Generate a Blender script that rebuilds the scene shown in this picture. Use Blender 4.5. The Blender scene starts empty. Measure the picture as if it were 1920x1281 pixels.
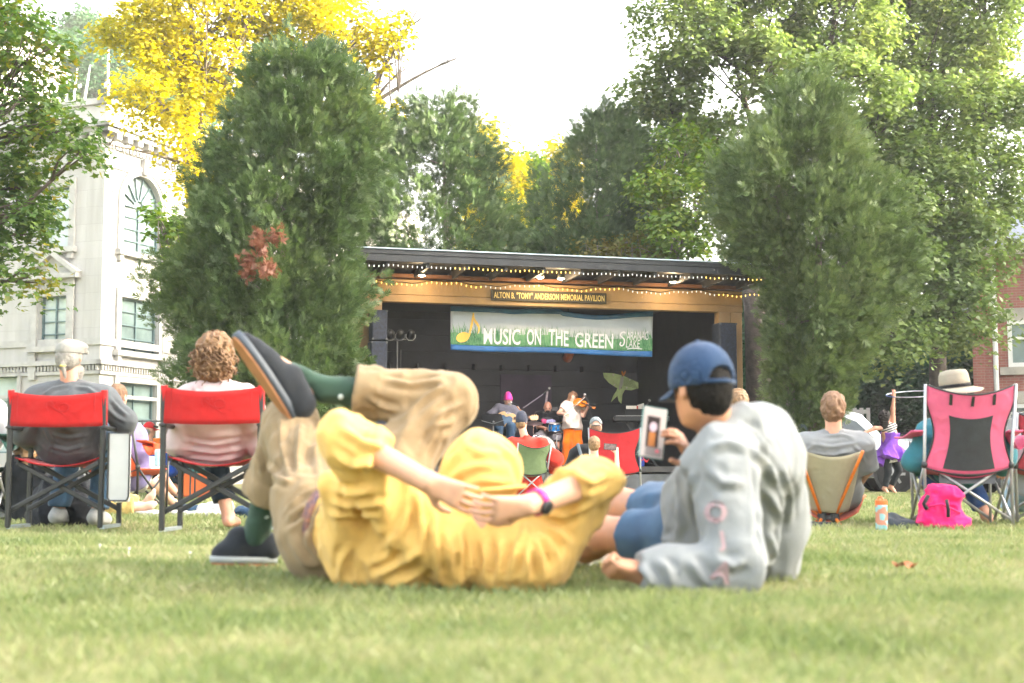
import bpy, math, random
import numpy as np
from mathutils import Vector, Matrix
random.seed(7)
RNG = np.random.default_rng(11)
SC = bpy.context.scene
COL = SC.collection
# ---------------------------------------------------------------- camera maths (metres; x right, y away, z up)
F, CX, CY, EYE = 2667.0, 960.0, 640.5, 0.355
TH = math.atan((892 - 640.5) / F)
CT, ST = math.cos(TH), math.sin(TH)

def ray(px, py):
    u = (CY - py) / F
    return Vector(((px - CX) / F, CT - u * ST, ST + u * CT))

def P(px, py, Y):
    d = ray(px, py)
    t = Y / d.y
    return Vector((d.x * t, Y, EYE + d.z * t))

def PX(px, Y):
    return (px - CX) / F * Y / CT

def on_plane(px, py, o, n):
    d = ray(px, py)
    e = Vector((0, 0, EYE))
    t = (Vector(o) - e).dot(n) / d.dot(n)
    return e + d * t

# ---------------------------------------------------------------- materials
MATS = {}

def new_mat(name):
    m = bpy.data.materials.new(name)
    m.use_nodes = True
    nt = m.node_tree
    nt.nodes.clear()
    out = nt.nodes.new('ShaderNodeOutputMaterial')
    return m, nt, out

def N(nt, t, **kw):
    n = nt.nodes.new('ShaderNode' + t)
    for k, v in kw.items():
        if k in n.inputs.keys():
            n.inputs[k].default_value = v
        else:
            setattr(n, k, v)
    return n

def c4(c):
    return (c[0], c[1], c[2], 1.0)

def mat(name, col, rough=0.7, var=0.12, scale=6.0, bump=0.0, bscale=60.0, metal=0.0, emit=0.0, col2=None, sheen=0.0, spec=0.5, trans=0.0):
    if name in MATS:
        return MATS[name]
    m, nt, out = new_mat(name)
    L = nt.links.new
    b = N(nt, 'BsdfPrincipled')
    b.inputs['Roughness'].default_value = rough
    b.inputs['Metallic'].default_value = metal
    b.inputs['Specular IOR Level'].default_value = spec
    b.inputs['Sheen Weight'].default_value = sheen
    if trans:
        b.inputs['Transmission Weight'].default_value = trans
    tc = N(nt, 'TexCoord')
    nz = N(nt, 'TexNoise', Scale=scale, Detail=5.0, Roughness=0.6)
    L(tc.outputs['Object'], nz.inputs['Vector'])
    rp = N(nt, 'ValToRGB')
    a = col2 if col2 else tuple(max(0, x * (1 - var)) for x in col)
    z = col if col2 else tuple(min(1, x * (1 + var)) for x in col)
    rp.color_ramp.elements[0].position = 0.35
    rp.color_ramp.elements[1].position = 0.65
    rp.color_ramp.elements[0].color = c4(a)
    rp.color_ramp.elements[1].color = c4(z)
    L(nz.outputs['Fac'], rp.inputs['Fac'])
    L(rp.outputs['Color'], b.inputs['Base Color'])
    if bump:
        n2 = N(nt, 'TexNoise', Scale=bscale, Detail=4.0)
        L(tc.outputs['Object'], n2.inputs['Vector'])
        bp = N(nt, 'Bump', Strength=bump, Distance=0.02)
        L(n2.outputs['Fac'], bp.inputs['Height'])
        L(bp.outputs['Normal'], b.inputs['Normal'])
    if emit:
        b.inputs['Emission Color'].default_value = c4(col)
        b.inputs['Emission Strength'].default_value = emit
    L(b.outputs['BSDF'], out.inputs['Surface'])
    MATS[name] = m
    return m

def cloth(name, col, var=0.10, bump=0.25, col2=None, scale=9.0, crease=0.35):
    if name in MATS: return MATS[name]
    m = mat(name, col, 0.9, var, scale, bump, 240.0, col2=col2, sheen=0.12, spec=0.2)
    nt = m.node_tree; L = nt.links.new                       # creases
    b = [n for n in nt.nodes if n.type == 'BSDF_PRINCIPLED'][0]; tc = [n for n in nt.nodes if n.type == 'TEX_COORD'][0]
    nz = N(nt, 'TexNoise', Scale=7.5, Detail=3.0, Distortion=.8)
    nz.noise_type = 'RIDGED_MULTIFRACTAL'
    L(tc.outputs['Object'], nz.inputs['Vector'])
    bp = N(nt, 'Bump', Strength=crease, Distance=0.035); L(nz.outputs['Fac'], bp.inputs['Height'])
    old = [n for n in nt.nodes if n.type == 'BUMP' and n != bp]
    if old: L(bp.outputs['Normal'], old[0].inputs['Normal'])
    else: L(bp.outputs['Normal'], b.inputs['Normal'])
    return m

def skin_mat(name, col):
    if name in MATS:
        return MATS[name]
    m = mat(name, col, 0.55, 0.10, 14.0, 0.05, 150.0)
    b = [n for n in m.node_tree.nodes if n.type == 'BSDF_PRINCIPLED'][0]
    b.inputs['Subsurface Weight'].default_value = 0.12
    b.inputs['Subsurface Radius'].default_value = (0.02, 0.008, 0.004)
    return m

def leaf_mat(name, cols, trans=0.45, clump=0.5):
    """cols: list of colours picked per leaf, shifted by a soft large scale noise"""
    if name in MATS:
        return MATS[name]
    m, nt, out = new_mat(name)
    L = nt.links.new
    g = N(nt, 'NewGeometry')
    tc = N(nt, 'TexCoord')
    nz = N(nt, 'TexNoise', Scale=clump, Detail=3.0, Roughness=0.6)
    L(tc.outputs['Object'], nz.inputs['Vector'])
    mx = N(nt, 'Math', operation='MULTIPLY_ADD')
    L(g.outputs['Random Per Island'], mx.inputs[0])
    mx.inputs[1].default_value = 0.45
    sb = N(nt, 'Math', operation='MULTIPLY_ADD')
    L(nz.outputs['Fac'], sb.inputs[0])
    sb.inputs[1].default_value = 1.9
    sb.inputs[2].default_value = -0.68
    L(sb.outputs[0], mx.inputs[2])
    rp = N(nt, 'ValToRGB')
    el = rp.color_ramp.elements
    n = len(cols)
    while len(el) < n:
        el.new(0.5)
    for i, c in enumerate(cols):
        el[i].position = i / (n - 1)
        el[i].color = c4(c)
    L(mx.outputs[0], rp.inputs['Fac'])
    d = N(nt, 'BsdfDiffuse')
    t = N(nt, 'BsdfTranslucent')
    L(rp.outputs['Color'], d.inputs['Color'])
    hs = N(nt, 'HueSaturation', Saturation=1.15, Value=1.25)
    L(rp.outputs['Color'], hs.inputs['Color'])
    L(hs.outputs['Color'], t.inputs['Color'])
    ms = N(nt, 'MixShader')
    ms.inputs[0].default_value = trans
    L(d.outputs[0], ms.inputs[1])
    L(t.outputs[0], ms.inputs[2])
    gl = N(nt, 'BsdfGlossy', Roughness=0.45)
    gl.inputs['Color'].default_value = (0.8, 0.8, 0.8, 1)
    m2 = N(nt, 'MixShader')
    m2.inputs[0].default_value = 0.035
    L(ms.outputs[0], m2.inputs[1])
    L(gl.outputs[0], m2.inputs[2])
    L(m2.outputs[0], out.inputs['Surface'])
    MATS[name] = m
    return m

# ---------------------------------------------------------------- objects
WM = {}

def tag(o, label=None, cat=None, group=None, kind=None):
    if label: o['label'] = label
    if cat: o['category'] = cat
    if group: o['group'] = group
    if kind: o['kind'] = kind
    return o

def thing(name, label, cat, loc=(0, 0, 0), rz=0.0, group=None, M=None):
    o = bpy.data.objects.new(name, None)
    COL.objects.link(o)
    o.empty_display_size = 0.2
    m = M if M is not None else Matrix.Translation(Vector(loc)) @ Matrix.Rotation(rz, 4, 'Z')
    o.matrix_world = m
    WM[o.name] = m
    return tag(o, label, cat, group)

def mesh_np(name, V, faces):
    """V (n,3); faces: an (m,k) int array or list of index lists"""
    me = bpy.data.meshes.new(name)
    V = np.asarray(V, dtype=np.float32)
    if isinstance(faces, np.ndarray):
        fm, k = faces.shape
        me.vertices.add(len(V))
        me.vertices.foreach_set('co', V.ravel())
        me.loops.add(fm * k)
        me.loops.foreach_set('vertex_index', faces.astype(np.int32).ravel())
        me.polygons.add(fm)
        me.polygons.foreach_set('loop_start', np.arange(0, fm * k, k, dtype=np.int32))
        me.polygons.foreach_set('loop_total', np.full(fm, k, dtype=np.int32))
        me.update(calc_edges=True)
    else:
        me.from_pydata([tuple(v) for v in V.tolist()], [], faces)
        me.update()
    return me

def link(name, V, faces, m, parent=None, world=False, smooth=False, label=None, M=None):
    V = np.asarray(V, dtype=np.float64)
    if parent is not None and world:
        I = np.array(WM[parent.name].inverted())
        V = V @ I[:3, :3].T + I[:3, 3]
    me = mesh_np(name, V, faces)
    if smooth:
        me.polygons.foreach_set('use_smooth', np.ones(len(me.polygons), dtype=bool))
    for mm in (m if isinstance(m, (list, tuple)) else [m]):
        me.materials.append(mm)
    o = bpy.data.objects.new(name, me)
    COL.objects.link(o)
    if parent is not None:
        o.parent = parent
        WM[o.name] = WM[parent.name]
    else:
        mw = M if M is not None else Matrix.Identity(4)
        o.matrix_world = mw
        WM[o.name] = mw
    if label: o['label'] = label
    return o

def frame_of(d, up=(0, 0, 1)):
    d = Vector(d).normalized()
    u = Vector(up)
    if abs(d.dot(u.normalized())) > 0.98:
        u = Vector((0, 1, 0)) if abs(d.y) < 0.9 else Vector((1, 0, 0))
    s = d.cross(u).normalized()
    u = s.cross(d).normalized()
    return d, s, u

class MB:
    def __init__(s):
        s.v = []; s.f = []
    def add(s, vs, fs):
        k = len(s.v)
        s.v += [tuple(x) for x in vs]
        s.f += [[i + k for i in f] for f in fs]
        return s
    def box(s, c, size, R=None, bev=0.0, taper=1.0):
        hx, hy, hz = size[0] / 2, size[1] / 2, size[2] / 2
        if bev <= 0:
            vs = [Vector((x * hx * (taper if z > 0 else 1), y * hy * (taper if z > 0 else 1), z * hz)) for z in (-1, 1) for y in (-1, 1) for x in (-1, 1)]
            fs = [[0, 2, 3, 1], [4, 5, 7, 6], [0, 1, 5, 4], [2, 6, 7, 3], [0, 4, 6, 2], [1, 3, 7, 5]]
        else:
            b = min(bev, hx * .9, hy * .9, hz * .9)
            rings = []
            for (z, i) in ((-hz, b), (-hz + b, 0), (hz - b, 0), (hz, b)):
                x, y, q = hx - i, hy - i, b
                rings.append([Vector(p) for p in ((-x + q, -y, z), (x - q, -y, z), (x, -y + q, z), (x, y - q, z), (x - q, y, z), (-x + q, y, z), (-x, y - q, z), (-x, -y + q, z))])
            vs = [p for r in rings for p in r]
            fs = [[7, 6, 5, 4, 3, 2, 1, 0], [24 + i for i in range(8)]]
            for k in range(3):
                for i in range(8):
                    j = (i + 1) % 8
                    fs.append([k * 8 + i, k * 8 + j, k * 8 + 8 + j, k * 8 + 8 + i])
        c = Vector(c)
        if R is not None:
            vs = [R @ v for v in vs]
        return s.add([v + c for v in vs], fs)
    def bar(s, a, b, w, h=None, up=(0, 0, 1), bev=0.0):
        a, b = Vector(a), Vector(b)
        d, sd, u = frame_of(b - a, up)
        R = Matrix((sd, d, u)).transposed()
        return s.box((a + b) / 2, (w, (b - a).length, h or w), R, bev)
    def tube(s, pts, r, n=8, cap=True, closed=False):
        pts = [Vector(p) for p in pts]
        m = len(pts)
        rs = r if isinstance(r, (list, tuple)) else [r] * m
        vs = []; up = None
        for i, p in enumerate(pts):
            if closed:
                t = pts[(i + 1) % m] - pts[i - 1]
            else:
                t = pts[min(i + 1, m - 1)] - pts[max(i - 1, 0)]
            if t.length < 1e-9: t = Vector((0, 0, 1))
            t.normalize()
            if up is None:
                _, sd, up = frame_of(t)
            sd = t.cross(up)
            if sd.length < 1e-6:
                _, sd, up = frame_of(t)
            sd.normalize(); up = sd.cross(t).normalized()
            for k in range(n):
                a = 2 * math.pi * k / n
                vs.append(p + (sd * math.cos(a) + up * math.sin(a)) * rs[i])
        fs = []
        for i in range(m if closed else m - 1):
            for k in range(n):
                j = (k + 1) % n; q = (i + 1) % m
                fs.append([i * n + k, i * n + j, q * n + j, q * n + k])
        if cap and not closed:
            fs.append(list(range(n - 1, -1, -1)))
            fs.append([(m - 1) * n + k for k in range(n)])
        return s.add(vs, fs)
    def lathe(s, prof, c=(0, 0, 0), n=20, R=None, sx=1.0, sy=1.0):
        vs = []
        c = Vector(c)
        for (r, z) in prof:
            for k in range(n):
                a = 2 * math.pi * k / n
                v = Vector((r * math.cos(a) * sx, r * math.sin(a) * sy, z))
                vs.append((R @ v if R is not None else v) + c)
        fs = []
        for i in range(len(prof) - 1):
            for k in range(n):
                j = (k + 1) % n
                fs.append([i * n + k, i * n + j, i * n + n + j, i * n + n + k])
        fs.append(list(range(n - 1, -1, -1)))
        fs.append([(len(prof) - 1) * n + k for k in range(n)])
        return s.add(vs, fs)
    def ball(s, c, r, n=12, R=None):
        rr = r if isinstance(r, (list, tuple)) else (r, r, r)
        pr = []
        m = max(5, n // 2 + 1)
        vs = []; c = Vector(c)
        for i in range(m + 1):
            t = math.pi * (i + 0.001 * (i == 0) - 0.001 * (i == m)) / m
            for k in range(n):
                a = 2 * math.pi * k / n
                v = Vector((rr[0] * math.sin(t) * math.cos(a), rr[1] * math.sin(t) * math.sin(a), -rr[2] * math.cos(t)))
                vs.append((R @ v if R is not None else v) + c)
        fs = []
        for i in range(m):
            for k in range(n):
                j = (k + 1) % n
                fs.append([i * n + k, i * n + j, i * n + n + j, i * n + n + k])
        return s.add(vs, fs)
    def prism(s, poly, a, b):
        """poly: 3d points (planar ring); a,b: offset vectors of the two caps"""
        poly = [Vector(p) for p in poly]
        n = len(poly)
        vs = [p + Vector(a) for p in poly] + [p + Vector(b) for p in poly]
        fs = [list(range(n - 1, -1, -1)), list(range(n, 2 * n))]
        for i in range(n):
            j = (i + 1) % n
            fs.append([i, j, n + j, n + i])
        return s.add(vs, fs)
    def sheet(s, grid, thick=0.0, nrm=None):
        """grid: rows of points; solid sheet with thickness along nrm"""
        R_, C_ = len(grid), len(grid[0])
        top = [Vector(p) for r in grid for p in r]
        vs = list(top)
        fs = []
        for i in range(R_ - 1):
            for j in range(C_ - 1):
                fs.append([i * C_ + j, i * C_ + j + 1, (i + 1) * C_ + j + 1, (i + 1) * C_ + j])
        if thick:
            off = Vector(nrm) * thick
            k = len(top)
            vs += [p + off for p in top]
            fs += [[a + k for a in reversed(f)] for f in fs]
            edge = [j for j in range(C_)] + [i * C_ + C_ - 1 for i in range(1, R_)] + [(R_ - 1) * C_ + j for j in range(C_ - 2, -1, -1)] + [i * C_ for i in range(R_ - 2, 0, -1)]
            for q in range(len(edge)):
                a, b = edge[q], edge[(q + 1) % len(edge)]
                fs.append([b, a, a + k, b + k])
        return s.add(vs, fs)
    def build(s, name, m, parent=None, world=False, smooth=False, label=None, M=None):
        return link(name, s.v, s.f, m, parent, world, smooth, label, M)

def single(name, label, cat, mb, m, loc=None, smooth=False, group=None, kind=None, rz=0.0, local=False):
    """a thing that is one mesh; vertices are world coords unless local"""
    if loc is None:
        a = np.array(mb.v)
        loc = Vector(((a[:, 0].min() + a[:, 0].max()) / 2, (a[:, 1].min() + a[:, 1].max()) / 2, a[:, 2].min()))
    M = Matrix.Translation(Vector(loc)) @ Matrix.Rotation(rz, 4, 'Z')
    V = np.array(mb.v, dtype=float)
    if not local:
        I = np.array(M.inverted()); V = V @ I[:3, :3].T + I[:3, 3]
    o = link(name, V, mb.f, m, None, False, smooth, None, M)
    return tag(o, label, cat, group, kind)

def copy_thing(o, label=None, M=None):
    c = o.copy(); COL.objects.link(c)
    if label: c['label'] = label
    if M is not None: c.matrix_world = M
    def rec(src, dst):
        for ch in list(src.children):
            d = ch.copy(); COL.objects.link(d); d.parent = dst
            rec(ch, d)
    rec(o, c)
    return c

def text_geo(body, size=1.0, bold=0.0, extrude=0.0, sx=1.0, shear=0.0, space=1.0):
    cu = bpy.data.curves.new('lettering', 'FONT')
    cu.body = body; cu.size = size; cu.offset = bold; cu.extrude = extrude; cu.resolution_u = 3
    cu.shear = shear; cu.space_character = space
    cu.align_x = 'CENTER'; cu.align_y = 'CENTER'
    o = bpy.data.objects.new('lettering', cu)
    COL.objects.link(o)
    dg = bpy.context.evaluated_depsgraph_get()
    me = bpy.data.meshes.new_from_object(o.evaluated_get(dg))
    V = np.array([v.co[:] for v in me.vertices]); V[:, 0] *= sx
    Fs = [list(p.vertices) for p in me.polygons]
    bpy.data.objects.remove(o); bpy.data.curves.remove(cu); bpy.data.meshes.remove(me)
    V[:, 0] -= (V[:, 0].min() + V[:, 0].max()) / 2
    V[:, 1] -= (V[:, 1].min() + V[:, 1].max()) / 2
    return V, Fs
# ---------------------------------------------------------------- organic surfaces: smooth unions of tapered capsules, meshed by surface nets
def vnoise(p, seed=0):
    """value noise, p (n,3) -> (n,) in -1..1"""
    i = np.floor(p).astype(np.int64); f = p - i
    f = f * f * (3 - 2 * f)
    def h(a, b, c):
        n = (a * 374761393 + b * 668265263 + c * 2147483647 + seed * 974711) & 0xffffffff
        n = ((n ^ (n >> 13)) * 1274126177) & 0xffffffff
        return ((n ^ (n >> 16)) & 0xffff) / 32767.5 - 1
    r = 0
    for dx in (0, 1):
        for dy in (0, 1):
            for dz in (0, 1):
                w = (f[:, 0] if dx else 1 - f[:, 0]) * (f[:, 1] if dy else 1 - f[:, 1]) * (f[:, 2] if dz else 1 - f[:, 2])
                r = r + w * h(i[:, 0] + dx, i[:, 1] + dy, i[:, 2] + dz)
    return r

class Blob:
    def __init__(s, res=0.012):
        s.res = res; s.ops = []; s.folds = []
    def cap(s, a, b, ra, rb=None, k=0.03, flat='', sub=False, sq=None):
        """tapered capsule; flat: '', 'a', 'b', 'ab' cuts the ends square; sq=(dir, factor) squashes along dir"""
        s.ops.append(('c', np.array(a, float), np.array(b, float), ra, ra if rb is None else rb, k, flat, sub, sq)); return s
    def chain(s, pts, rs, k=0.02, flat_end=False):
        for i in range(len(pts) - 1):
            s.cap(pts[i], pts[i + 1], rs[i], rs[i + 1], k, 'b' if flat_end and i == len(pts) - 2 else '')
        return s
    def ell(s, c, r, R=None, k=0.03, sub=False):
        """R rows = local axes"""
        s.ops.append(('e', np.array(c, float), np.array(r, float), None if R is None else np.array(R, float), k, sub)); return s
    def plane(s, p, n, sub_k=0.004):
        s.ops.append(('p', np.array(p, float), np.array(Vector(n).normalized(), float), sub_k)); return s
    def fold(s, amp, freq, seed=0, ridge=True):
        s.folds.append((amp, np.array(freq, float) if hasattr(freq, '__len__') else np.array([freq] * 3, float), seed, ridge)); return s
    def mesh(s):
        h = s.res
        lo = np.full(3, 1e9); hi = -lo
        bbs = []
        for o in s.ops:
            if o[0] == 'c':
                r = max(o[3], o[4]); l = np.minimum(o[1], o[2]) - r; u = np.maximum(o[1], o[2]) + r
            elif o[0] == 'e':
                r = o[2].max(); l = o[1] - r; u = o[1] + r
            else:
                bbs.append(None); continue
            bbs.append((l, u))
            if not o[7 if o[0] == 'c' else 5]:
                lo = np.minimum(lo, l); hi = np.maximum(hi, u)
        am = sum(f[0] for f in s.folds)
        pad = 4 * h + 0.02 + am
        lo -= pad; hi += pad
        n = np.ceil((hi - lo) / h).astype(int) + 1
        D = np.full(n, 9.0, dtype=np.float32)
        ax = [lo[i] + h * np.arange(n[i]) for i in range(3)]
        for o, bb in zip(s.ops, bbs):
            if o[0] == 'p':
                d = ((ax[0] - o[1][0]) * o[2][0])[:, None, None] + ((ax[1] - o[1][1]) * o[2][1])[None, :, None] + ((ax[2] - o[1][2]) * o[2][2])[None, None, :]
                D = np.maximum(D, d.astype(np.float32)); continue
            k = o[5] if o[0] == 'c' else o[4]
            e = k + 3 * h + am
            i0 = np.maximum(np.floor((bb[0] - e - lo) / h).astype(int), 0)
            i1 = np.minimum(np.ceil((bb[1] + e - lo) / h).astype(int) + 1, n)
            if (i1 <= i0).any(): continue
            X = ax[0][i0[0]:i1[0]][:, None, None]; Y = ax[1][i0[1]:i1[1]][None, :, None]; Z = ax[2][i0[2]:i1[2]][None, None, :]
            if o[0] == 'c':
                a, b, ra, rb, flat, sq = o[1], o[2], o[3], o[4], o[6], o[8]
                ba = b - a; L2 = max(ba @ ba, 1e-12); L = math.sqrt(L2)
                px, py, pz = X - a[0], Y - a[1], Z - a[2]
                t = (px * ba[0] + py * ba[1] + pz * ba[2]) / L2
                tc = np.clip(t, 0, 1)
                qx, qy, qz = px - ba[0] * tc, py - ba[1] * tc, pz - ba[2] * tc
                q2 = qx * qx + qy * qy + qz * qz
                if sq is not None:
                    w = np.array(Vector(sq[0]).normalized()); c = qx * w[0] + qy * w[1] + qz * w[2]
                    q2 = q2 + c * c * (1 / sq[1] ** 2 - 1)
                d = np.sqrt(q2) - (ra + (rb - ra) * tc)
                if 'a' in flat: d = np.maximum(d, -t * L)
                if 'b' in flat: d = np.maximum(d, (t - 1) * L)
            else:
                c, r, R = o[1], o[2], o[3]
                px, py, pz = X - c[0], Y - c[1], Z - c[2]
                if R is not None:
                    px, py, pz = (px * R[0][0] + py * R[0][1] + pz * R[0][2], px * R[1][0] + py * R[1][1] + pz * R[1][2], px * R[2][0] + py * R[2][1] + pz * R[2][2])
                k0 = np.sqrt((px / r[0]) ** 2 + (py / r[1]) ** 2 + (pz / r[2]) ** 2)
                k1 = np.sqrt((px / r[0] ** 2) ** 2 + (py / r[1] ** 2) ** 2 + (pz / r[2] ** 2) ** 2)
                d = k0 * (k0 - 1) / np.maximum(k1, 1e-9)
            sl = (slice(i0[0], i1[0]), slice(i0[1], i1[1]), slice(i0[2], i1[2]))
            A = D[sl]
            d = d.astype(np.float32)
            if o[7 if o[0] == 'c' else 5]:
                D[sl] = np.maximum(A, -d)
            elif k > 0:
                hh = np.clip(0.5 + 0.5 * (A - d) / k, 0, 1)
                D[sl] = A * (1 - hh) + d * hh - k * hh * (1 - hh)
            else:
                D[sl] = np.minimum(A, d)
        if s.folds:
            m = np.argwhere(np.abs(D) < 3 * h + am * 1.5)
            if len(m):
                p = lo + m * h
                add = 0
                for amp, fr, seed, ridge in s.folds:
                    w = np.stack([vnoise(p * 3.1, seed + 5 + q) for q in range(3)], 1) * 0.35
                    v = vnoise(p * fr + w * 2, seed)
                    add = add + amp * ((1 - 2 * np.abs(v)) if ridge else v)
                D[m[:, 0], m[:, 1], m[:, 2]] -= add
        return nets(D, lo, h)

def nets(D, lo, h):
    S = D < 0
    n = np.array(D.shape)
    def sub(o):
        return S[o[0]:n[0] - 1 + o[0], o[1]:n[1] - 1 + o[1], o[2]:n[2] - 1 + o[2]]
    cs = [(a, b, c) for a in (0, 1) for b in (0, 1) for c in (0, 1)]
    cnt = np.zeros(n - 1, dtype=np.int8)
    for o in cs: cnt += sub(o)
    act = (cnt > 0) & (cnt < 8)
    ijk = np.argwhere(act)
    idx = np.full(n - 1, -1, dtype=np.int64); idx[act] = np.arange(len(ijk))
    acc = np.zeros((len(ijk), 3)); c = np.zeros(len(ijk))
    for o1 in cs:
        for a in range(3):
            if o1[a] == 0:
                o2 = list(o1); o2[a] = 1
                v1 = D[ijk[:, 0] + o1[0], ijk[:, 1] + o1[1], ijk[:, 2] + o1[2]]
                v2 = D[ijk[:, 0] + o2[0], ijk[:, 1] + o2[1], ijk[:, 2] + o2[2]]
                m = (v1 < 0) != (v2 < 0)
                t = np.where(m, v1 / np.where(v1 - v2 == 0, 1, v1 - v2), 0)
                for q in range(3):
                    acc[:, q] += np.where(m, o1[q] + (t if q == a else 0), 0)
                c += m
    V = lo + (ijk + acc / c[:, None]) * h
    quads = []
    for a in range(3):
        b, d = (a + 1) % 3, (a + 2) % 3
        s0 = [slice(None)] * 3; s1 = [slice(None)] * 3
        s0[a] = slice(0, n[a] - 1); s1[a] = slice(1, n[a])
        x = S[tuple(s0)] != S[tuple(s1)]
        e = np.argwhere(x)
        e = e[(e[:, b] > 0) & (e[:, d] > 0) & (e[:, b] < n[b] - 1) & (e[:, d] < n[d] - 1)]
        if not len(e): continue
        def cell(ob, od):
            q = e.copy(); q[:, b] -= ob; q[:, d] -= od
            return idx[q[:, 0], q[:, 1], q[:, 2]]
        qd = np.stack([cell(1, 1), cell(0, 1), cell(0, 0), cell(1, 0)], 1)
        ins = S[e[:, 0], e[:, 1], e[:, 2]]
        qd[~ins] = qd[~ins][:, ::-1]
        quads.append(qd)
    Q = np.concatenate(quads); Q = Q[(Q >= 0).all(1)]
    return V, Q

def smoothmesh(V, Q, it=2, lam=0.5):
    e = np.concatenate([Q[:, [0, 1]], Q[:, [1, 2]], Q[:, [2, 3]], Q[:, [3, 0]]])
    e = np.concatenate([e, e[:, ::-1]])
    deg = np.bincount(e[:, 0], minlength=len(V))[:, None]
    for _ in range(it):
        A = np.stack([np.bincount(e[:, 0], weights=V[e[:, 1], q], minlength=len(V)) for q in range(3)], 1)
        V = V + lam * (A / np.maximum(deg, 1) - V)
    return V

def blob_part(name, B, m, parent, smooth_it=1, label=None):
    V, Q = B.mesh()
    if smooth_it: V = smoothmesh(V, Q, smooth_it)
    return link(name, V, Q, m, parent, True, True, label)

from mathutils.bvhtree import BVHTree
def bvh_of(o):
    me = o.data; mw = WM[o.name]
    return BVHTree.FromPolygons([mw @ v.co for v in me.vertices], [list(p.vertices) for p in me.polygons])

def crease(o, lines, h=.012, w=.016):
    """press sharp ridges (h>0) or furrows (h<0) into a cloth mesh; a line is a list of picture points that are dropped onto the cloth"""
    bv = bvh_of(o); me = o.data; n = len(me.vertices); mw = np.array(WM[o.name])
    V = np.empty(n * 3, dtype=np.float32); me.vertices.foreach_get('co', V); V = V.reshape(-1, 3).astype(float) @ mw[:3, :3].T + mw[:3, 3]
    Nn = np.empty(n * 3, dtype=np.float32); me.vertices.foreach_get('normal', Nn); Nn = Nn.reshape(-1, 3).astype(float)
    disp = np.zeros(n)
    for ln in lines:
        hh, ww = (ln[0] if isinstance(ln[0], tuple) and ln[0][1] < 1 else (h, w))
        pts = [q for q in ln if q[1] >= 1]
        P3 = []
        for i in range(len(pts) - 1):
            for t in np.linspace(0, 1, 7):
                d = ray(lerp(pts[i][0], pts[i + 1][0], t), lerp(pts[i][1], pts[i + 1][1], t)).normalized()
                hit = bv.ray_cast(Vector((0, 0, EYE)), d)
                if hit[0] is not None and (not P3 or (hit[0] - P3[-1]).length < .12): P3.append(hit[0])
        if len(P3) < 2: continue
        dm = np.full(n, 9.0); tm = np.zeros(n); L = len(P3) - 1
        for i in range(L):
            a = np.array(P3[i]); b = np.array(P3[i + 1]) - a; l2 = max(b @ b, 1e-9)
            t = np.clip(((V - a) @ b) / l2, 0, 1); d = np.linalg.norm(V - a - t[:, None] * b, axis=1)
            m = d < dm; dm[m] = d[m]; tm[m] = (i + t[m]) / L
        env = np.clip(np.minimum(tm, 1 - tm) * 4 + .15, 0, 1)
        disp += hh * env * (np.clip(1 - dm / ww, 0, 1) ** 1.3 - .55 * np.exp(-((dm - 1.7 * ww) / (.7 * ww)) ** 2))
    V = V + Nn * disp[:, None]
    I = np.linalg.inv(mw); V = V @ I[:3, :3].T + I[:3, 3]
    me.vertices.foreach_set('co', V.astype(np.float32).ravel()); me.update()

# ---------------------------------------------------------------- people
def v3(x): return Vector(x)

def lerp(a, b, t): return a + (b - a) * t

def add_hand(B, w, d, nrm, size=1.0, curl=0.5, side=1, spread=0.25, k=0.006, thumb=True, curls=None):
    """w wrist, d hand direction, nrm palm normal (the way the fingers curl), side: +1 thumb on d x nrm side"""
    d = Vector(d).normalized(); nrm = Vector(nrm); nrm = (nrm - d * nrm.dot(d)).normalized()
    s = d.cross(nrm).normalized() * side
    S = size
    pl = 0.09 * S
    for q, r0, r1 in ((0.026, .013, .0125), (0.009, .0145, .0135), (-0.009, .0145, .013), (-0.026, .013, .011)):
        B.cap(w + s * q * .62 * S, w + d * pl + s * q * 1.15 * S, r0 * S, r1 * S, 0.016 * S)
    lens = (0.074, 0.082, 0.076, 0.06); offs = (0.031, 0.0105, -0.0105, -0.030); rad = (.0088, .0092, .0088, .0078)
    for i in range(4):
        base = w + d * (pl * (0.98 if i in (1, 2) else 0.93)) + s * offs[i] * S
        fd = (d + s * offs[i] * spread * 12).normalized()
        c = curls[i] if curls else curl * (1 + 0.12 * (i - 1))
        p = base; ang = 0.25 * c
        for j, fr in enumerate((0.45, 0.32, 0.25)):
            dd = fd * math.cos(ang) + nrm * math.sin(ang)
            q = p + dd * lens[i] * fr * S
            B.cap(p, q, rad[i] * S * (1 - .08 * j), rad[i] * S * (1 - .08 * (j + 1)), k)
            p = q; ang += 0.95 * c
    if thumb:
        p0 = w + d * 0.02 * S + s * 0.022 * S
        p1 = p0 + (d * 0.5 + s * 0.75 + nrm * 0.35).normalized() * 0.042 * S
        p2 = p1 + (d * 0.8 + s * 0.35 + nrm * 0.45).normalized() * 0.034 * S
        p3 = p2 + (d * 0.8 + s * 0.05 + nrm * 0.55).normalized() * 0.026 * S
        B.cap(p0, p1, 0.015 * S, 0.0115 * S, 0.014 * S); B.cap(p1, p2, 0.0112 * S, 0.0098 * S, 0.005); B.cap(p2, p3, 0.0098 * S, 0.0082 * S, 0.004)

def head_axes(f, up=(0, 0, 1)):
    f = Vector(f).normalized(); u = Vector(up); s = f.cross(u).normalized(); u = s.cross(f).normalized()
    return f, s, u

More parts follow.
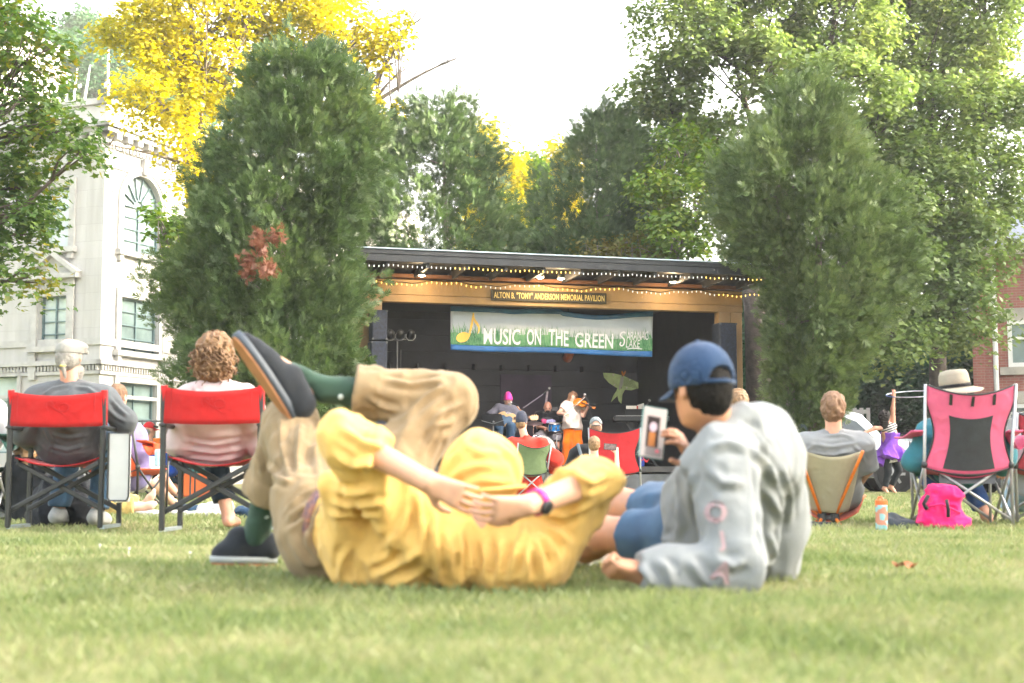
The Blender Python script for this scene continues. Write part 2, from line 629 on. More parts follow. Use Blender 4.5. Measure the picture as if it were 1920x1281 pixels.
def add_head(B, c, f, up=(0, 0, 1), S=1.0, jaw=1.0):
    """c centre of the skull, f where the face looks"""
    f, s, u = head_axes(f, up)
    R = [list(s), list(f), list(u)]
    g = lambda a, b, d: c + (s * a + f * b + u * d) * S
    B.ell(g(0, -.012, .022), [.074 * S, .094 * S, .092 * S], R, 0.02)
    B.ell(g(0, .022, -.045), [.056 * S * jaw, .066 * S, .072 * S], R, 0.03)
    B.ell(g(0, .058, -.092), [.024 * S * jaw, .022 * S, .018 * S], R, 0.025)
    B.cap(g(0, .083, .012), g(0, .103, -.022), .008 * S, .013 * S, 0.012)
    B.cap(g(-.028, .08, .024), g(.028, .08, .024), .009 * S, .009 * S, 0.014)
    B.cap(g(-.018, .083, -.058), g(.018, .083, -.058), .007 * S, .007 * S, 0.008)
    B.cap(g(-.016, .082, -.07), g(.016, .082, -.07), .008 * S, .008 * S, 0.008)
    for q in (-1, 1):
        B.ell(g(q * .03, .08, .003), [.014 * S, .010 * S, .009 * S], R, 0.004, sub=True)
        B.ell(g(q * .03, .071, .003), [.012 * S, .012 * S, .011 * S], R, 0.003)
        B.ell(g(q * .078, -.012, -.012), [.009 * S, .020 * S, .032 * S], R, 0.008)
        B.ell(g(q * .086, -.002, -.010), [.006 * S, .010 * S, .018 * S], R, 0.003, sub=True)
    return g

RES = {'far': 0.014, 'mid': 0.012, 'near': 0.0065}

class Person:
    """joints J in world coordinates; every joint a Vector"""
    def __init__(s, label, J, skin, S=1.0, res=0.012, face=(0, 1, 0), up=(0, 0, 1), group=None, jaw=1.0, fat=1.0):
        s.J = J; s.S = S; s.res = res; s.fat = fat
        s.face, s.up = Vector(face), Vector(up)
        base = Vector((J['pel'].x, J['pel'].y, 0)) if 'base' not in J else J['base']
        s.root = thing('person', label, 'person', base, 0, group)
        s.skin = skin; s.jaw = jaw
    def arm(s, B, q, infl=0.0, upto=2.0, mul=1.0, k=0.03):
        J, S = s.J, s.S
        a, b, c = J['s' + q], J['e' + q], J['w' + q]
        r = [.052 * S * mul + infl, .043 * S * mul + infl, .030 * S * mul + infl]
        if upto <= 1:
            B.cap(a, lerp(a, b, upto), r[0], lerp(r[0], r[1], upto) + infl * .25, k, 'b')
        else:
            B.cap(a, b, r[0], r[1], k)
            t = upto - 1
            B.cap(b, lerp(b, c, t), r[1], lerp(r[1], r[2], t), k, 'b' if t < 1 or infl else '')
    def leg(s, B, q, infl=0.0, upto=2.0, mul=1.0, k=0.03):
        J, S = s.J, s.S
        a, b, c = J['hip' + q], J['k' + q], J['a' + q]
        r = [.088 * S * mul + infl, .062 * S * mul + infl, .040 * S * mul + infl]
        if upto <= 1:
            B.cap(a, lerp(a, b, upto), r[0], lerp(r[0], r[1], upto) + infl * .3, k, 'b')
        else:
            B.cap(a, b, r[0], r[1], k)
            t = upto - 1
            if infl == 0:
                m = lerp(b, c, .3)
                B.cap(b, m, r[1], .056 * S * mul, k); B.cap(m, c, .056 * S * mul, r[2], k)
            else:
                B.cap(b, lerp(b, c, t), r[1], lerp(r[1], r[2] + .012, t), k, 'b')
    def torso(s, B, infl=0.0, low=0.0, k=0.09):
        J, S, f = s.J, s.S, s.fat
        p, c = J['pel'], J['che']
        sl, sr = J['sL'], J['sR']
        ax = (c - p).normalized(); w = (sr - sl).normalized(); n = ax.cross(w).normalized()
        hw = .085 * S * f
        p0 = p + ax * low
        B.cap(p0 - w * hw, p0 + w * hw, .10 * S * f + infl, .10 * S * f + infl, 0.05, sq=None)
        m = lerp(p, c, .45)
        B.cap(p0 - w * .05 * S, m - w * .055 * S * f, .098 * S * f + infl, .098 * S * f + infl, k)
        B.cap(p0 + w * .05 * S, m + w * .055 * S * f, .098 * S * f + infl, .098 * S * f + infl, k)
        h = lerp(p, c, .78)
        B.cap(m - w * .05 * S, h - w * .075 * S, .098 * S * f + infl, .102 * S + infl, k)
        B.cap(m + w * .05 * S, h + w * .075 * S, .098 * S * f + infl, .102 * S + infl, k)
        B.cap(lerp(c, sl, .75), lerp(c, sr, .75), .062 * S + infl, .062 * S + infl, 0.06)
        B.cap(lerp(h, sl, .5), lerp(c, sl, .9), .08 * S + infl, .055 * S + infl, 0.05)
        B.cap(lerp(h, sr, .5), lerp(c, sr, .9), .08 * S + infl, .055 * S + infl, 0.05)
    def body(s, legs=(2.0, 2.0), feet=True, hands=None, arms=True, head=True, res=None):
        J, S = s.J, s.S
        B = Blob(res or s.res)
        s.torso(B, -0.012 * S)
        if head:
            g = add_head(B, J['head'], s.face, s.up, S, s.jaw)
            f, sd, u = head_axes(s.face, s.up)
            nb = J['head'] - u * .06 * S - f * .025 * S
            B.cap(nb, lerp(J['che'], nb, .1), .054 * S, .062 * S, 0.03)
        for q in 'LR':
            if 'e' + q in J and arms:
                s.arm(B, q)
                hd = J.get('h' + q, J['w' + q] + (J['w' + q] - J['e' + q]).normalized()) - J['w' + q]
                opt = (hands or {}).get(q, {})
                pn = opt.get('n', Vector((0, 0, -1)))
                if abs(hd.normalized().dot(Vector(pn).normalized())) > .95: pn = Vector((0, 1, 0.2))
                add_hand(B, J['w' + q], hd, pn, S, opt.get('curl', .5), opt.get('side', 1 if q == 'R' else -1), opt.get('spread', .25), curls=opt.get('curls'))
            if 'k' + q in J:
                s.leg(B, q)
                if feet and 't' + q in J: s.foot(B, q, 0)
        return blob_part('body', B, s.skin, s.root)
    def foot(s, B, q, infl, k=0.02):
        J, S = s.J, s.S
        a, t = J['a' + q], J['t' + q]
        d = (t - a); dn = d.normalized()
        up = (J['k' + q] - a).normalized()
        heel = a - up * .045 * S - dn * .03 * S
        ball = lerp(a, t, .72) - up * .02 * S * 0
        sd = dn.cross(up).normalized()
        B.cap(a, heel, .036 * S + infl, .032 * S + infl, k)
        B.cap(a - up * .01, lerp(a, t, .6), .038 * S + infl, .030 * S + infl, k)
        for w in (-1, 1):
            B.cap(heel + sd * w * .006, lerp(heel, t, .75) + sd * w * .018 * S, .028 * S + infl, .024 * S + infl, k)
            B.cap(lerp(heel, t, .75) + sd * w * .018 * S, t + sd * w * .012 * S, .024 * S + infl, .017 * S + infl, k)
    def top(s, m, sleeve=0.8, infl=0.022, low=0.0, fold=(.008, 9), name='shirt', k=0.05, res=None, extra=None, collar=True, seed=3, hem=None):
        B = Blob(res or s.res)
        s.torso(B, infl, low)
        for q in 'LR':
            if 'e' + q in s.J: s.arm(B, q, infl * 1.15, sleeve, k=k)
        if collar:
            J = s.J
            B.cap(J['che'], lerp(J['che'], J['head'], .28), .07 * s.S, .062 * s.S, 0.03, 'b')
        if extra: extra(B)
        if fold: B.fold(fold[0], fold[1], seed)
        if hem is not None: B.plane(hem[0], hem[1])
        return blob_part(name, B, m, s.root)
    def bottom(s, m, upto=1.9, infl=0.02, fold=(.007, 8), name='trousers', res=None, extra=None, k=0.04, seed=8, mul=1.0):
        B = Blob(res or s.res)
        J, S = s.J, s.S
        ax = (J['che'] - J['pel']).normalized()
        B.cap(J['hipL'], J['hipR'], .105 * S * s.fat + infl, .105 * S * s.fat + infl, 0.05)
        B.cap(lerp(J['hipL'], J['hipR'], .3), lerp(J['hipL'], J['hipR'], .3) + ax * .09 * S, .10 * S * s.fat + infl * .6, .10 * S * s.fat + infl * .6, 0.05)
        B.cap(lerp(J['hipL'], J['hipR'], .7), lerp(J['hipL'], J['hipR'], .7) + ax * .09 * S, .10 * S * s.fat + infl * .6, .10 * S * s.fat + infl * .6, 0.05)
        for q in 'LR':
            if 'k' + q in J: s.leg(B, q, infl, upto, mul, k=k)
        if extra: extra(B)
        if fold: B.fold(fold[0], fold[1], seed)
        return blob_part(name, B, m, s.root)
    def shoes(s, m, infl=0.010, sole=None):
        for q in 'LR':
            if 't' + q in s.J:
                B = Blob(min(s.res, .01)); s.foot(B, q, infl)
                s_ = s.J['a' + q]; up = (s.J['k' + q] - s_).normalized()
                B.plane(s_ + up * .03 * s.S, up)
                o = blob_part('shoe', B, m, s.root)
    def hg(s):
        f, sd, u = head_axes(s.face, s.up)
        c, S = s.J['head'], s.S
        return (lambda a, b, d: c + (sd * a + f * b + u * d) * S), [list(sd), list(f), list(u)], f, sd, u
    def hair(s, m, kind='short', name='hair', seed=4, infl=0.0, fold=None, res=None):
        g, R, f, sd, u = s.hg(); S = s.S
        B = Blob(res or min(s.res, .009))
        if kind == 'short':
            B.ell(g(0, -.020, .028), [(.080 + infl) * S, (.096 + infl) * S, (.094 + infl) * S], R, 0.01)
            B.ell(g(0, -.05, -.03), [.066 * S, .058 * S, .062 * S], R, 0.03)
            B.ell(g(0, .10, -.035), [.09 * S, .085 * S, .085 * S], R, 0.01, sub=True)
            for q in (-1, 1): B.ell(g(q * .09, .0, -.055), [.045 * S, .05 * S, .062 * S], R, 0.01, sub=True)
        elif kind == 'long':
            B.ell(g(0, -.020, .030), [.085 * S, .10 * S, .096 * S], R, 0.02)
            for q in (-1, 1):
                B.cap(g(q * .06, .0, .05), g(q * .085, -.01, -.10), .035 * S, .04 * S, .03)
                B.cap(g(q * .085, -.01, -.10), g(q * .10, .02, -.24), .04 * S, .022 * S, .03)
            B.cap(g(0, -.07, 0), g(0, -.085, -.22), .06 * S, .04 * S, .04)
            B.ell(g(0, .105, -.02), [.058 * S, .08 * S, .085 * S], R, .01, sub=True)
        elif kind == 'back':
            B.ell(g(0, -.05, -.03), [.072 * S, .06 * S, .075 * S], R, 0.03)
            B.ell(g(0, .09, -.035), [.09 * S, .085 * S, .1 * S], R, 0.01, sub=True)
        fo = fold or (.006, 55)
        B.fold(fo[0], fo[1], seed)
        return blob_part(name, B, m, s.root, 0)
    def beanie(s, m, peak=0.03, name='beanie', low=-.012):
        g, R, f, sd, u = s.hg(); S = s.S
        B = Blob(min(s.res, .009))
        B.ell(g(0, -.014, .03), [.088 * S, .106 * S, .10 * S], R, .02)
        if peak: B.ell(g(0, -.03, .10 + peak * .5), [.05 * S, .06 * S, .045 * S], R, .06)
        B.plane(g(0, 0, low), -u + f * .12)
        B.fold(.003, 40, 3)
        return blob_part(name, B, m, s.root)
    def cap_hat(s, m, brim=True, back_open=False, name='cap', mb=None, rev=False):
        g, R, f, sd, u = s.hg(); S = s.S
        q = -1 if rev else 1
        B = Blob(min(s.res, .008))
        B.ell(g(0, -.012, .028), [.087 * S, .107 * S, .106 * S], R, .01)
        B.ell(g(0, -.012, .020), [.079 * S, .099 * S, .098 * S], R, .0, sub=True)
        B.plane(g(0, 0, .018), -u - f * .16)
        if back_open: B.ell(g(0, -.118 * q, .032), [.052 * S, .05 * S, .040 * S], R, .0, sub=True)
        o = blob_part(name, B, m, s.root)
        if back_open:
            t = MB(); t.tube([g(.058 * math.cos(a), (-.096 - .012 * math.sin(a)) * q, .018) for a in np.linspace(0, math.pi, 9)], .009 * S, 6)
            t.build('strap', m, o, True, True)
        if brim:
            b = MB(); rows = []
            for i in range(5):
                w = i / 4
                rows.append([g(.082 * math.sin(a) * (1 - .12 * w), (.086 * math.cos(a) * (1 + 0) + w * .075 * max(.1, math.cos(a)) ** .7) * q, .022 - w * .018 - .022 * math.sin(a) ** 2) for a in np.linspace(-1.35, 1.35, 13)])
            b.sheet(rows, .006, u)
            b.build('brim', mb or m, o, True, True)
        return o
    def eyes(s, m):
        g, R, f, sd, u = s.hg()
        for q in (-1, 1):
            MB().ball(g(q * .03, .078, .003), .0075 * s.S, 8).build('eye', m, s.root, True, True)
# ---------------------------------------------------------------- camera, sky, sun
cam = bpy.data.cameras.new('camera'); co = bpy.data.objects.new('camera', cam); COL.objects.link(co)
co.location = (0, 0, EYE); co.rotation_euler = (math.pi / 2 + TH, 0, 0)
cam.sensor_width = 36.0; cam.lens = 36.0 * F / 1920.0
cam.clip_start = 0.05; cam.clip_end = 3000
cam.dof.use_dof = True; cam.dof.focus_distance = 22.0; cam.dof.aperture_fstop = 3.2
SC.camera = co
SUN_EL, SUN_AZ = math.radians(15), math.radians(-4)      # azimuth from +x towards +y
sd_ = Vector((math.cos(SUN_EL) * math.cos(SUN_AZ), math.cos(SUN_EL) * math.sin(SUN_AZ), math.sin(SUN_EL)))
W = bpy.data.worlds.new('World'); SC.world = W; W.use_nodes = True
nt = W.node_tree; nt.nodes.clear()
sky = nt.nodes.new('ShaderNodeTexSky'); sky.sky_type = 'NISHITA'; sky.sun_disc = False
sky.sun_elevation = SUN_EL; sky.sun_rotation = math.radians(90) - SUN_AZ
sky.air_density = 0.8; sky.dust_density = 7.0; sky.ozone_density = 0.5
bg = nt.nodes.new('ShaderNodeBackground'); bg.inputs['Strength'].default_value = 0.15
wo = nt.nodes.new('ShaderNodeOutputWorld')
hs_ = nt.nodes.new('ShaderNodeHueSaturation'); hs_.inputs['Saturation'].default_value = .5; nt.links.new(sky.outputs[0], hs_.inputs['Color'])
tn_ = nt.nodes.new('ShaderNodeMixRGB'); tn_.blend_type = 'MULTIPLY'; tn_.inputs[0].default_value = 1; tn_.inputs[2].default_value = (1.0, .98, .93, 1); nt.links.new(hs_.outputs[0], tn_.inputs[1])
nt.links.new(tn_.outputs[0], bg.inputs[0]); nt.links.new(bg.outputs[0], wo.inputs[0])
sl = bpy.data.lights.new('sun', 'SUN'); sl.energy = 3.0; sl.angle = math.radians(0.6); sl.color = (1.0, 0.86, 0.66)
so = bpy.data.objects.new('sun', sl); COL.objects.link(so)
so.rotation_euler = (-sd_).to_track_quat('-Z', 'Y').to_euler(); so.location = (40, 0, 60)
SC.view_settings.view_transform = 'Standard'; SC.view_settings.look = 'None'
SC.view_settings.exposure = 3.82; SC.view_settings.gamma = 1.0
SC.cycles.use_denoising = True
try:
    SC.cycles.denoiser = 'OPENIMAGEDENOISE'
except Exception:
    pass
SC.cycles.max_bounces = 7; SC.cycles.diffuse_bounces = 4; SC.cycles.glossy_bounces = 2
SC.cycles.transmission_bounces = 4; SC.cycles.transparent_max_bounces = 4
SC.cycles.caustics_reflective = False; SC.cycles.caustics_refractive = False
SC.cycles.sample_clamp_indirect = 6.0

# ---------------------------------------------------------------- lawn
def lawn_mat():
    m, nt, out = new_mat('lawn')
    L = nt.links.new
    b = N(nt, 'BsdfPrincipled', Roughness=0.95); b.inputs['Specular IOR Level'].default_value = 0.1
    tc = N(nt, 'TexCoord')
    n1 = N(nt, 'TexNoise', Scale=0.9, Detail=6.0, Roughness=0.65); L(tc.outputs['Object'], n1.inputs['Vector'])
    r1 = N(nt, 'ValToRGB'); e = r1.color_ramp.elements
    e[0].position = .33; e[0].color = (.17, .195, .08, 1); e[1].position = .68; e[1].color = (.27, .235, .13, 1)
    L(n1.outputs['Fac'], r1.inputs['Fac'])
    n2 = N(nt, 'TexNoise', Scale=45.0, Detail=5.0); L(tc.outputs['Object'], n2.inputs['Vector'])
    mx = N(nt, 'MixRGB', blend_type='MULTIPLY'); mx.inputs[0].default_value = .6
    L(r1.outputs['Color'], mx.inputs[1])
    r2 = N(nt, 'ValToRGB'); r2.color_ramp.elements[0].color = (.45, .5, .4, 1); r2.color_ramp.elements[1].color = (1.25, 1.2, 1.1, 1)
    L(n2.outputs['Fac'], r2.inputs['Fac']); L(r2.outputs['Color'], mx.inputs[2])
    L(mx.outputs[0], b.inputs['Base Color'])
    bp = N(nt, 'Bump', Strength=.6, Distance=.03); L(n2.outputs['Fac'], bp.inputs['Height']); L(bp.outputs['Normal'], b.inputs['Normal'])
    L(b.outputs[0], out.inputs['Surface'])
    return m

def bump_z(x, y):
    return 0.012 * np.sin(x * 1.7 + y * .6) * np.sin(y * 1.1 - x * .3)

gx = np.concatenate([[-390, -200, -80], np.linspace(-30, 30, 121), [80, 200, 390]])
gy = np.concatenate([[-60, -10], np.linspace(0, 40, 81), [60, 120, 300, 480]])
GX, GY = np.meshgrid(gx, gy, indexing='ij')
GZ = np.where((np.abs(GX) < 30) & (GY > 0) & (GY < 30), bump_z(GX, GY), 0)
ii = np.arange(GX.size).reshape(GX.shape)
fq = np.stack([ii[:-1, :-1].ravel(), ii[1:, :-1].ravel(), ii[1:, 1:].ravel(), ii[:-1, 1:].ravel()], 1)
lawn = link('ground', np.stack([GX.ravel(), GY.ravel(), GZ.ravel()], 1), fq, lawn_mat(), smooth=True)
tag(lawn, 'broad mown lawn of pale green and straw coloured grass', 'lawn', kind='structure')

grass_m = leaf_mat('grass_blade', [(.125, .175, .06), (.195, .245, .095), (.27, .29, .135), (.37, .335, .20)], trans=.4, clump=1.3)

def grass_patch(zones):
    Vs = []
    for (y0, y1, dens, hmin, hmax, w) in zones:
        n = int(dens * .95 * (y1 * y1 - y0 * y0) / 2)
        y = np.sqrt(RNG.uniform(y0 * y0, y1 * y1, n))
        x = RNG.uniform(-.475, .475, n) * y
        pn = vnoise(np.stack([x * .8, y * .8, x * 0], 1), 3) * .5 + vnoise(np.stack([x * 2.6, y * 2.6, x * 0], 1), 9) * .5
        keep = RNG.uniform(0, 1, n) < np.clip(.72 + pn * .75, .12, 1)
        x, y, pn = x[keep], y[keep], pn[keep]; n = len(x)
        h = RNG.uniform(hmin, hmax, n) * (1 + .5 * pn)
        a = RNG.uniform(0, 2 * np.pi, n); lean = RNG.uniform(.15, .95, n) * h
        la = RNG.uniform(0, 2 * np.pi, n)
        ww = w * RNG.uniform(.6, 1.3, n)
        sx, sy = np.cos(a) * ww / 2, np.sin(a) * ww / 2
        lx, ly = np.cos(la) * lean, np.sin(la) * lean
        z = bump_z(x, y) - .004
        q = np.stack([np.stack([x - sx, y - sy, z], 1), np.stack([x + sx, y + sy, z], 1),
                      np.stack([x + sx * .55 + lx * .45, y + sy * .55 + ly * .45, z + h * .65], 1),
                      np.stack([x + lx, y + ly, z + h], 1)], 1)
        Vs.append(q.reshape(-1, 3))
    V = np.concatenate(Vs)
    o = link('grass', V, np.arange(len(V)).reshape(-1, 4), grass_m)
    return tag(o, 'short mown grass blades covering the lawn', 'grass', kind='stuff')

grass_patch([(1.9, 4.2, 9000, .018, .045, .0032), (4.2, 8, 4200, .018, .045, .005), (8, 14, 1300, .02, .05, .009), (14, 27, 330, .025, .055, .02)])

# ---------------------------------------------------------------- trees
def build_leaves(C, Nrm, size, templ, faces, roll=None):
    """C (n,3) centres, Nrm (n,3) leaf normals, size (n,), templ (k,3) in the leaf plane"""
    n = len(C)
    Nn = Nrm / np.linalg.norm(Nrm, axis=1, keepdims=True)
    r = RNG.normal(size=(n, 3)) if roll is None else roll
    A = np.cross(Nn, r); A /= np.maximum(np.linalg.norm(A, axis=1, keepdims=True), 1e-6)
    Bv = np.cross(Nn, A)
    k = len(templ)
    V = (C[:, None, :] + size[:, None, None] * (A[:, None, :] * templ[None, :, 0:1] + Bv[:, None, :] * templ[None, :, 1:2] + Nn[:, None, :] * templ[None, :, 2:3])).reshape(-1, 3)
    Fq = (faces[None] + (np.arange(n) * k)[:, None, None]).reshape(-1, faces.shape[1])
    return V, Fq

KITE = (np.array([[0, -.5, 0], [.42, -.02, .08], [0, .6, -.05], [-.42, -.02, .08]]), np.array([[0, 1, 2, 3]]))
_st = []
for i in range(10):
    a = math.radians(-90 + 36 * i)
    r = [.18, .42, .28, .62, .34, .70, .34, .62, .28, .42][i]
    _st.append([r * math.cos(a), r * math.sin(a), .06 * abs(math.cos(a))])
STAR = (np.array(_st + [[0, 0, -.03]]), np.array([[10, i, (i + 1) % 10] for i in range(10)]))
_fr = []; _ff = []
for i, (a, l, b) in enumerate(((0, 1.0, 0), (28, .72, .12), (-28, .72, .12), (55, .5, .05), (-55, .5, .05), (18, .5, .45), (-18, .5, .45))):
    a = math.radians(a); c, s_ = math.sin(a), math.cos(a)
    w = .06
    o_ = np.array([0, b])
    d_ = np.array([c, s_]); p_ = np.array([s_, -c])
    for q in (o_, o_ + d_ * l * .45 + p_ * w, o_ + d_ * l, o_ + d_ * l * .45 - p_ * w):
        _fr.append([q[0], q[1], .10 * math.sin(3 * q[0] + q[1])])
    _ff.append([4 * i, 4 * i + 1, 4 * i + 2, 4 * i + 3])
FROND = (np.array(_fr), np.array(_ff))

def wood(name, col):
    return mat(name, col, .9, .35, 7.0, .8, 30.0)
BARK = wood('bark_grey', (.16, .135, .115)); BARKD = wood('bark_dark', (.07, .055, .045)); BARKB = mat('bark_birch', (.62, .6, .55), .8, .3, 5.0)

def curve_pts(a, b, sag=.0, n=6, wob=.06):
    a, b = Vector(a), Vector(b); L = (b - a).length
    ps = []
    o1 = Vector((random.uniform(-1, 1), random.uniform(-1, 1), random.uniform(-.4, .6))) * wob * L
    for i in range(n + 1):
        t = i / n
        ps.append(a.lerp(b, t) + o1 * math.sin(math.pi * t) + Vector((0, 0, -sag * L * math.sin(math.pi * t))))
    return ps

def maple(name, label, base, trunk_top, blobs, leafm, leaf=.13, per=55, clump=.42, dens=1.0, trunk_r=.22, bark=None, group=None, star=False, limbs=True, bare=None, flat=.32, name_crown='crown', cat='tree'):
    base = Vector(base); tt = Vector(trunk_top)
    root = thing(name, label, cat, base, 0, group)
    mb = MB()
    tp = curve_pts(base - Vector((0, 0, .1)), tt, 0, 7, .03)
    mb.tube(tp, [trunk_r * (1.25 if i == 0 else 1) * (1 - .6 * i / 7) for i in range(8)], 10)
    C = []; lv = []; nr = []
    for (bc, br) in blobs:
        bc = np.array(bc, float); br = np.array(br, float)
        vol = (br[0] * br[1] * br[2]) ** (2 / 3)
        nc = max(4, int(dens * 13.0 * vol / clump))
        d = RNG.normal(size=(nc, 3)); d /= np.linalg.norm(d, axis=1, keepdims=True)
        rr = RNG.uniform(.35, 1.05, nc) ** .55
        wob = 1 + .22 * vnoise(bc + d * 1.7, 21)
        cc = bc + d * br * (rr * wob)[:, None]
        C.append(cc)
        if limbs:
            t0 = tp[min(7, 3 + random.randrange(4))]
            lp = curve_pts(t0, Vector(bc), .03, 6, .09)
            r0 = trunk_r * .5 * min(1, .35 + .25 * br.max() / 1.5)
            mb.tube(lp, [r0 * (1 - .75 * i / 6) + .008 for i in range(7)], 7)
            for q in range(min(nc, 9)):
                e = cc[RNG.integers(nc)]
                mb.tube(curve_pts(lp[random.randrange(3, 7)], e, -.02, 4, .1), [.028, .022, .016, .011, .006], 5)
    cl = np.concatenate(C)
    m = RNG.poisson(per, len(cl)) + 4
    idx = np.repeat(np.arange(len(cl)), m)
    n = len(idx)
    rad = clump * RNG.uniform(.7, 1.35, len(cl))[idx]
    a = RNG.uniform(0, 2 * np.pi, n); q = np.sqrt(RNG.uniform(0, 1, n))
    off = np.stack([np.cos(a) * q * rad, np.sin(a) * q * rad, RNG.normal(0, flat, n) * rad - .35 * rad * q ** 2], 1)
    pos = cl[idx] + off
    nrm = np.stack([np.cos(a) * q * .6, np.sin(a) * q * .6, np.ones(n)], 1) + RNG.normal(0, .42, (n, 3))
    T = STAR if star else KITE
    V, Fq = build_leaves(pos, nrm, leaf * RNG.uniform(.7, 1.3, n), *T)
    if bare:
        for (p0, p1, r) in bare:
            bp = curve_pts(p0, p1, -.04, 7, .07)
            mb.tube(bp, [r * (1 - .85 * i / 7) + .003 for i in range(8)], 6)
            for j in range(7):
                s_ = bp[random.randrange(2, 7)]
                e_ = s_ + Vector((random.uniform(-.2, .8), random.uniform(-.4, .4), random.uniform(.1, .7))) * (Vector(p1) - Vector(p0)).length * .35
                mb.tube(curve_pts(s_, e_, -.03, 4, .1), [r * .35, r * .28, r * .2, r * .12, .003], 5)
    mb.build('trunk', bark or BARK, root, True, True)
    link(name_crown, V, Fq, leafm, root, True)
    return root

def cedar(name, label, base, h, prof, leafm, n=9000, size=.26, trunk_r=.16, group=None, z0=.3, bark=None, seed=1, patch=None, trunks=1, lean=0, skirt=None, ysc=.85, pm=None):
    """prof: list of (height fraction, radius left, radius right) - uneven outline"""
    base = Vector(base)
    root = thing(name, label, 'tree', base, 0, group)
    pf = np.array(prof, float)
    t = RNG.uniform(0, 1, n * 3)
    th = RNG.uniform(0, 2 * np.pi, n * 3)
    rl = np.interp(t, pf[:, 0], pf[:, 1]); rr = np.interp(t, pf[:, 0], pf[:, 2])
    R = np.where(np.cos(th) > 0, rr, rl)
    keep = RNG.uniform(0, 1, n * 3) < (R / max(pf[:, 1].max(), pf[:, 2].max())) * .95 + .05
    t, th, R = t[keep][:n], th[keep][:n], R[keep][:n]
    nb = max(40, len(t) // 30)                 # boughs: tufts of sprays that point out and up
    t, th, R = t[:nb], th[:nb], R[:nb]
    z = z0 + t * (h - z0)
    lump = vnoise(np.stack([np.cos(th) * 2.3, np.sin(th) * 2.3, z * 1.15], 1), seed) * .30 + vnoise(np.stack([np.cos(th) * 5, np.sin(th) * 5, z * 2.6], 1), seed + 2) * .12
    q = 1 - np.abs(RNG.normal(0, .17, nb))
    q = np.where(RNG.uniform(0, 1, nb) < .22, RNG.uniform(.2, .9, nb), q)
    rad = R * (q + lump) * RNG.uniform(.9, 1.1, nb)
    cc = np.stack([np.cos(th) * rad + base.x + lean * t, np.sin(th) * rad * ysc + base.y, z], 1)
    outw = np.stack([np.cos(th), np.sin(th), np.zeros(nb)], 1)
    axis = outw * RNG.uniform(.35, 1.0, nb)[:, None] + np.array([0, 0, 1.0]) * RNG.uniform(-.15, 1.0, nb)[:, None] + RNG.normal(0, .25, (nb, 3))
    axis /= np.linalg.norm(axis, axis=1, keepdims=True)
    k = 30; m = nb * k
    bi = np.repeat(np.arange(nb), k)
    s_ = RNG.uniform(-.35, 1, m) * size * 2.6 * RNG.uniform(.7, 1.3, nb)[bi]
    side = RNG.normal(size=(m, 3)); side -= axis[bi] * (side * axis[bi]).sum(1, keepdims=True); side /= np.linalg.norm(side, axis=1, keepdims=True)
    w_ = size * 1.35 * np.sqrt(RNG.uniform(0, 1, m)) * (1 - .55 * np.clip(s_ / (size * 2.6), 0, 1))
    pos = cc[bi] + axis[bi] * s_[:, None] + side * w_[:, None]
    up = axis[bi] * .9 + side * RNG.uniform(.1, .9, m)[:, None] + np.array([0, 0, .25]) + RNG.normal(0, .2, (m, 3))
    up /= np.linalg.norm(up, axis=1, keepdims=True)
    nrm = np.cross(up, side) * RNG.choice([-1, 1], m)[:, None] + side * RNG.uniform(-.8, .8, m)[:, None]
    nrm /= np.linalg.norm(nrm, axis=1, keepdims=True)
    A = np.cross(up, nrm); A /= np.linalg.norm(A, axis=1, keepdims=True)
    T, Fc = FROND
    sz = size * RNG.uniform(.6, 1.3, m)
    V = (pos[:, None, :] + sz[:, None, None] * (A[:, None, :] * T[None, :, 0:1] + up[:, None, :] * T[None, :, 1:2] + nrm[:, None, :] * T[None, :, 2:3])).reshape(-1, 3)
    Fq = (Fc[None] + (np.arange(m) * len(T))[:, None, None]).reshape(-1, 4)
    o = link('crown', V, Fq, leafm, root, True)
    if patch is not None:                     # a dead, rust brown bough
        pc, pr, npch = patch
        d = RNG.normal(size=(npch, 3)); d /= np.linalg.norm(d, axis=1, keepdims=True)
        ctr = [Vector(pc) + Vector((random.uniform(-1, 1) * pr, random.uniform(-.2, .1), random.uniform(-.7, .7) * pr)) for _ in range(7)]
        cc = np.array([list(ctr[i % 7]) for i in range(npch)]) + d * pr * .35 * RNG.uniform(.2, 1, npch)[:, None]
        V2, F2 = build_leaves(cc, RNG.normal(size=(npch, 3)), size * .8 * RNG.uniform(.6, 1.2, npch), *FROND)
        link('dead_bough', V2, F2, pm, root, True, label='rust brown dead bough')
    mb = MB()
    for k in range(trunks):
        dx = (k - (trunks - 1) / 2) * trunk_r * 2.1
        tp = curve_pts(base + Vector((dx, 0, -.1)), base + Vector((dx * 2.6 + lean, 0, h * .93)), 0, 9, .015)
        mb.tube(tp, [trunk_r * (1.2 if i == 0 else 1) * (1 - .88 * i / 9) for i in range(10)], 10)
        for j in range(26):
            s_ = tp[random.randrange(1, 9)]
            a = random.uniform(0, 6.28); f = (s_.z / h)
            r = (np.interp(f, pf[:, 0], pf[:, 2]) if math.cos(a) > 0 else np.interp(f, pf[:, 0], pf[:, 1])) * random.uniform(.5, .9)
            e = s_ + Vector((math.cos(a) * r, math.sin(a) * r * ysc, random.uniform(.1, .5) * r + .1))
            mb.tube(curve_pts(s_, e, .05, 5, .08), [.03, .024, .018, .013, .009, .005], 5)
    mb.build('trunk', bark or BARK, root, True, True)
    return root

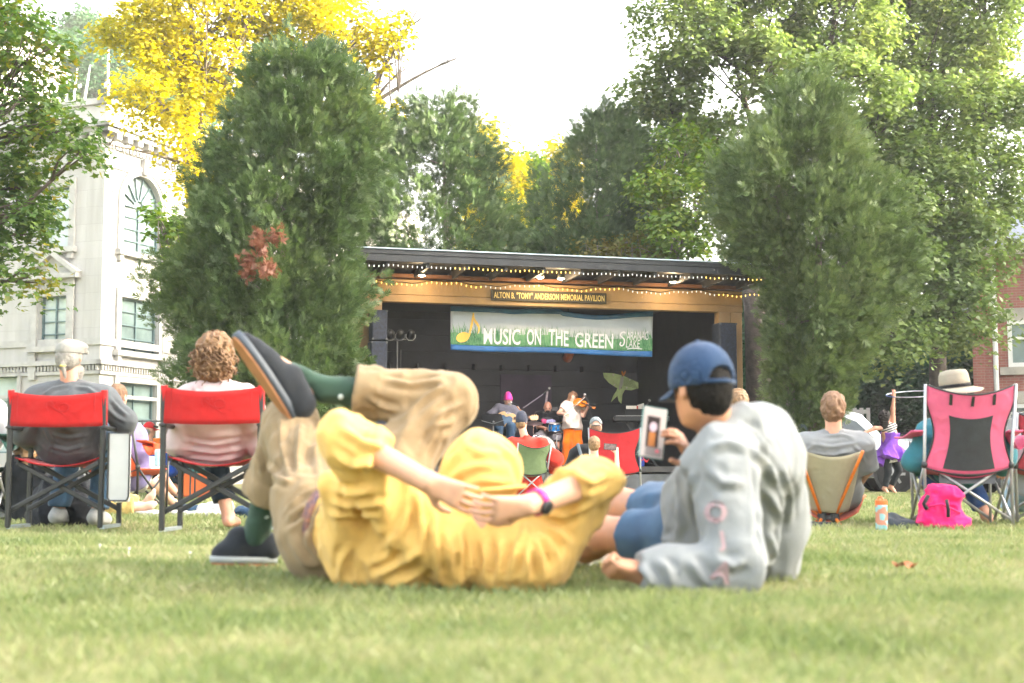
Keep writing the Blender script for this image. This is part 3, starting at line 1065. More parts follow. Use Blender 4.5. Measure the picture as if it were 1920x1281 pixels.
CEDAR = leaf_mat('cedar_foliage', [(.04, .072, .026), (.07, .118, .040), (.105, .16, .052), (.145, .195, .065)], trans=.25, clump=.9)
CEDAR2 = leaf_mat('cedar_foliage_olive', [(.055, .088, .032), (.092, .138, .046), (.13, .182, .062), (.175, .22, .08)], trans=.25, clump=.9)
CEDAR3 = leaf_mat('cedar_foliage_dark', [(.034, .064, .025), (.06, .104, .038), (.09, .14, .048), (.12, .17, .06)], trans=.25, clump=.9)
RUST = leaf_mat('dead_foliage', [(.16, .06, .035), (.24, .09, .05)], trans=.2)
YEL = leaf_mat('maple_yellow_sun', [(.14, .19, .02), (.30, .28, .015), (.52, .45, .02), (.60, .54, .03)], trans=.55, clump=.45)  # yellowish leaves with sunlit yellow mixed into the colour
GRN = leaf_mat('maple_green', [(.085, .135, .042), (.125, .185, .055), (.165, .225, .068), (.22, .265, .08)], trans=.42, clump=.5)
GRNY = leaf_mat('maple_light', [(.06, .12, .02), (.10, .18, .03), (.16, .23, .035), (.26, .26, .04)], trans=.45, clump=.5)
NEAR = leaf_mat('maple_near', [(.035, .075, .02), (.06, .12, .025), (.11, .17, .03), (.32, .24, .02)], trans=.4, clump=.8)
TEAL = leaf_mat('forest_green', [(.03, .085, .04), (.05, .125, .055), (.085, .175, .065)], trans=.3, clump=.4)
AMBER = leaf_mat('shrub_amber', [(.07, .10, .02), (.14, .15, .03), (.22, .17, .04)], trans=.4, clump=.6)

def B_(px, py, Y, rx, ry, rz):
    """a crown lobe centred on a pixel at a depth, radii in pixels of that depth (across, up) and metres deep"""
    s = Y / F
    return (tuple(P(px, py, Y)), (rx * s, ry, rz * s))

# cedar left of the stage
X = PX(540, 23.4)
cedar('cedar_tree', 'huge dark green cedar left of the stage with a rust brown dead bough', (X, 23.4, 0), 7.45,
      [(0, .9, .8), (.03, 1.1, .95), (.13, 1.45, 1.2), (.27, 1.8, 1.05), (.40, 1.9, .95), (.55, 1.6, 1.1), (.68, 1.25, 1.35), (.80, .95, 1.2), (.9, .65, .9), (.96, .4, .65), (1, .15, .3)],
      CEDAR, n=46000, size=.15, trunk_r=.17, seed=5, z0=1.0, patch=(P(512, 478, 21.5), .42, 420), pm=RUST)
X = PX(830, 34.4)
cedar('cedar_tree', 'dark cedar behind the left half of the stage roof', (X, 34.4, 0), 9.6,
      [(0, 1.4, 1.5), (.4, 1.9, 1.75), (.6, 1.9, 1.7), (.75, 1.75, 1.45), (.85, 1.5, 1.1), (.93, 1.05, .7), (1, .3, .15)], CEDAR3, n=34000, size=.18, seed=9)
X = PX(1120, 36.2)
cedar('cedar_tree', 'rounded cedar behind the roof, right of the sky gap', (X, 36.2, 0), 9.6,
      [(0, 1.7, 1.6), (.5, 1.9, 1.7), (.65, 1.75, 1.7), (.80, 1.15, 1.6), (.90, .65, 1.5), (.97, .1, 1.0), (1, .0, .5)], CEDAR3, n=34000, size=.18, seed=14)
X = PX(1500, 25.3)
cedar('cedar_tree', 'tall cedar with pale forked trunks right of the stage', (X, 25.3, 0), 7.4,
      [(0, .3, .4), (.06, .35, .6), (.13, .4, .75), (.2, .4, 1.1), (.3, .4, 1.65), (.42, .55, 1.65), (.52, 1.05, 1.6), (.62, 1.25, 1.5), (.78, 1.2, 1.1), (.88, .5, .95), (.95, .25, .7), (1, .05, .3)],
      CEDAR2, n=42000, size=.15, trunk_r=.14, seed=23, z0=1.15, trunks=2)

# maples
Yd = 36.0
maple('maple_tree', 'tall green maple with open crown behind the cedar right of the stage', (PX(1500, Yd), Yd, 0), P(1490, 60, Yd),
      [B_(1290, 60, 35, 95, 1.3, 85), B_(1250, 160, 36, 75, 1.2, 60), B_(1420, 30, 36, 110, 1.5, 90), B_(1570, 40, 36, 120, 1.6, 80), B_(1450, 120, 35, 70, 1.2, 70),
       B_(1580, 150, 34, 120, 1.2, 50), B_(1340, -70, 36, 160, 1.5, 70), B_(1560, -80, 36, 160, 1.5, 70), B_(1270, 240, 37, 60, 1.0, 50), B_(1640, 260, 36, 90, 1.2, 90), B_(1680, 420, 35, 80, 1.2, 80), B_(1640, 540, 34, 70, 1.0, 70), B_(1370, 260, 36, 60, 1.0, 60)],
      GRN, leaf=.135, per=70, clump=.5, dens=1.5, trunk_r=.26, bark=BARKD)
Yd = 38.0
maple('maple_tree', 'broad hazy green maple at the right edge above the brick building', (PX(1745, Yd), Yd, 0), P(1740, 120, Yd),
      [B_(1720, 80, 38, 110, 1.6, 100), B_(1840, 60, 38, 90, 1.6, 90), B_(1750, 220, 37, 130, 1.6, 90), B_(1850, 330, 37, 80, 1.4, 90), B_(1720, 370, 36, 130, 1.5, 100),
       B_(1800, 470, 36, 110, 1.4, 90), B_(1700, 520, 35, 120, 1.3, 90), B_(1790, 590, 35, 90, 1.2, 60), B_(1650, 620, 34, 90, 1.2, 50), B_(1700, -60, 38, 140, 1.6, 70), B_(1850, -70, 38, 130, 1.6, 80), B_(1880, 190, 38, 60, 1.3, 60)],
      GRN, leaf=.135, per=70, clump=.52, dens=1.6, trunk_r=.28, bark=BARKD)
Yd = 34.5
maple('maple_tree', 'light green young maple rising behind the right end of the stage roof', (PX(1275, Yd), Yd, 0), P(1275, 330, Yd),
      [B_(1270, 280, 34.6, 55, .9, 55), B_(1225, 370, 34.1, 55, .9, 60), B_(1310, 380, 33.6, 60, .9, 70), B_(1260, 440, 33.6, 80, .9, 40), B_(1330, 300, 34.6, 50, .9, 50)],
      GRNY, leaf=.13, per=42, clump=.38, dens=1.5, trunk_r=.11)
Yd = 34.2
maple('maple_shrub', 'low amber tinged maple just above the middle of the stage roof', (PX(1150, Yd), Yd, 0), P(1150, 560, Yd),
      [B_(1120, 462, 34.2, 42, .5, 20), B_(1185, 455, 34.2, 40, .5, 22), B_(1150, 500, 34.4, 80, .6, 30), B_(1225, 480, 34.2, 40, .5, 20)],
      AMBER, leaf=.11, per=40, clump=.28, dens=1.3, trunk_r=.06, cat='shrub')
Yd = 34.0
maple('maple_tree', 'golden yellow maple glowing above the white building and the big cedar', (PX(395, Yd), Yd, 0), P(330, -40, Yd),
      [B_(250, 60, 34, 80, 1.3, 50), B_(330, 120, 34, 90, 1.3, 60), B_(290, 190, 33, 90, 1.1, 45), B_(390, 30, 34, 110, 1.4, 60), B_(420, 160, 34, 80, 1.2, 80),
       B_(372, 270, 33.5, 60, 1.0, 55), B_(520, 40, 35, 110, 1.4, 60), B_(620, 40, 35, 80, 1.3, 60), B_(368, 345, 33, 36, .8, 45), B_(360, -60, 34, 200, 1.5, 50), B_(560, -60, 35, 170, 1.5, 60), B_(690, 60, 35.5, 50, .9, 35)],
      YEL, leaf=.12, per=58, clump=.46, dens=1.25, trunk_r=.2, bark=BARK,
      bare=[(P(400, 330, 33.6), P(165, 265, 32.5), .05), (P(420, 180, 34), P(500, -30, 34), .09), (P(545, 110, 35), P(530, -40, 35), .12)])
Yd = 36.0
maple('maple_tree', 'thin yellow maple with bare grey limbs against the white sky', (PX(690, Yd), Yd, 0), P(680, 190, Yd),
      [B_(745, 50, 36, 32, .7, 34), B_(725, 90, 36, 25, .6, 25), B_(720, 225, 35.5, 70, .9, 40), B_(690, 130, 36, 40, .7, 40), B_(660, 200, 35.5, 60, .8, 50)],
      YEL, leaf=.14, per=26, clump=.36, dens=.8, trunk_r=.17, bark=BARK,
      bare=[(P(680, 190, 36), P(790, 5, 36), .07), (P(690, 200, 36), P(860, 108, 35.8), .06), (P(675, 195, 36), P(705, 60, 36), .06), (P(690, 215, 36), P(775, 120, 36), .05)])
Yd = 21.0
maple('maple_tree', 'green maple with turning leaves reaching in at the left edge', (PX(-260, Yd), Yd, 0), P(-250, 60, Yd),
      [B_(20, 80, 21, 90, 1.1, 60), B_(60, 170, 21, 75, .9, 45), B_(30, 250, 21, 90, 1.0, 60), B_(120, 245, 20.6, 75, .7, 28), B_(150, 285, 20.4, 45, .5, 22), B_(40, 350, 21, 70, .9, 60), B_(20, 440, 21, 70, .8, 50),
       B_(-60, 300, 21, 100, 1.2, 200), B_(-80, 60, 21.5, 120, 1.2, 120), B_(60, 400, 20.7, 50, .6, 30), B_(50, 520, 20.8, 45, .5, 30), B_(-20, 560, 20.8, 40, .5, 45), B_(15, 20, 21, 60, .8, 30)],
      NEAR, leaf=.105, per=50, clump=.36, dens=1.0, trunk_r=.22, star=True, bark=BARKD)
# small bough of green maple in front of the arched window
Yd = 27.5
maple('maple_tree', 'small leafy maple poking out left of the big cedar before the arched window', (PX(372, Yd), Yd, 0), P(352, 470, Yd),
      [B_(300, 420, 27.5, 45, .5, 28), B_(335, 455, 27.5, 45, .5, 45), B_(330, 510, 27.2, 40, .5, 50)], GRNY, leaf=.13, per=28, clump=.3, dens=1.2, trunk_r=.07)
# trees beyond
far = [(915, 345, 56, 55, 120, 'YEL', 'yellowish green maple coloured partly sunlit yellow in the sky gap behind the left rear cedar'),
       (975, 385, 58, 60, 100, 'GRNY', 'pale leafy tree low in the middle of the sky gap'),
       (1050, 365, 60, 60, 105, 'YEL', 'thin pale yellow tree left of the rounded cedar'),
       (1195, 320, 52, 70, 120, 'GRN', 'grey green tree peeping between the rounded cedar and the young maple')]
for (px, py, Yd, rx, rz, mm, lb) in far:
    lm = {'YEL': YEL, 'GRNY': GRNY, 'GRN': GRN}[mm]  # yellow leaves partly stand in for sun that misses these trees
    maple('maple_tree', lb, (PX(px, Yd), Yd, 0), P(px, py, Yd),
          [B_(px + random.uniform(-.5, .5) * rx, py + k, Yd, rx * random.uniform(.5, .8), 1.4, rz * .42) for k in (-rz * .55, -rz * .1, rz * .4, rz * .9)] + [B_(px, py + rz * .7, Yd, rx * 1.1, 1.6, rz * .7)],
          lm, leaf=.21, per=40, clump=.62, dens=2.0, trunk_r=.2, limbs=False)
wood_bg = [(1600, 745, 46, 60, 85), (1680, 735, 47, 60, 95), (1760, 720, 45, 60, 90), (1830, 735, 48, 50, 85), (1540, 700, 48, 60, 110), (1425, 640, 40, 40, 150), (1480, 690, 47, 50, 110), (1405, 560, 44, 40, 120)]
wl = ['dark green tree behind the orange framed chair', 'dark green tree behind the dancer', 'bushy green tree behind the raised hoop', 'pale bushy tree against the brick building corner', 'dark tree behind the forked cedar trunks', 'black green tree beside the right stage post', 'dim green tree seen under the tall cedar', 'shadowed tree behind the right end of the roof']
for (px, py, Yd, rx, rz), lb in zip(wood_bg, wl):
    maple('broadleaf_tree', lb, (PX(px, Yd), Yd, 0), P(px, py, Yd), [B_(px + random.uniform(-.3, .3) * rx, py + k * rz, Yd, rx * .9, 1.3, rz * .5) for k in (-.7, -.1, .5, 1.1)],
          TEAL, leaf=.15, per=60, clump=.5, dens=1.5, trunk_r=.2, limbs=False, bark=BARKD, group='trees behind the right side of the lawn')

# ---------------------------------------------------------------- hills behind; unseen right ridge added and shaped to keep sun off the lawn
hx, hy = np.meshgrid(np.linspace(-260, 260, 131), np.linspace(-90, 330, 106), indexing='ij')
sm = lambda a, b, v: np.clip((v - a) / (b - a), 0, 1) ** 2 * (3 - 2 * np.clip((v - a) / (b - a), 0, 1))
hz = 29 * sm(58, 125, hy) * sm(0, -25, hx) + np.interp(hy, [-90, 22, 26, 37, 42, 52, 58, 330], [33, 33, 27, 29, 38, 38, 30, 33]) * sm(48, 78, hx) + 24 * sm(-45, -90, hx) * sm(-90, 40, hy)  # ridge height varies with depth to shade lawn and building, not the yellow maple
hz = hz + 1.6 * np.sin(hx * .21) * np.sin(hy * .17) * np.clip(hz / 8, 0, 1) - .6
ii = np.arange(hx.size).reshape(hx.shape)
fq = np.stack([ii[:-1, :-1].ravel(), ii[1:, :-1].ravel(), ii[1:, 1:].ravel(), ii[:-1, 1:].ravel()], 1)
ho = link('hills', np.stack([hx.ravel(), hy.ravel(), hz.ravel()], 1), fq, mat('hill_ground', (.05, .08, .03), .95, .4, .2, .5, 2.0), smooth=True)
tag(ho, 'wooded hillside rising around the green', 'hills', kind='structure')
def hill_z(x, y):
    i = np.argmin(np.abs(np.linspace(-260, 260, 131) - x)); j = np.argmin(np.abs(np.linspace(-90, 330, 106) - y))
    return float(hz[i, j])
hl = [(70, 96, 'GRN'), (115, 100, 'GRN'), (150, 104, 'GRN'), (190, 98, 'GRN'), (235, 101, 'GRN'), (280, 97, 'GRN'), (320, 105, 'GRN'), (130, 128, 'GRNY'), (180, 130, 'YEL'), (235, 126, 'YEL'), (290, 130, 'GRNY'), (100, 132, 'YEL'), (210, 150, 'GRNY')]
for k, (px, Yd, mm) in enumerate(hl):
    x = PX(px, Yd); z = hill_z(x, Yd)
    hgt = random.uniform(10, 13)
    lm = {'YEL': YEL, 'GRNY': GRNY, 'GRN': TEAL}[mm]  # dark leaves carry the hillside shade, yellow ones its sunlight, in their colour
    maple('hillside_tree', ('sunlight coloured yellow' if mm == 'YEL' else 'pale green' if mm == 'GRNY' else 'grey green') + ' tree on the hillside above the white building', (x, Yd, z), (x, Yd, z + hgt * .7),
          [((x + random.uniform(-1, 1), Yd, z + hgt * f), (hgt * .3 * w, hgt * .28, hgt * .17)) for f, w in ((.35, .9), (.55, 1.05), (.75, .85), (.92, .5))], lm, leaf=.28, per=44, clump=.9, dens=1.2, trunk_r=.2, limbs=False, group='trees on the hillside above the white building')
for k, (px, py0, py1, dx) in enumerate([(110, 180, 120, 4), (133, 190, 128, 12), (128, 190, 132, -3), (155, 150, 122, 14)]):
    mb = MB(); mb.tube(curve_pts(P(px, py0 + 60, 88), P(px + dx, py1, 88), 0, 6, .04), [.085, .08, .08, .075, .07, .05, .03], 7)
    single('birch_tree', ['pale birch trunk leftmost above the white parapet', 'pale birch trunk leaning right above the parapet', 'slim pale birch trunk beside the leaning one', 'short birch snag leaning right on the hillside'][k], 'tree', mb, BARKB, smooth=True)

# ---------------------------------------------------------------- thin haze added to stand in for veiling lens flare
hb_ = MB(); hb_.box((0, 190, 48), (820, 600, 104))
hm_, nt_, out_ = new_mat('flare_haze'); pv_ = nt_.nodes.new('ShaderNodeVolumePrincipled')
pv_.inputs['Color'].default_value = (.97, .97, .95, 1); pv_.inputs['Density'].default_value = .0008; pv_.inputs['Anisotropy'].default_value = 0.15
nt_.links.new(pv_.outputs[0], out_.inputs['Volume'])
tag(hb_.build('haze', hm_), 'thin pale evening haze over the whole green', 'haze', kind='stuff')
# ---------------------------------------------------------------- the bandstand
PA = math.radians(15.0)
PO = Vector((PX(663, 25.0), 25.0, 0))
MP = Matrix.Translation(PO) @ Matrix.Rotation(PA, 4, 'Z')
PU, PV = Vector((math.cos(PA), math.sin(PA), 0)), Vector((-math.sin(PA), math.cos(PA), 0))
MPI = MP.inverted()

def pl(px, py, y=0.0):
    """pixel -> pavilion local point on the plane at local depth y"""
    return MPI @ on_plane(px, py, PO + PV * y, PV)

def wp(x, y, z): return MP @ Vector((x, y, z))

TAN = mat('painted_wood_tan', (.36, .225, .105), .65, .10, 3.0, .15, 40.0)
TANR = mat('painted_wood_rust', (.20, .085, .04), .7, .15, 3.0, .15, 40.0)
BLK = mat('black_paint', (.016, .018, .022), .6, .3, 3.0, .1, 30.0)
WALLD = mat('dark_wall_boards', (.026, .031, .036), .65, .2, 2.0, .15, 30.0)
ROOFD = mat('charcoal_fascia', (.022, .025, .03), .6, .25, 4.0, .15, 30.0)
METL = mat('pale_metal', (.42, .50, .56), .4, .08, 5.0, metal=.6)
STEEL = mat('steel', (.5, .5, .5), .35, .1, 8.0, metal=.9)
CHROME = mat('chrome', (.7, .7, .72), .2, .05, 8.0, metal=1.0)
PLAST = mat('black_plastic', (.015, .016, .018), .45, .2, 10.0)
GREYP = mat('grey_paint', (.12, .125, .13), .7, .2, 4.0, .1)
WHITE = mat('white_paint', (.75, .75, .73), .55, .05, 5.0)
WD = 7.40; SD = 5.6; FL = 0.52; BT, BB = 3.86, 3.43
pav = thing('pavilion', 'low tan and black open bandstand with shed roof on the green', 'pavilion', M=MP)
MB().box((WD / 2, SD / 2 - .3, FL - .05), (WD - .04, SD + .9, .1)).build('stage_floor', mat('stage_boards', (.06, .055, .055), .7, .3, 3.0), pav)
MB().box((WD / 2, -.735, FL / 2 - .06), (WD - .1, .03, FL - .16)).build('stage_skirt', GREYP, pav)
for (x0, x1) in ((0, .5), (WD - .5, WD)):
    m = MB(); m.box(((x0 + x1) / 2 - .13, 0, (BB) / 2), (.235, .2, BB), bev=.006); m.box(((x0 + x1) / 2 + .118, .004, BB / 2), (.235, .2, BB), bev=.006)
    m.build('post', TAN, pav)
m = MB(); m.box((WD / 2, 0, BB + .065), (WD, .2, .128), bev=.006); m.box((WD / 2, .003, BB + .27), (WD, .2, .272), bev=.006)
m.build('beam', TAN, pav)
MB().box((WD / 2, -.005, BT + .045), (WD, .2, .07), bev=.006).build('trim_board', TANR, pav)
MB().box((WD / 2, SD - .05, 1.95), (WD - .1, .1, 4.0)).build('back_wall_core', BLK, pav)
m = MB()
for k in range(9): m.box((WD / 2, SD - .125, .70 + k * .36), (WD - .12, .04, .345), bev=.006)
m.build('back_wall', WALLD, pav)
for x in (.06, WD - .06): MB().box((x, SD / 2 + .1, 1.95), (.08, SD - .25, 3.9)).build('side_wall', BLK, pav)
e0, e1 = -1.25, SD + .5
m = MB()
xa, xb = -.30, WD + .46
m.add([(xa, e0, 4.02), (xb, e0, 4.02), (xb, e1, 3.92), (xa, e1, 3.92), (xa, e0, 4.17), (xb, e0, 4.17), (xb, e1, 4.07), (xa, e1, 4.07)], [[0, 3, 2, 1], [4, 5, 6, 7], [0, 1, 5, 4], [1, 2, 6, 5], [2, 3, 7, 6], [3, 0, 4, 7]])
roof = m.build('roof', BLK, pav)
m = MB(); m.box(((xa + xb) / 2, e0 - .022, 4.03), (xb - xa + .04, .04, .12), bev=.004); m.box(((xa + xb) / 2, e0 - .032, 4.132), (xb - xa + .05, .045, .078), bev=.004)
m.build('fascia', ROOFD, roof)
MB().box(((xa + xb) / 2, e0 - .03, 4.188), (xb - xa + .06, .10, .022), bev=.003).build('drip_edge', METL, roof)
for k in range(12):
    x = -.3 + k * .69
    MB().bar((x, e0 + .02, 3.955), (x, .9, 3.93), .05, .13).build('rafter', mat('rafter_wood', (.05, .05, .055), .7, .3, 5.0), pav)
# inner rafter tails and the plain dark panel on the back wall
for k in range(10):
    MB().box((1.0 + k * .62, SD - .27, 2.72), (.06, .22, .12)).build('wall_bracket', BLK, pav)
a = pl(938, 702, SD - .16); b = pl(1034, 860, SD - .16)
MB().box(((a.x + b.x) / 2, SD - .165, (a.z + FL) / 2), (b.x - a.x, .03, a.z - FL), bev=.004).build('wall_panel', mat('panel_purple_light', (.055, .045, .07), .75, .2, 2.0), pav)  # purple stage light put into the panel colour

# name board
a = pl(921, 543, -.13); b = pl(1137, 569, -.13)
c = (pl(921, 545, -.13) + pl(1137, 568, -.13)) / 2
nb = thing('name_sign', 'dark wooden name board with gold letters on the tan beam', 'sign', M=MP @ Matrix.Translation((c.x, -.125, c.z)))
w_, h_ = abs(b.x - a.x), .20
MB().box((0, 0, 0), (w_, .04, h_), bev=.006).build('board', mat('sign_board', (.05, .042, .03), .7, .25, 8.0, .2), nb)
V, Fs = text_geo('ALTON B. "TONY" ANDERSON MEMORIAL PAVILION', .16, .0025, .004, 1.0, space=1.06)
V[:, 0] *= (w_ - .09) / (V[:, 0].max() - V[:, 0].min()); V[:, 1] *= .115 / (V[:, 1].max() - V[:, 1].min())
link('lettering', np.stack([V[:, 0], -.024 - V[:, 2] * 0 - .004 * (V[:, 2] > 0), V[:, 1]], 1), Fs, mat('gold_letters', (.72, .55, .2), .5, .1), nb)

# ---- banner
YB = .35
A0, A1 = pl(845, 574, YB), pl(1225, 584, YB)
B0, B1 = pl(845, 656, YB), pl(1223, 669, YB)
bw = A1.x - A0.x; bh = 0.80
BL0 = B0.x; 
zt0, zt1 = A0.z, A1.z
def ban(u, v, off=0.0):
    """u 0..1 across, v 0..1 up -> pavilion local point; hangs from three points so the top sags between them"""
    sag = .045 * (1 - abs(math.cos(math.pi * (u - .04) * 2.0)) ** 0.6) if u < .54 else .105 * math.sin(math.pi * (u - .42) / .58) ** 2
    top = lerp(zt0, zt1, u) - sag * (.95 if u > .3 else .8)
    bot = lerp(B0.z, B1.z, u) - .01 * math.sin(u * 9)
    z = bot + (top - bot) * v
    y = YB + .022 * math.sin(u * 13 + v * 1.5) * (.4 + .6 * v) + .012 * math.sin(u * 31 + v * 5) * v - off
    return Vector((lerp(lerp(B0.x, B1.x, u), lerp(A0.x, A1.x, u), v), y, z))
bn = thing('banner', 'wide festival banner with grass and big white letters hung under the beam', 'banner', M=MP @ Matrix.Translation(ban(.5, 0)))
BO = ban(.5, 0)
def strip(v0, v1, off, nu=64, nv=10):
    m = MB(); m.sheet([[ban(i / nu, lerp(v0, v1, j / nv), off) - BO for i in range(nu + 1)] for j in range(nv + 1)], .003, (0, 1, 0)); return m
def vinyl(name, col, **k): return mat(name, col, .45, k.pop('var', .05), k.pop('scale', 3.0), **k)
strip(0, 1, 0).build('cloth', vinyl('banner_white', (.46, .50, .56)), bn, smooth=True)
strip(.0, .125, .006, 64, 3).build('lower_band', vinyl('banner_blue', (.015, .12, .36), var=.25, scale=2.0), bn, smooth=True)
strip(.885, 1, .006, 64, 3).build('upper_band', vinyl('banner_blue_dark', (.018, .11, .25), var=.3, scale=2.0), bn, smooth=True)
m = MB()
for k in range(1500):                                   # printed grass blades
    u = random.uniform(.002, .998); d = random.random() ** .6
    v0 = lerp(.125, .46, random.random() ** 1.6); hh = random.uniform(.08, .30) * (1 - .5 * v0); ln = random.uniform(-.012, .012); w = random.uniform(.0007, .0022)
    ps = [(u - w, v0), (u + w, v0), (u + ln * .5 + w * .6, v0 + hh * .6), (min(.998, max(.002, u + ln)), v0 + hh)]
    m.add([ban(min(.999, max(.001, x)), min(y, .86), .004) - BO for x, y in ps], [[0, 1, 2, 3]])
gm = leaf_mat('banner_grass_ink', [(.018, .11, .045), (.05, .20, .085), (.13, .33, .15), (.24, .44, .24)], trans=0.0, clump=3.0)
strip(.125, .40, .003, 64, 4).build('printed_meadow', vinyl('banner_green', (.09, .25, .11), var=.5, scale=9.0, col2=(.17, .34, .17)), bn, smooth=True)
m.build('printed_grass', gm, bn)['kind'] = 'stuff'
def on_banner(V, Fs, u0, u1, v0, v1, off):
    x0, x1 = V[:, 0].min(), V[:, 0].max(); y0, y1 = V[:, 1].min(), V[:, 1].max()
    return [ban(lerp(u0, u1, (a - x0) / (x1 - x0)), lerp(v0, v1, (b - y0) / (y1 - y0)), off) - BO for a, b in V[:, :2]]
wl_ = vinyl('banner_letters', (.72, .72, .78))
for t, u0, u1 in (('MUSIC', .158, .335), ('ON', .367, .437), ('THE', .474, .575), ('GREEN', .607, .797)):
    V, Fs = text_geo(t, 1, .016, 0, .6)
    link('lettering', np.array(on_banner(V, Fs, u0, u1, .165, .535, .010)), Fs, wl_, bn)
V, Fs = text_geo('ARANAC', 1, .0, 0, .8, shear=.1); link('lettering', np.array(on_banner(V, Fs, .864, .978, .37, .56, .010)), Fs, wl_, bn)
V, Fs = text_geo('LAKE', 1, .0, 0, .8, shear=.15); link('lettering', np.array(on_banner(V, Fs, .862, .935, .20, .375, .010)), Fs, wl_, bn)
def stroke(uv, w, name, mm, off=.010):
    m = MB(); n = len(uv)
    L, R_ = [], []
    for i in range(n):
        a = Vector((uv[max(0, i - 1)][0] * 4.6, uv[max(0, i - 1)][1])); b = Vector((uv[min(n - 1, i + 1)][0] * 4.6, uv[min(n - 1, i + 1)][1]))
        d = (b - a).normalized(); p = Vector((-d.y, d.x)) * w
        L.append(ban(uv[i][0] + p.x / 4.6, uv[i][1] + p.y, off) - BO); R_.append(ban(uv[i][0] - p.x / 4.6, uv[i][1] - p.y, off) - BO)
    m.sheet([L, R_]); return m.build(name, mm, bn)
def bez(p, n=24):
    out = []
    for i in range(n + 1):
        t = i / n * (len(p) - 1); k = min(int(t), len(p) - 2); f = t - k
        P0, P1, P2, P3 = p[max(0, k - 1)], p[k], p[k + 1], p[min(len(p) - 1, k + 2)]
        out.append(tuple(.5 * (2 * P1[q] + (P2[q] - P0[q]) * f + (2 * P0[q] - 5 * P1[q] + 4 * P2[q] - P3[q]) * f * f + (3 * P1[q] - P0[q] - 3 * P2[q] + P3[q]) * f ** 3) for q in (0, 1)))
    return out
stroke(bez([(.858, .53), (.850, .56), (.838, .545), (.832, .49), (.842, .44), (.853, .38), (.852, .29), (.842, .24), (.832, .27), (.836, .33)], 40), .016, 'lettering', wl_)
stroke(bez([(.868, .165), (.90, .185), (.945, .17)], 12), .011, 'lettering', wl_)
# gold note
gold = vinyl('banner_gold', (.86, .52, .08), var=.12, scale=4.0)
m = MB(); c0 = (.058, .30)
ring = [(c0[0] + .032 * math.cos(a) / 1 * .98, c0[1] + .115 * math.sin(a) + .03 * math.cos(a)) for a in np.linspace(0, 2 * math.pi, 28)[:-1]]
m.add([ban(*p, .011) - BO for p in ring], [list(range(27))]); m.build('note_head', gold, bn)
m = MB()
st = [(.083, .31), (.090, .33), (.110, .70), (.118, .62), (.131, .55), (.138, .47), (.132, .38), (.127, .37), (.130, .44), (.126, .52), (.112, .60), (.112, .88), (.105, .88), (.098, .66)]
m.add([ban(*p, .0112) - BO for p in [(.083, .31), (.091, .32), (.108, .62), (.112, .86), (.106, .86)]], [[0, 1, 2, 3, 4]])
fl_ = bez([(.112, .86), (.116, .74), (.128, .66), (.139, .56), (.138, .46), (.128, .38)], 16); fi = bez([(.107, .80), (.112, .66), (.122, .60), (.131, .53), (.131, .45), (.128, .38)], 16)
k0 = len(m.v); m.sheet([[ban(*p, .0112) - BO for p in fl_], [ban(*p, .0112) - BO for p in fi]]); m.build('note_stem', gold, bn)

# ---- string lights
BULBY = mat('bulb_lit', (1.0, .62, .12), .4, .05, emit=.32); BULBW = mat('bulb_pale', (.75, .78, .72), .4, .05, emit=.12); WIRE = mat('dark_wire', (.02, .025, .02), .6)
def light_string(label, pts, cols, jig):
    base = Vector(pts[0])
    root = thing('string_lights', label, 'string lights', M=MP @ Matrix.Translation(base))
    MB().tube([Vector(p) - base for p in pts], .006, 4).build('cable', WIRE, root)
    proto = {}
    for i, p in enumerate(pts):
        for rep in range(1):
            cc = cols(i / len(pts))
            q = Vector(p) - base + Vector((0, -.012, -.03 - random.uniform(0, jig)))
            if cc not in proto:
                proto[cc] = MB().ball((0, 0, 0), (.008, .008, .02), 6).build('bulb', BULBY if cc == 'y' else BULBW, root); o = proto[cc]
            else:
                o = proto[cc].copy(); COL.objects.link(o); o.parent = root
            o.location = q
n = 96
pts = [(lerp(xa + .2, xb - .1, i / (n - 1)), e0 + .03 + .01 * random.random(), 3.955 - .012 * abs(math.sin(i * .42)) - .01 * random.random()) for i in range(n)]
light_string('pale and amber icicle string lights along the roof eave', pts, lambda t: 'y' if (.20 < t < .47 or t > .78 and random.random() < .6) else 'w', .02)
n = 92
pts = [(lerp(-.35, WD + .5, i / (n - 1)), -.125, BT - .06 + .028 * math.sin(i * .36) + .012 * math.sin(i * 1.1)) for i in range(n)]
light_string('amber string lights draped along the tan beam', pts, lambda t: 'y' if (t < .32 or .45 < t < .64 or t > .86) else 'w', .012)
# ---- dome lamps under the eave
LAMPM = mat('lamp_glow', (1.0, .86, .6), .4, .02, emit=5.0)
for (px, py, lb) in ((791, 517, 'lit dome lamp at the left under the eave'), (1013, 521, 'lit dome lamp above the sign, left one of the close pair'), (1052, 523, 'lit dome lamp above the sign, right one of the close pair'), (1262, 529, 'lit dome lamp at the right under the eave')):
    p = pl(px, py, -.62)
    r = thing('dome_lamp', lb, 'lamp', M=MP @ Matrix.Translation(p), group='dome lamps under the eave')
    MB().lathe([(.012, .22), (.02, .12), (.055, .085), (.078, .0), (.074, .0), (.05, .08), (.012, .10)], n=16).build('shade', mat('lamp_metal', (.12, .13, .13), .4, .1, metal=.5), r, smooth=True)
    MB().ball((0, 0, .012), (.062, .062, .03), 10).build('bulb', LAMPM, r, smooth=True)
    pt = bpy.data.lights.new('lamp_light', 'POINT'); pt.energy = 1.8; pt.color = (1, .72, .4); pt.shadow_soft_size = .05
    lo = bpy.data.objects.new('lamp_light', pt); COL.objects.link(lo); lo.parent = r; lo.location = (0, 0, -.06)

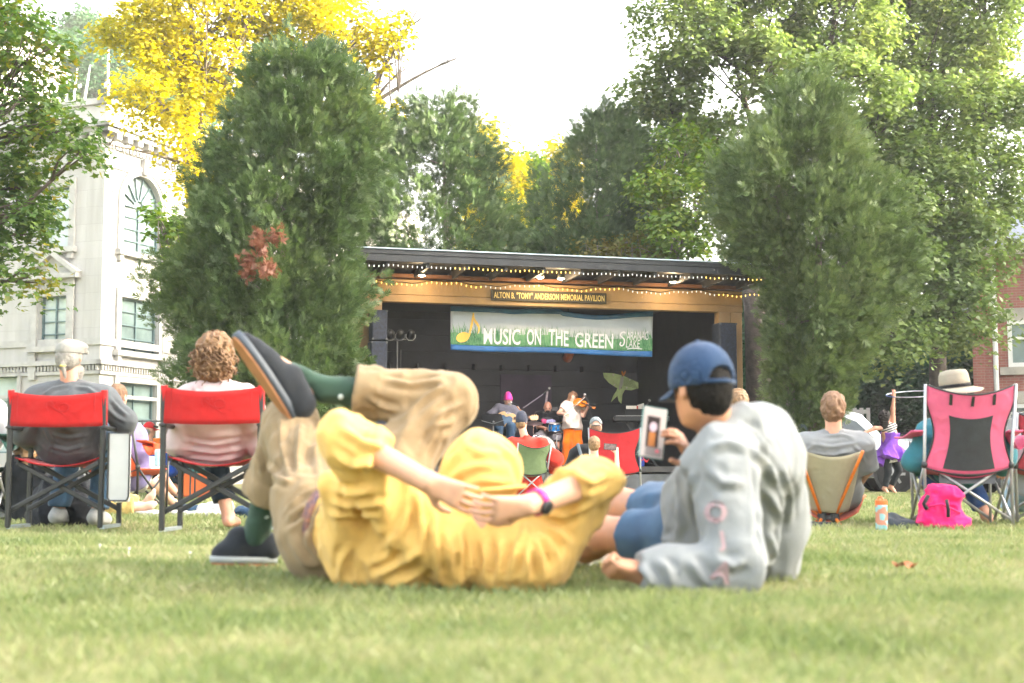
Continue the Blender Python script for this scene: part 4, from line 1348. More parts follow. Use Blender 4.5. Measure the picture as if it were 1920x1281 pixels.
q = pl(1066, 667, .75)
r = thing('can_light', 'stage can light with an orange glow peeping out under the banner', 'stage light', M=MP @ Matrix.Translation(q))
Rc = Matrix.Rotation(math.radians(58), 3, 'X')
MB().lathe([(.03, .12), (.085, .10), (.09, -.10), (.082, -.10), (.075, .06)], n=18, R=Rc).build('housing', mat('copper_can', (.30, .07, .02), .5, .2), r, smooth=True)
MB().ball(Rc @ Vector((0, 0, -.04)), (.06, .06, .05), 10).build('bulb', LAMPM, r, smooth=True)
m = MB(); m.tube([(-.10, 0, 0), (-.10, 0, .16), (0, 0, .2), (.10, 0, .16), (.10, 0, 0)], .008, 5); m.tube([(0, 0, .2), (0, 0, 1.12)], .012, 6); m.build('hanger', PLAST, r)
sp_ = bpy.data.lights.new('can_beam', 'SPOT'); sp_.energy = 24.0; sp_.color = (1, .86, .82); sp_.spot_size = math.radians(118); sp_.spot_blend = .6; sp_.shadow_soft_size = .09
lo = bpy.data.objects.new('can_beam', sp_); COL.objects.link(lo); lo.parent = r; lo.location = Rc @ Vector((0, 0, -.14)); lo.rotation_euler = (math.radians(58), 0, 0)

# ---- loudspeakers, stage lights
def speaker(label, x, y, z, w, h, d=.35, rz=0):
    r = thing('loudspeaker', label, 'loudspeaker', M=MP @ Matrix.Translation((x, y, z)) @ Matrix.Rotation(rz, 4, 'Z'))
    MB().box((0, 0, h / 2), (w, d, h), bev=.012).build('cabinet', mat('speaker_cabinet', (.022, .03, .05), .7, .3, 9.0, .1), r)
    MB().box((0, -d / 2 - .006, h / 2), (w - .04, .012, h - .05), bev=.004).build('grille', mat('speaker_grille', (.018, .025, .05), .6, .4, 20.0, .5, 200.0), r)
    m = MB()
    for sx in (-1, 1):
        for zz in (.02, h - .02): m.box((sx * (w / 2 - .015), -d / 2 - .010, zz), (.035, .03, .035), bev=.004)
    m.build('corner_guard', GREYP, r)
a = pl(690, 695, -.2); b = pl(721, 642, -.2)
speaker('lower black loudspeaker of the stack beside the left post', (a.x + b.x) / 2, -.3, FL, b.x - a.x, b.z - FL - .01)
speaker('upper black loudspeaker of the stack beside the left post', (a.x + b.x) / 2 + .01, -.3, b.z + .01, b.x - a.x - .02, pl(700, 585, -.2).z - b.z)
a = pl(1337, 700, -.15); b = pl(1368, 609, -.15)
speaker('tall black loudspeaker in front of the right post', (a.x + b.x) / 2, -.3, FL + .75, b.x - a.x, b.z - FL - .75)
m = MB(); m.tube([((a.x + b.x) / 2, -.3, FL), ((a.x + b.x) / 2, -.3, FL + .75)], .02)
for k in range(3):
    an = k * 2.094; m.tube([((a.x + b.x) / 2, -.3, FL + .5), ((a.x + b.x) / 2 + .4 * math.cos(an), -.3 + .4 * math.sin(an), FL + .02)], .012)
r = thing('speaker_stand', 'black tripod under the right loudspeaker', 'stand', M=MP @ Matrix.Translation(((a.x + b.x) / 2, -.3, FL))); 
mm_ = MB(); mm_.v = [tuple(Vector(v) - Vector(((a.x + b.x) / 2, -.3, FL))) for v in m.v]; mm_.f = m.f; mm_.build('tripod', PLAST, r)
q = pl(745, 640, .25)
st = thing('light_stand', 'slim stand carrying a row of dark stage lights, left side of the stage', 'stand', M=MP @ Matrix.Translation((q.x, .25, FL)))
m = MB(); m.tube([(0, 0, 0), (0, 0, q.z - FL)], .014); m.tube([(.07, .02, 0), (.07, .02, q.z - FL - .15)], .005)
for k in range(3):
    an = k * 2.094; m.tube([(0, 0, .5), (.4 * math.cos(an), .4 * math.sin(an), .01)], .011)
m.build('pole', GREYP, st)
m = MB(); m.tube([(-.28, 0, q.z - FL + .02), (.32, 0, q.z - FL + .02)], .014); m.build('crossbar', PLAST, st)
for k, px in enumerate((708, 732, 750, 770)):
    w = pl(px, 627, .22) - Vector((q.x, .25, FL))
    h = thing('stage_light', ['leftmost dark stage light, half behind the speaker edge', 'second dark stage light on the stand crossbar', 'third dark stage light on the stand crossbar', 'rightmost stage light with a pale bracket on the crossbar'][k], 'stage light', M=MP @ Matrix.Translation((q.x + w.x, .25 + w.y, FL + w.z)), group='stage lights on the stand')
    MB().lathe([(.04, .10), (.065, .06), (.07, -.02), (.078, -.09), (.06, -.09), (.05, -.02)], n=14, R=Matrix.Rotation(math.radians(62), 3, 'X')).build('housing', PLAST, h, smooth=True)
    m = MB(); m.tube([(-.085, 0, 0), (-.085, 0, -.06), (-.04, 0, -.11), (.04, 0, -.11), (.085, 0, -.06), (.085, 0, 0)], .008, 5); m.build('yoke', STEEL if k == 3 else GREYP, h)
    MB().ball((.01, -.075, .05), .009, 6).build('indicator', mat('red_led', (.5, .05, .06), .4), h)

# ---- moth decoration on the back wall
YM = SD - .20
def mo(px, py): return pl(px, py, YM)
c = mo(1165, 727)
mt = thing('moth_decoration', 'big pale green luna moth cutout on the dark back wall', 'decoration', M=MP @ Matrix.Translation(c))
MOG = mat('moth_green', (.50, .66, .28), .7, .18, 6.0); 
def cut(pts, name, mm, y0=0.0, t=.02):
    m = MB(); m.prism([mo(*p) - c + Vector((0, y0, 0)) for p in pts], (0, 0, 0), (0, t, 0)); return m.build(name, mm, mt)
cut([(1166, 704), (1150, 700), (1131, 699), (1133, 708), (1142, 718), (1156, 727), (1164, 728)], 'wing', MOG)
cut([(1168, 704), (1180, 710), (1196, 717), (1202, 722), (1198, 728), (1184, 732), (1172, 731), (1166, 728)], 'wing', MOG)
cut([(1158, 727), (1172, 730), (1167, 740), (1165, 757), (1160, 752), (1158, 742), (1152, 748), (1146, 754), (1150, 742), (1156, 733)], 'tail', MOG, -.006)
cut([(1164, 706), (1169, 707), (1167, 722), (1161, 732), (1160, 728)], 'abdomen', mat('moth_pale', (.5, .55, .42), .7), -.03, .03)
m = MB()
for dx in (-3, 4): m.tube([mo(1168, 705) - c + Vector((0, -.02, 0)), mo(1168 + dx * .6, 700) - c + Vector((0, -.03, 0)), mo(1168 + dx, 696) - c + Vector((0, -.03, 0))], [.012, .022, .01], 6)
m.build('antennae', mat('moth_orange', (.6, .22, .03), .6), mt)
m = MB()
for (px, py) in ((1150, 703), (1181, 712), (1152, 722), (1175, 727)): m.ball(mo(px, py) - c + Vector((0, -.004, 0)), (.02, .006, .02), 8)
m.build('eye_spots', mat('moth_spot', (.7, .72, .6), .6), mt)
m = MB()
for i in range(9):
    t = i / 8; m.tube([mo(lerp(1167, 1169, t), lerp(708, 722, t)) - c + Vector((0, -.003, 0)), mo(lerp(1186, 1196, t), lerp(712, 729, t)) - c + Vector((0, -.003, 0))], .004, 4)
m.build('wing_veins', mat('moth_vein', (.10, .17, .06), .7), mt)
# ---------------------------------------------------------------- white stone building
def stone(name, ax, scale=1.0):
    m, nt, out = new_mat(name); L = nt.links.new
    b = N(nt, 'BsdfPrincipled', Roughness=.8)
    tc = N(nt, 'TexCoord')
    d1 = N(nt, 'VectorMath', operation='DOT_PRODUCT'); d1.inputs[1].default_value = ax; L(tc.outputs['Object'], d1.inputs[0])
    sp = N(nt, 'SeparateXYZ'); L(tc.outputs['Object'], sp.inputs[0])
    cb = N(nt, 'CombineXYZ'); L(d1.outputs['Value'], cb.inputs[0]); L(sp.outputs['Z'], cb.inputs[1])
    br = N(nt, 'TexBrick', Scale=1.0); br.offset = .5
    br.inputs['Brick Width'].default_value = 1.5; br.inputs['Row Height'].default_value = .62; br.inputs['Mortar Size'].default_value = .010
    br.inputs['Color1'].default_value = (.385, .38, .37, 1); br.inputs['Color2'].default_value = (.415, .41, .40, 1); br.inputs['Mortar'].default_value = (.345, .34, .33, 1)
    L(cb.outputs[0], br.inputs['Vector'])
    nz = N(nt, 'TexNoise', Scale=.9, Detail=6.0); L(tc.outputs['Object'], nz.inputs['Vector'])
    mp = N(nt, 'Mapping'); mp.inputs['Scale'].default_value = (2.2, 2.2, .25); L(tc.outputs['Object'], mp.inputs['Vector'])
    n2 = N(nt, 'TexNoise', Scale=1.6, Detail=4.0); L(mp.outputs[0], n2.inputs['Vector'])
    r = N(nt, 'ValToRGB'); r.color_ramp.elements[0].position = .25; r.color_ramp.elements[0].color = (.72, .70, .66, 1); r.color_ramp.elements[1].position = .6; r.color_ramp.elements[1].color = (1, 1, 1, 1)
    L(n2.outputs['Fac'], r.inputs['Fac'])
    mx = N(nt, 'MixRGB', blend_type='MULTIPLY'); mx.inputs[0].default_value = .55; L(br.outputs['Color'], mx.inputs[1]); L(r.outputs['Color'], mx.inputs[2])
    L(mx.outputs[0], b.inputs['Base Color'])
    bp = N(nt, 'Bump', Strength=.3, Distance=.02); L(br.outputs['Fac'], bp.inputs['Height']); bp.invert = True; L(bp.outputs['Normal'], b.inputs['Normal'])
    L(b.outputs[0], out.inputs['Surface'])
    return m
def brickm(name, ax):
    m = stone(name, ax); nt = m.node_tree
    br = [n for n in nt.nodes if n.type == 'TEX_BRICK'][0]
    br.inputs['Brick Width'].default_value = .22; br.inputs['Row Height'].default_value = .075; br.inputs['Mortar Size'].default_value = .008
    br.inputs['Color1'].default_value = (.30, .105, .085, 1); br.inputs['Color2'].default_value = (.36, .14, .115, 1); br.inputs['Mortar'].default_value = (.34, .22, .19, 1)
    return m
GLASS = mat('window_glass', (.16, .22, .215), .12, .35, .5, spec=.8)
GLASSP = mat('window_glass_pale', (.38, .45, .45), .15, .2, .5, spec=.8)
FRAMEM = mat('bronze_frame', (.10, .16, .17), .5, .1, metal=.2)
ORN = mat('carved_stone', (.36, .355, .34), .8, .12, 3.0, .4, 12.0)

class Fac:
    """a facade: t along the wall, d outwards, z up"""
    def __init__(s, C, T, O): s.C, s.T, s.O = Vector(C), Vector(T).normalized(), Vector(O).normalized()
    def w(s, t, d, z): return s.C + s.T * t + s.O * d + Vector((0, 0, z))
    def px(s, px, py, d=0.0):
        p = on_plane(px, py, s.C + s.O * d, s.O) - s.C
        return p.dot(s.T), p.z
    def box(s, m, t0, t1, d0, d1, z0, z1):
        vs = [s.w(t, d, z) for z in (z0, z1) for d in (d0, d1) for t in (t0, t1)]
        return m.add(vs, [[0, 2, 3, 1], [4, 5, 7, 6], [0, 1, 5, 4], [2, 6, 7, 3], [0, 4, 6, 2], [1, 3, 7, 5]])
    def wall(s, m, T0, T1, Z0, Z1, holes, depth=.25):
        ts = sorted({T0, T1, *[h[0] for h in holes], *[h[1] for h in holes]}); zs = sorted({Z0, Z1, *[h[2] for h in holes], *[h[3] for h in holes]})
        for a, b in zip(ts, ts[1:]):
            for c, d in zip(zs, zs[1:]):
                mt, mz = (a + b) / 2, (c + d) / 2
                if any(h[0] < mt < h[1] and h[2] < mz < h[3] for h in holes): continue
                m.add([s.w(a, 0, c), s.w(b, 0, c), s.w(b, 0, d), s.w(a, 0, d)], [[0, 1, 2, 3]])
        for h in holes:
            q = [(h[0], h[2]), (h[1], h[2]), (h[1], h[3]), (h[0], h[3])]
            for i in range(4):
                (a, c), (b, d) = q[i], q[(i + 1) % 4]
                m.add([s.w(a, 0, c), s.w(b, 0, d), s.w(b, -depth, d), s.w(a, -depth, c)], [[0, 1, 2, 3]])

CC = (PX(188, 50.0), 50.0, 0)
rt = Vector((.37, .93, 0)).normalized(); lt = Vector((-.93, .37, 0)).normalized()
FR = Fac(CC, rt, -lt); FLf = Fac(CC, lt, -rt)
wb = thing('stone_building', 'white stone bank building with arched window and parapet at the left', 'building', CC)
ST_R = stone('limestone_blocks', tuple(rt)); ST_L = stone('limestone_blocks_front', tuple(lt))
ztop = P(202, 190, 50).z; zcor = P(188, 250, 50).z
def rect(fc, x0, y0, x1, y1):
    a = fc.px(x0, y0); b = fc.px(x1, y1)
    return (min(a[0], b[0]), max(a[0], b[0]), min(a[1], b[1]), max(a[1], b[1]))
wr = {'arch': rect(FR, 232, 330, 303, 479), 'mid': rect(FR, 226, 561, 297, 664), 'low': rect(FR, 222, 717, 292, 850)}
# sills follow perspective: take heights at the window centre
def rc(fc, x0, x1, yt, yb):
    xm = (x0 + x1) / 2
    return (fc.px(x0, yt)[0], fc.px(x1, yt)[0], fc.px(xm, yb)[1], fc.px(xm, yt)[1])
def order(h): return (min(h[0], h[1]), max(h[0], h[1]), min(h[2], h[3]), max(h[2], h[3]))
wr = {'arch': order(rc(FR, 232, 303, 332, 478)), 'mid': order(rc(FR, 226, 297, 563, 662)), 'low': order(rc(FR, 222, 292, 720, 850))}
wlf = {'arch': order(rc(FLf, 85, 132, 352, 465)), 'mid': order(rc(FLf, 76, 127, 556, 650)), 'low': order(rc(FLf, -60, 34, 706, 850))}
m = MB(); FR.wall(m, 0, 26, -.5, ztop, list(wr.values())); m.build('wall', ST_R, wb, True)
m = MB(); FLf.wall(m, 0, 24, -.5, ztop, list(wlf.values())); m.build('wall', ST_L, wb, True)
# roof deck behind the parapet
m = MB(); m.add([FR.w(0, -.05, ztop - .9), FR.w(26, -.05, ztop - .9), FR.w(26, -24, ztop - .9), FR.w(0, -24, ztop - .9)], [[0, 1, 2, 3]]); m.build('roof', ORN, wb, True)
for fc, L_, mm in ((FR, 26, ST_R), (FLf, 24, ST_L)):
    m = MB()
    fc.box(m, -.10, L_, -.35, .10, ztop - .08, ztop + .14)
    m.build('parapet_cap', ORN, wb, True)
    m = MB()
    for (z0, z1, d) in ((zcor, zcor + .16, .42), (zcor + .16, zcor + .30, .55), (zcor - .35, zcor - .22, .16)): fc.box(m, -d, L_, -.01, d, z0, z1)
    for k in range(int(L_ / .62)):
        t = .15 + k * .62; fc.box(m, t, t + .26, .002, .40, zcor - .20, zcor - .004)
    for k in range(int(L_ / .2)):
        t = k * .2; fc.box(m, t, t + .10, .002, .17, zcor - .50, zcor - .352)
    m.build('cornice', ORN, wb, True)
    zb = P(186, 683, 50).z
    m = MB()
    fc.box(m, -.20, L_, -.01, .20, zb, zb + .16); fc.box(m, -.10, L_, -.012, .10, zb - .34, zb - .22); fc.box(m, -.05, L_, -.012, .06, zb - 1.15, zb - 1.02); fc.box(m, -.06, L_, -.012, .07, zb + .7, zb + .95)
    for k in range(int(L_ / .15)):
        t = k * .15; fc.box(m, t, t + .08, .002, .13, zb - .20, zb - .02)
    m.build('belt_course', ORN, wb, True)
    fc.box(MB(), 0, 1, 0, 1, 0, 1)
    m = MB(); zz = P(190, 310, 50).z
    fc.box(m, -.06, L_, -.012, .06, zz, zz + .14); m.build('string_course', ORN, wb, True)
def window(fc, h, cols, rows, arch=False, pane=GLASS, surround=.22, sill=True, ped=False):
    t0, t1, z0, z1 = h; w = t1 - t0
    m = MB(); fr = .06
    zs = z1 - w / 2 if arch else z1
    D0, D1 = -.21, -.13
    fc.box(m, t0, t0 + fr, D0, D1, z0, zs); fc.box(m, t1 - fr, t1, D0, D1, z0, zs); fc.box(m, t0 + fr, t1 - fr, D0, D1, z0, z0 + fr); fc.box(m, t0 + fr, t1 - fr, D0, D1, zs - fr, zs)
    for i in range(1, cols):
        t = t0 + w * (i / cols); fc.box(m, t - .028, t + .028, D0 + .01, D1 - .01, z0 + fr, zs - fr)
    for j in range(1, rows):
        z = z0 + (zs - z0) * j / rows; fc.box(m, t0 + fr, t1 - fr, D0 + .02, D1 - .02, z - .02, z + .02)
    tc_ = (t0 + t1) / 2
    if arch:
        for a in np.linspace(0, math.pi, 8):
            m.bar(fc.w(tc_ + .25 * math.cos(a), -.17, zs + .25 * math.sin(a)), fc.w(tc_ + (w / 2) * math.cos(a), -.17, zs + (w / 2) * math.sin(a)), .045, .05, fc.O)
        for r in (.25, w / 2 - .03):
            m.tube([fc.w(tc_ + r * math.cos(a), -.17, zs + r * math.sin(a)) for a in np.linspace(0, math.pi, 18)], .03, 5)
    fo = m.build('window', FRAMEM, wb, True)
    m = MB(); fc.box(m, t0, t1, -.235, -.215, z0, z1); m.build('pane', pane, fo, True)
    m = MB(); s_ = surround
    if arch:
        for sg in (0, 1):                # corner pieces that round the opening
            for i in range(10):
                a0, a1 = math.pi / 2 * i / 10 + sg * math.pi / 2, math.pi / 2 * (i + 1) / 10 + sg * math.pi / 2
                p = [(tc_ + w / 2 * math.cos(a), zs + w / 2 * math.sin(a)) for a in (a0, a1)]
                cx_ = t1 if sg == 0 else t0
                m.add([fc.w(p[0][0], .003, p[0][1]), fc.w(p[1][0], .003, p[1][1]), fc.w(cx_, .003, z1)], [[0, 1, 2]])
                m.add([fc.w(p[0][0], .003, p[0][1]), fc.w(p[1][0], .003, p[1][1]), fc.w(p[1][0], -.23, p[1][1]), fc.w(p[0][0], -.23, p[0][1])], [[0, 1, 2, 3]])
        for r0, d in ((w / 2 + .02, .05), (w / 2 + .17, .09)):
            ring = [(tc_ + r * math.cos(a), zs + r * math.sin(a)) for a in np.linspace(0, math.pi, 21) for r in (r0, r0 + .14)]
            for i in range(20):
                q = [ring[2 * i], ring[2 * i + 1], ring[2 * i + 3], ring[2 * i + 2]]
                m.prism([fc.w(a, 0.004, b) for a, b in q], (0, 0, 0), fc.O * d)
        fc.box(m, t0 - .30, t0 - .02, .004, .08, z0, zs); fc.box(m, t1 + .02, t1 + .30, .004, .08, z0, zs)
        fc.box(m, tc_ - .16, tc_ + .16, .006, .2, z1 + .05, z1 + .62)
    else:
        fc.box(m, t0 - s_, t0 - .01, .003, .07, z0, z1 + s_); fc.box(m, t1 + .01, t1 + s_, .003, .07, z0, z1 + s_); fc.box(m, t0 - .01, t1 + .01, .003, .068, z1 + .01, z1 + s_)
        fc.box(m, t0 - s_ - .07, t0 - s_ + .002, .003, .10, z0, z1 + s_ + .08); fc.box(m, t1 + s_ - .002, t1 + s_ + .07, .003, .10, z0, z1 + s_ + .08); fc.box(m, t0 - s_, t1 + s_, .003, .098, z1 + s_, z1 + s_ + .08)
    if sill:
        fc.box(m, t0 - s_ - .16, t1 + s_ + .16, .003, .24, z0 - .20, z0 - .005); fc.box(m, t0 - s_ - .05, t0 - s_ + .16, .003, .16, z0 - .42, z0 - .205); fc.box(m, t1 + s_ - .16, t1 + s_ + .05, .003, .16, z0 - .42, z0 - .205)
    if ped:
        zb = z1 + .62; a, b = t0 - .55, t1 + .55
        fc.box(m, a, b, .003, .30, zb, zb + .16)
        for p, q in ((( a, zb + .16), (tc_, zb + .95)), ((b, zb + .16), (tc_, zb + .95))): m.bar(fc.w(p[0], .15, p[1]), fc.w(q[0], .15, q[1]), .16, .3, fc.O)
        m.prism([fc.w(a + .2, .02, zb + .16), fc.w(b - .2, .02, zb + .16), fc.w(tc_, .02, zb + .85)], (0, 0, 0), fc.O * .06)
        fc.box(m, t0 - .35, t0 - .05, .072, .14, z1 - 3.0, zb); fc.box(m, t1 + .05, t1 + .35, .072, .14, z1 - 3.0, zb)
    m.build('window_surround', ORN, fo, True)
    return fo
window(FR, wr['arch'], 2, 4, True); window(FR, wr['mid'], 2, 4); window(FR, wr['low'], 2, 4, sill=False)
window(FLf, wlf['arch'], 1, 3, pane=GLASSP); window(FLf, wlf['mid'], 2, 4, pane=GLASSP, ped=True); window(FLf, wlf['low'], 1, 3, pane=GLASSP, surround=.12, sill=False)
# carved frieze lettering, left facade: reads towards the corner
V, Fs = text_geo('AND RAILROAD CO', .5, 0, .012, 1.05, space=1.35)
ta, tb = FLf.px(80, 691)[0], FLf.px(-130, 691)[0]; zc = P(186, 691, 50).z
V[:, 0] *= abs(tb - ta) / (V[:, 0].max() - V[:, 0].min())
link('frieze_lettering', np.array([FLf.w((ta + tb) / 2 - a, .012 + c, zc + b) for a, b, c in V]), Fs, mat('frieze_stone', (.36, .355, .34), .8), wb, True)  # letters share the colour of the carved stone
# tower block set back on the roof
m = MB(); tz = P(60, 30, 61).z
for q, z0, z1 in ((0, ztop - 1, tz), (.3, tz + .003, tz + .3), (.35, tz - 1.2, tz - .9), (.2, tz - 2.4, tz - 2.2), (.12, tz - 4.4, tz - 4.1)): FLf.box(m, 12.9 - q, 20 + q, -13 - q, -6 + q, z0, z1)
for k in range(4): FLf.box(m, 12.9 - .16, 12.899, -12.9 + k * 1.9, -12.4 + k * 1.9, ztop - .9, tz - 2.5)
m.build('tower', ST_L, wb, True)
for (px, y1, yb, ball, lb) in ((203, 88, 195, 160, 'thin white mast with a round dish on the parapet'), (297, 112, 205, None, 'plain white mast behind the yellow leaves on the parapet')):
    m = MB(); a, b = P(px, yb, 51.5), P(px, y1, 51.5)
    r = thing('antenna_mast', lb, 'antenna', a)
    MB().tube([a, b], .045, 6).build('mast', WHITE, r, True)
    if ball:
        MB().ball(P(px - 2, ball, 51.3), (.13, .1, .13), 12).build('dish', WHITE, r, True, True)

# ---------------------------------------------------------------- red brick building at the right edge
YBk = 40.0
CB = Vector((PX(1823, YBk), YBk, 0))
bt = Vector((1, -.36, 0)).normalized(); FB = Fac(CB, bt, Vector((bt.y, -bt.x, 0)))
bb = thing('brick_building', 'red brick building with white sash windows at the right edge', 'building', CB)
bz = P(1905, 485, YBk).z
bw1 = order(rc(FB, 1888, 1945, 600, 688)); bw2 = order(rc(FB, 1886, 1948, 757, 813)); bw3 = order(rc(FB, 1892, 1940, 560, 575))
m = MB(); FB.wall(m, 0, 12, -.5, bz, [bw1, bw2]); m.build('wall', brickm('red_brick', tuple(bt)), bb, True)
m = MB(); vs = [FB.w(0, 0, -.5), FB.w(0, -10, -.5), FB.w(0, -10, bz), FB.w(0, 0, bz)]; m.add(vs, [[0, 1, 2, 3]]); m.build('side_wall', brickm('red_brick_side', (0, 1, 0)), bb, True)
m = MB(); FB.box(m, 0.003, FB.px(1846, 700)[0], .004, .16, -.5, bz - .3); FB.box(m, FB.px(1846, 700)[0] + .002, FB.px(1862, 700)[0], .004, .08, -.5, bz - .3); m.build('pilaster', MATS.get('red_brick') or bpy.data.materials['red_brick'], bb, True)
m = MB(); t = FB.px(1868, 700)[0]; m.tube([FB.w(t, .07, -.2), FB.w(t, .07, bz)], .075, 8); m.build('downpipe', WHITE, bb, True, True)
m = MB(); FB.box(m, -.4, 12.4, -10, .45, bz + .003, bz + .25); m.build('eaves', mat('sandstone', (.42, .39, .34), .8, .15, 3.0, .2), bb, True)
m = MB(); m.add([FB.w(-.5, .5, bz + .26), FB.w(12, .5, bz + .26), FB.w(12, -5, bz + 2.6), FB.w(-.5, -5, bz + 2.6), FB.w(12, -10.5, bz + .26), FB.w(-.5, -10.5, bz + .26)], [[0, 1, 2, 3], [3, 2, 4, 5], [0, 3, 5], [1, 4, 2]]); m.build('roof', mat('slate_blue', (.13, .15, .20), .7, .2, 6.0, .3), bb, True)
for h in (bw1, bw2):
    t0, t1, z0, z1 = h; m = MB(); f_ = .12
    FB.box(m, t0, t0 + f_, -.12, .03, z0, z1); FB.box(m, t1 - f_, t1, -.12, .03, z0, z1); FB.box(m, t0 + f_, t1 - f_, -.12, .028, z1 - f_, z1); FB.box(m, t0 + f_, t1 - f_, -.12, .028, z0, z0 + f_); FB.box(m, t0 + f_, t1 - f_, -.10, .0, (z0 + z1) / 2 + .12, (z0 + z1) / 2 + .19)
    fo = m.build('window', WHITE, bb, True)
    m = MB(); FB.box(m, t0, t1, -.16, -.125, z0, z1); m.build('pane', GLASS, fo, True)
    m = MB(); FB.box(m, t0 - .22, t1 + .22, -.1, .12, z0 - .22, z0 - .004); m.build('sill', MATS['sandstone'], fo, True)
    m = MB(); FB.box(m, t0 - .25, t1 + .25, .003, .05, z1 + .004, z1 + .34); m.build('lintel', MATS['sandstone'], fo, True)
a_ = P(1905, 805, YBk - .25)
r = thing('ornamental_grass', 'orange dried grasses in front of the lower brick building window', 'plant', (a_.x, a_.y, 0))
m = MB()
for k in range(90):
    s_ = Vector((a_.x + random.uniform(-.45, .6), a_.y - .3 + random.uniform(-.15, .1), 0)); e_ = s_ + Vector((random.uniform(-.4, .4), random.uniform(-.1, .1), random.uniform(1.35, 1.9))); mid = s_.lerp(e_, .55) + Vector((0, 0, .2)); m.tube([s_, mid, e_], [.008, .012, .003], 4)
m.build('blades', mat('dry_grass', (.55, .28, .06), .8, .3), r, True)

# ---------------------------------------------------------------- white railing and house far right, behind the trees
Yr = 44.0
m = MB()
x0, x1 = PX(1500, Yr), PX(1625, Yr)
for zz in (P(1550, 772, Yr).z, P(1550, 815, Yr).z): m.bar((x0, Yr, zz), (x1, Yr, zz), .10, .12)
for k in range(11):
    x = lerp(x0, x1, k / 10); m.bar((x, Yr + .02, 0), (x, Yr + .02, P(1550, 765, Yr).z), .10, .10)
single('porch_railing', 'white porch railing glimpsed under the tall cedar', 'railing', m, WHITE)
m = MB(); a = P(1386, 722, 46); m.box((a.x, 46, a.z), (5.5, .1, .22)); m.box((a.x, 46.02, a.z / 2), (.14, .14, a.z)); m.box((a.x, 46.02, a.z - .8), (5.5, .08, .12))
single('rail_fence', 'white rail glimpsed between the stage post and the dark trunk', 'fence', m, WHITE)
Yr = 45
m = MB(); 
for k in range(12):
    x = PX(1690 + k * 14, Yr); m.tube([(x, Yr, 0), (x, Yr, 1.7)], .03, 6)
for zz in (.1, .9, 1.7): m.tube([(PX(1660, Yr), Yr, zz), (PX(1880, Yr), Yr, zz)], .02, 5)
single('wire_fence', 'thin dark wire fence behind the parked cars', 'fence', m, GREYP)
# big dark trunk beside the right stage post
m = MB(); tp = [P(1425, 930, 30), P(1424, 800, 30), P(1422, 700, 30), P(1418, 600, 30), P(1405, 480, 30)]
m.tube(tp, [.36, .30, .27, .25, .2], 12)
single('tree_trunk', 'thick black trunk between the right stage post and the cedar', 'tree trunk', m, BARKD, smooth=True)

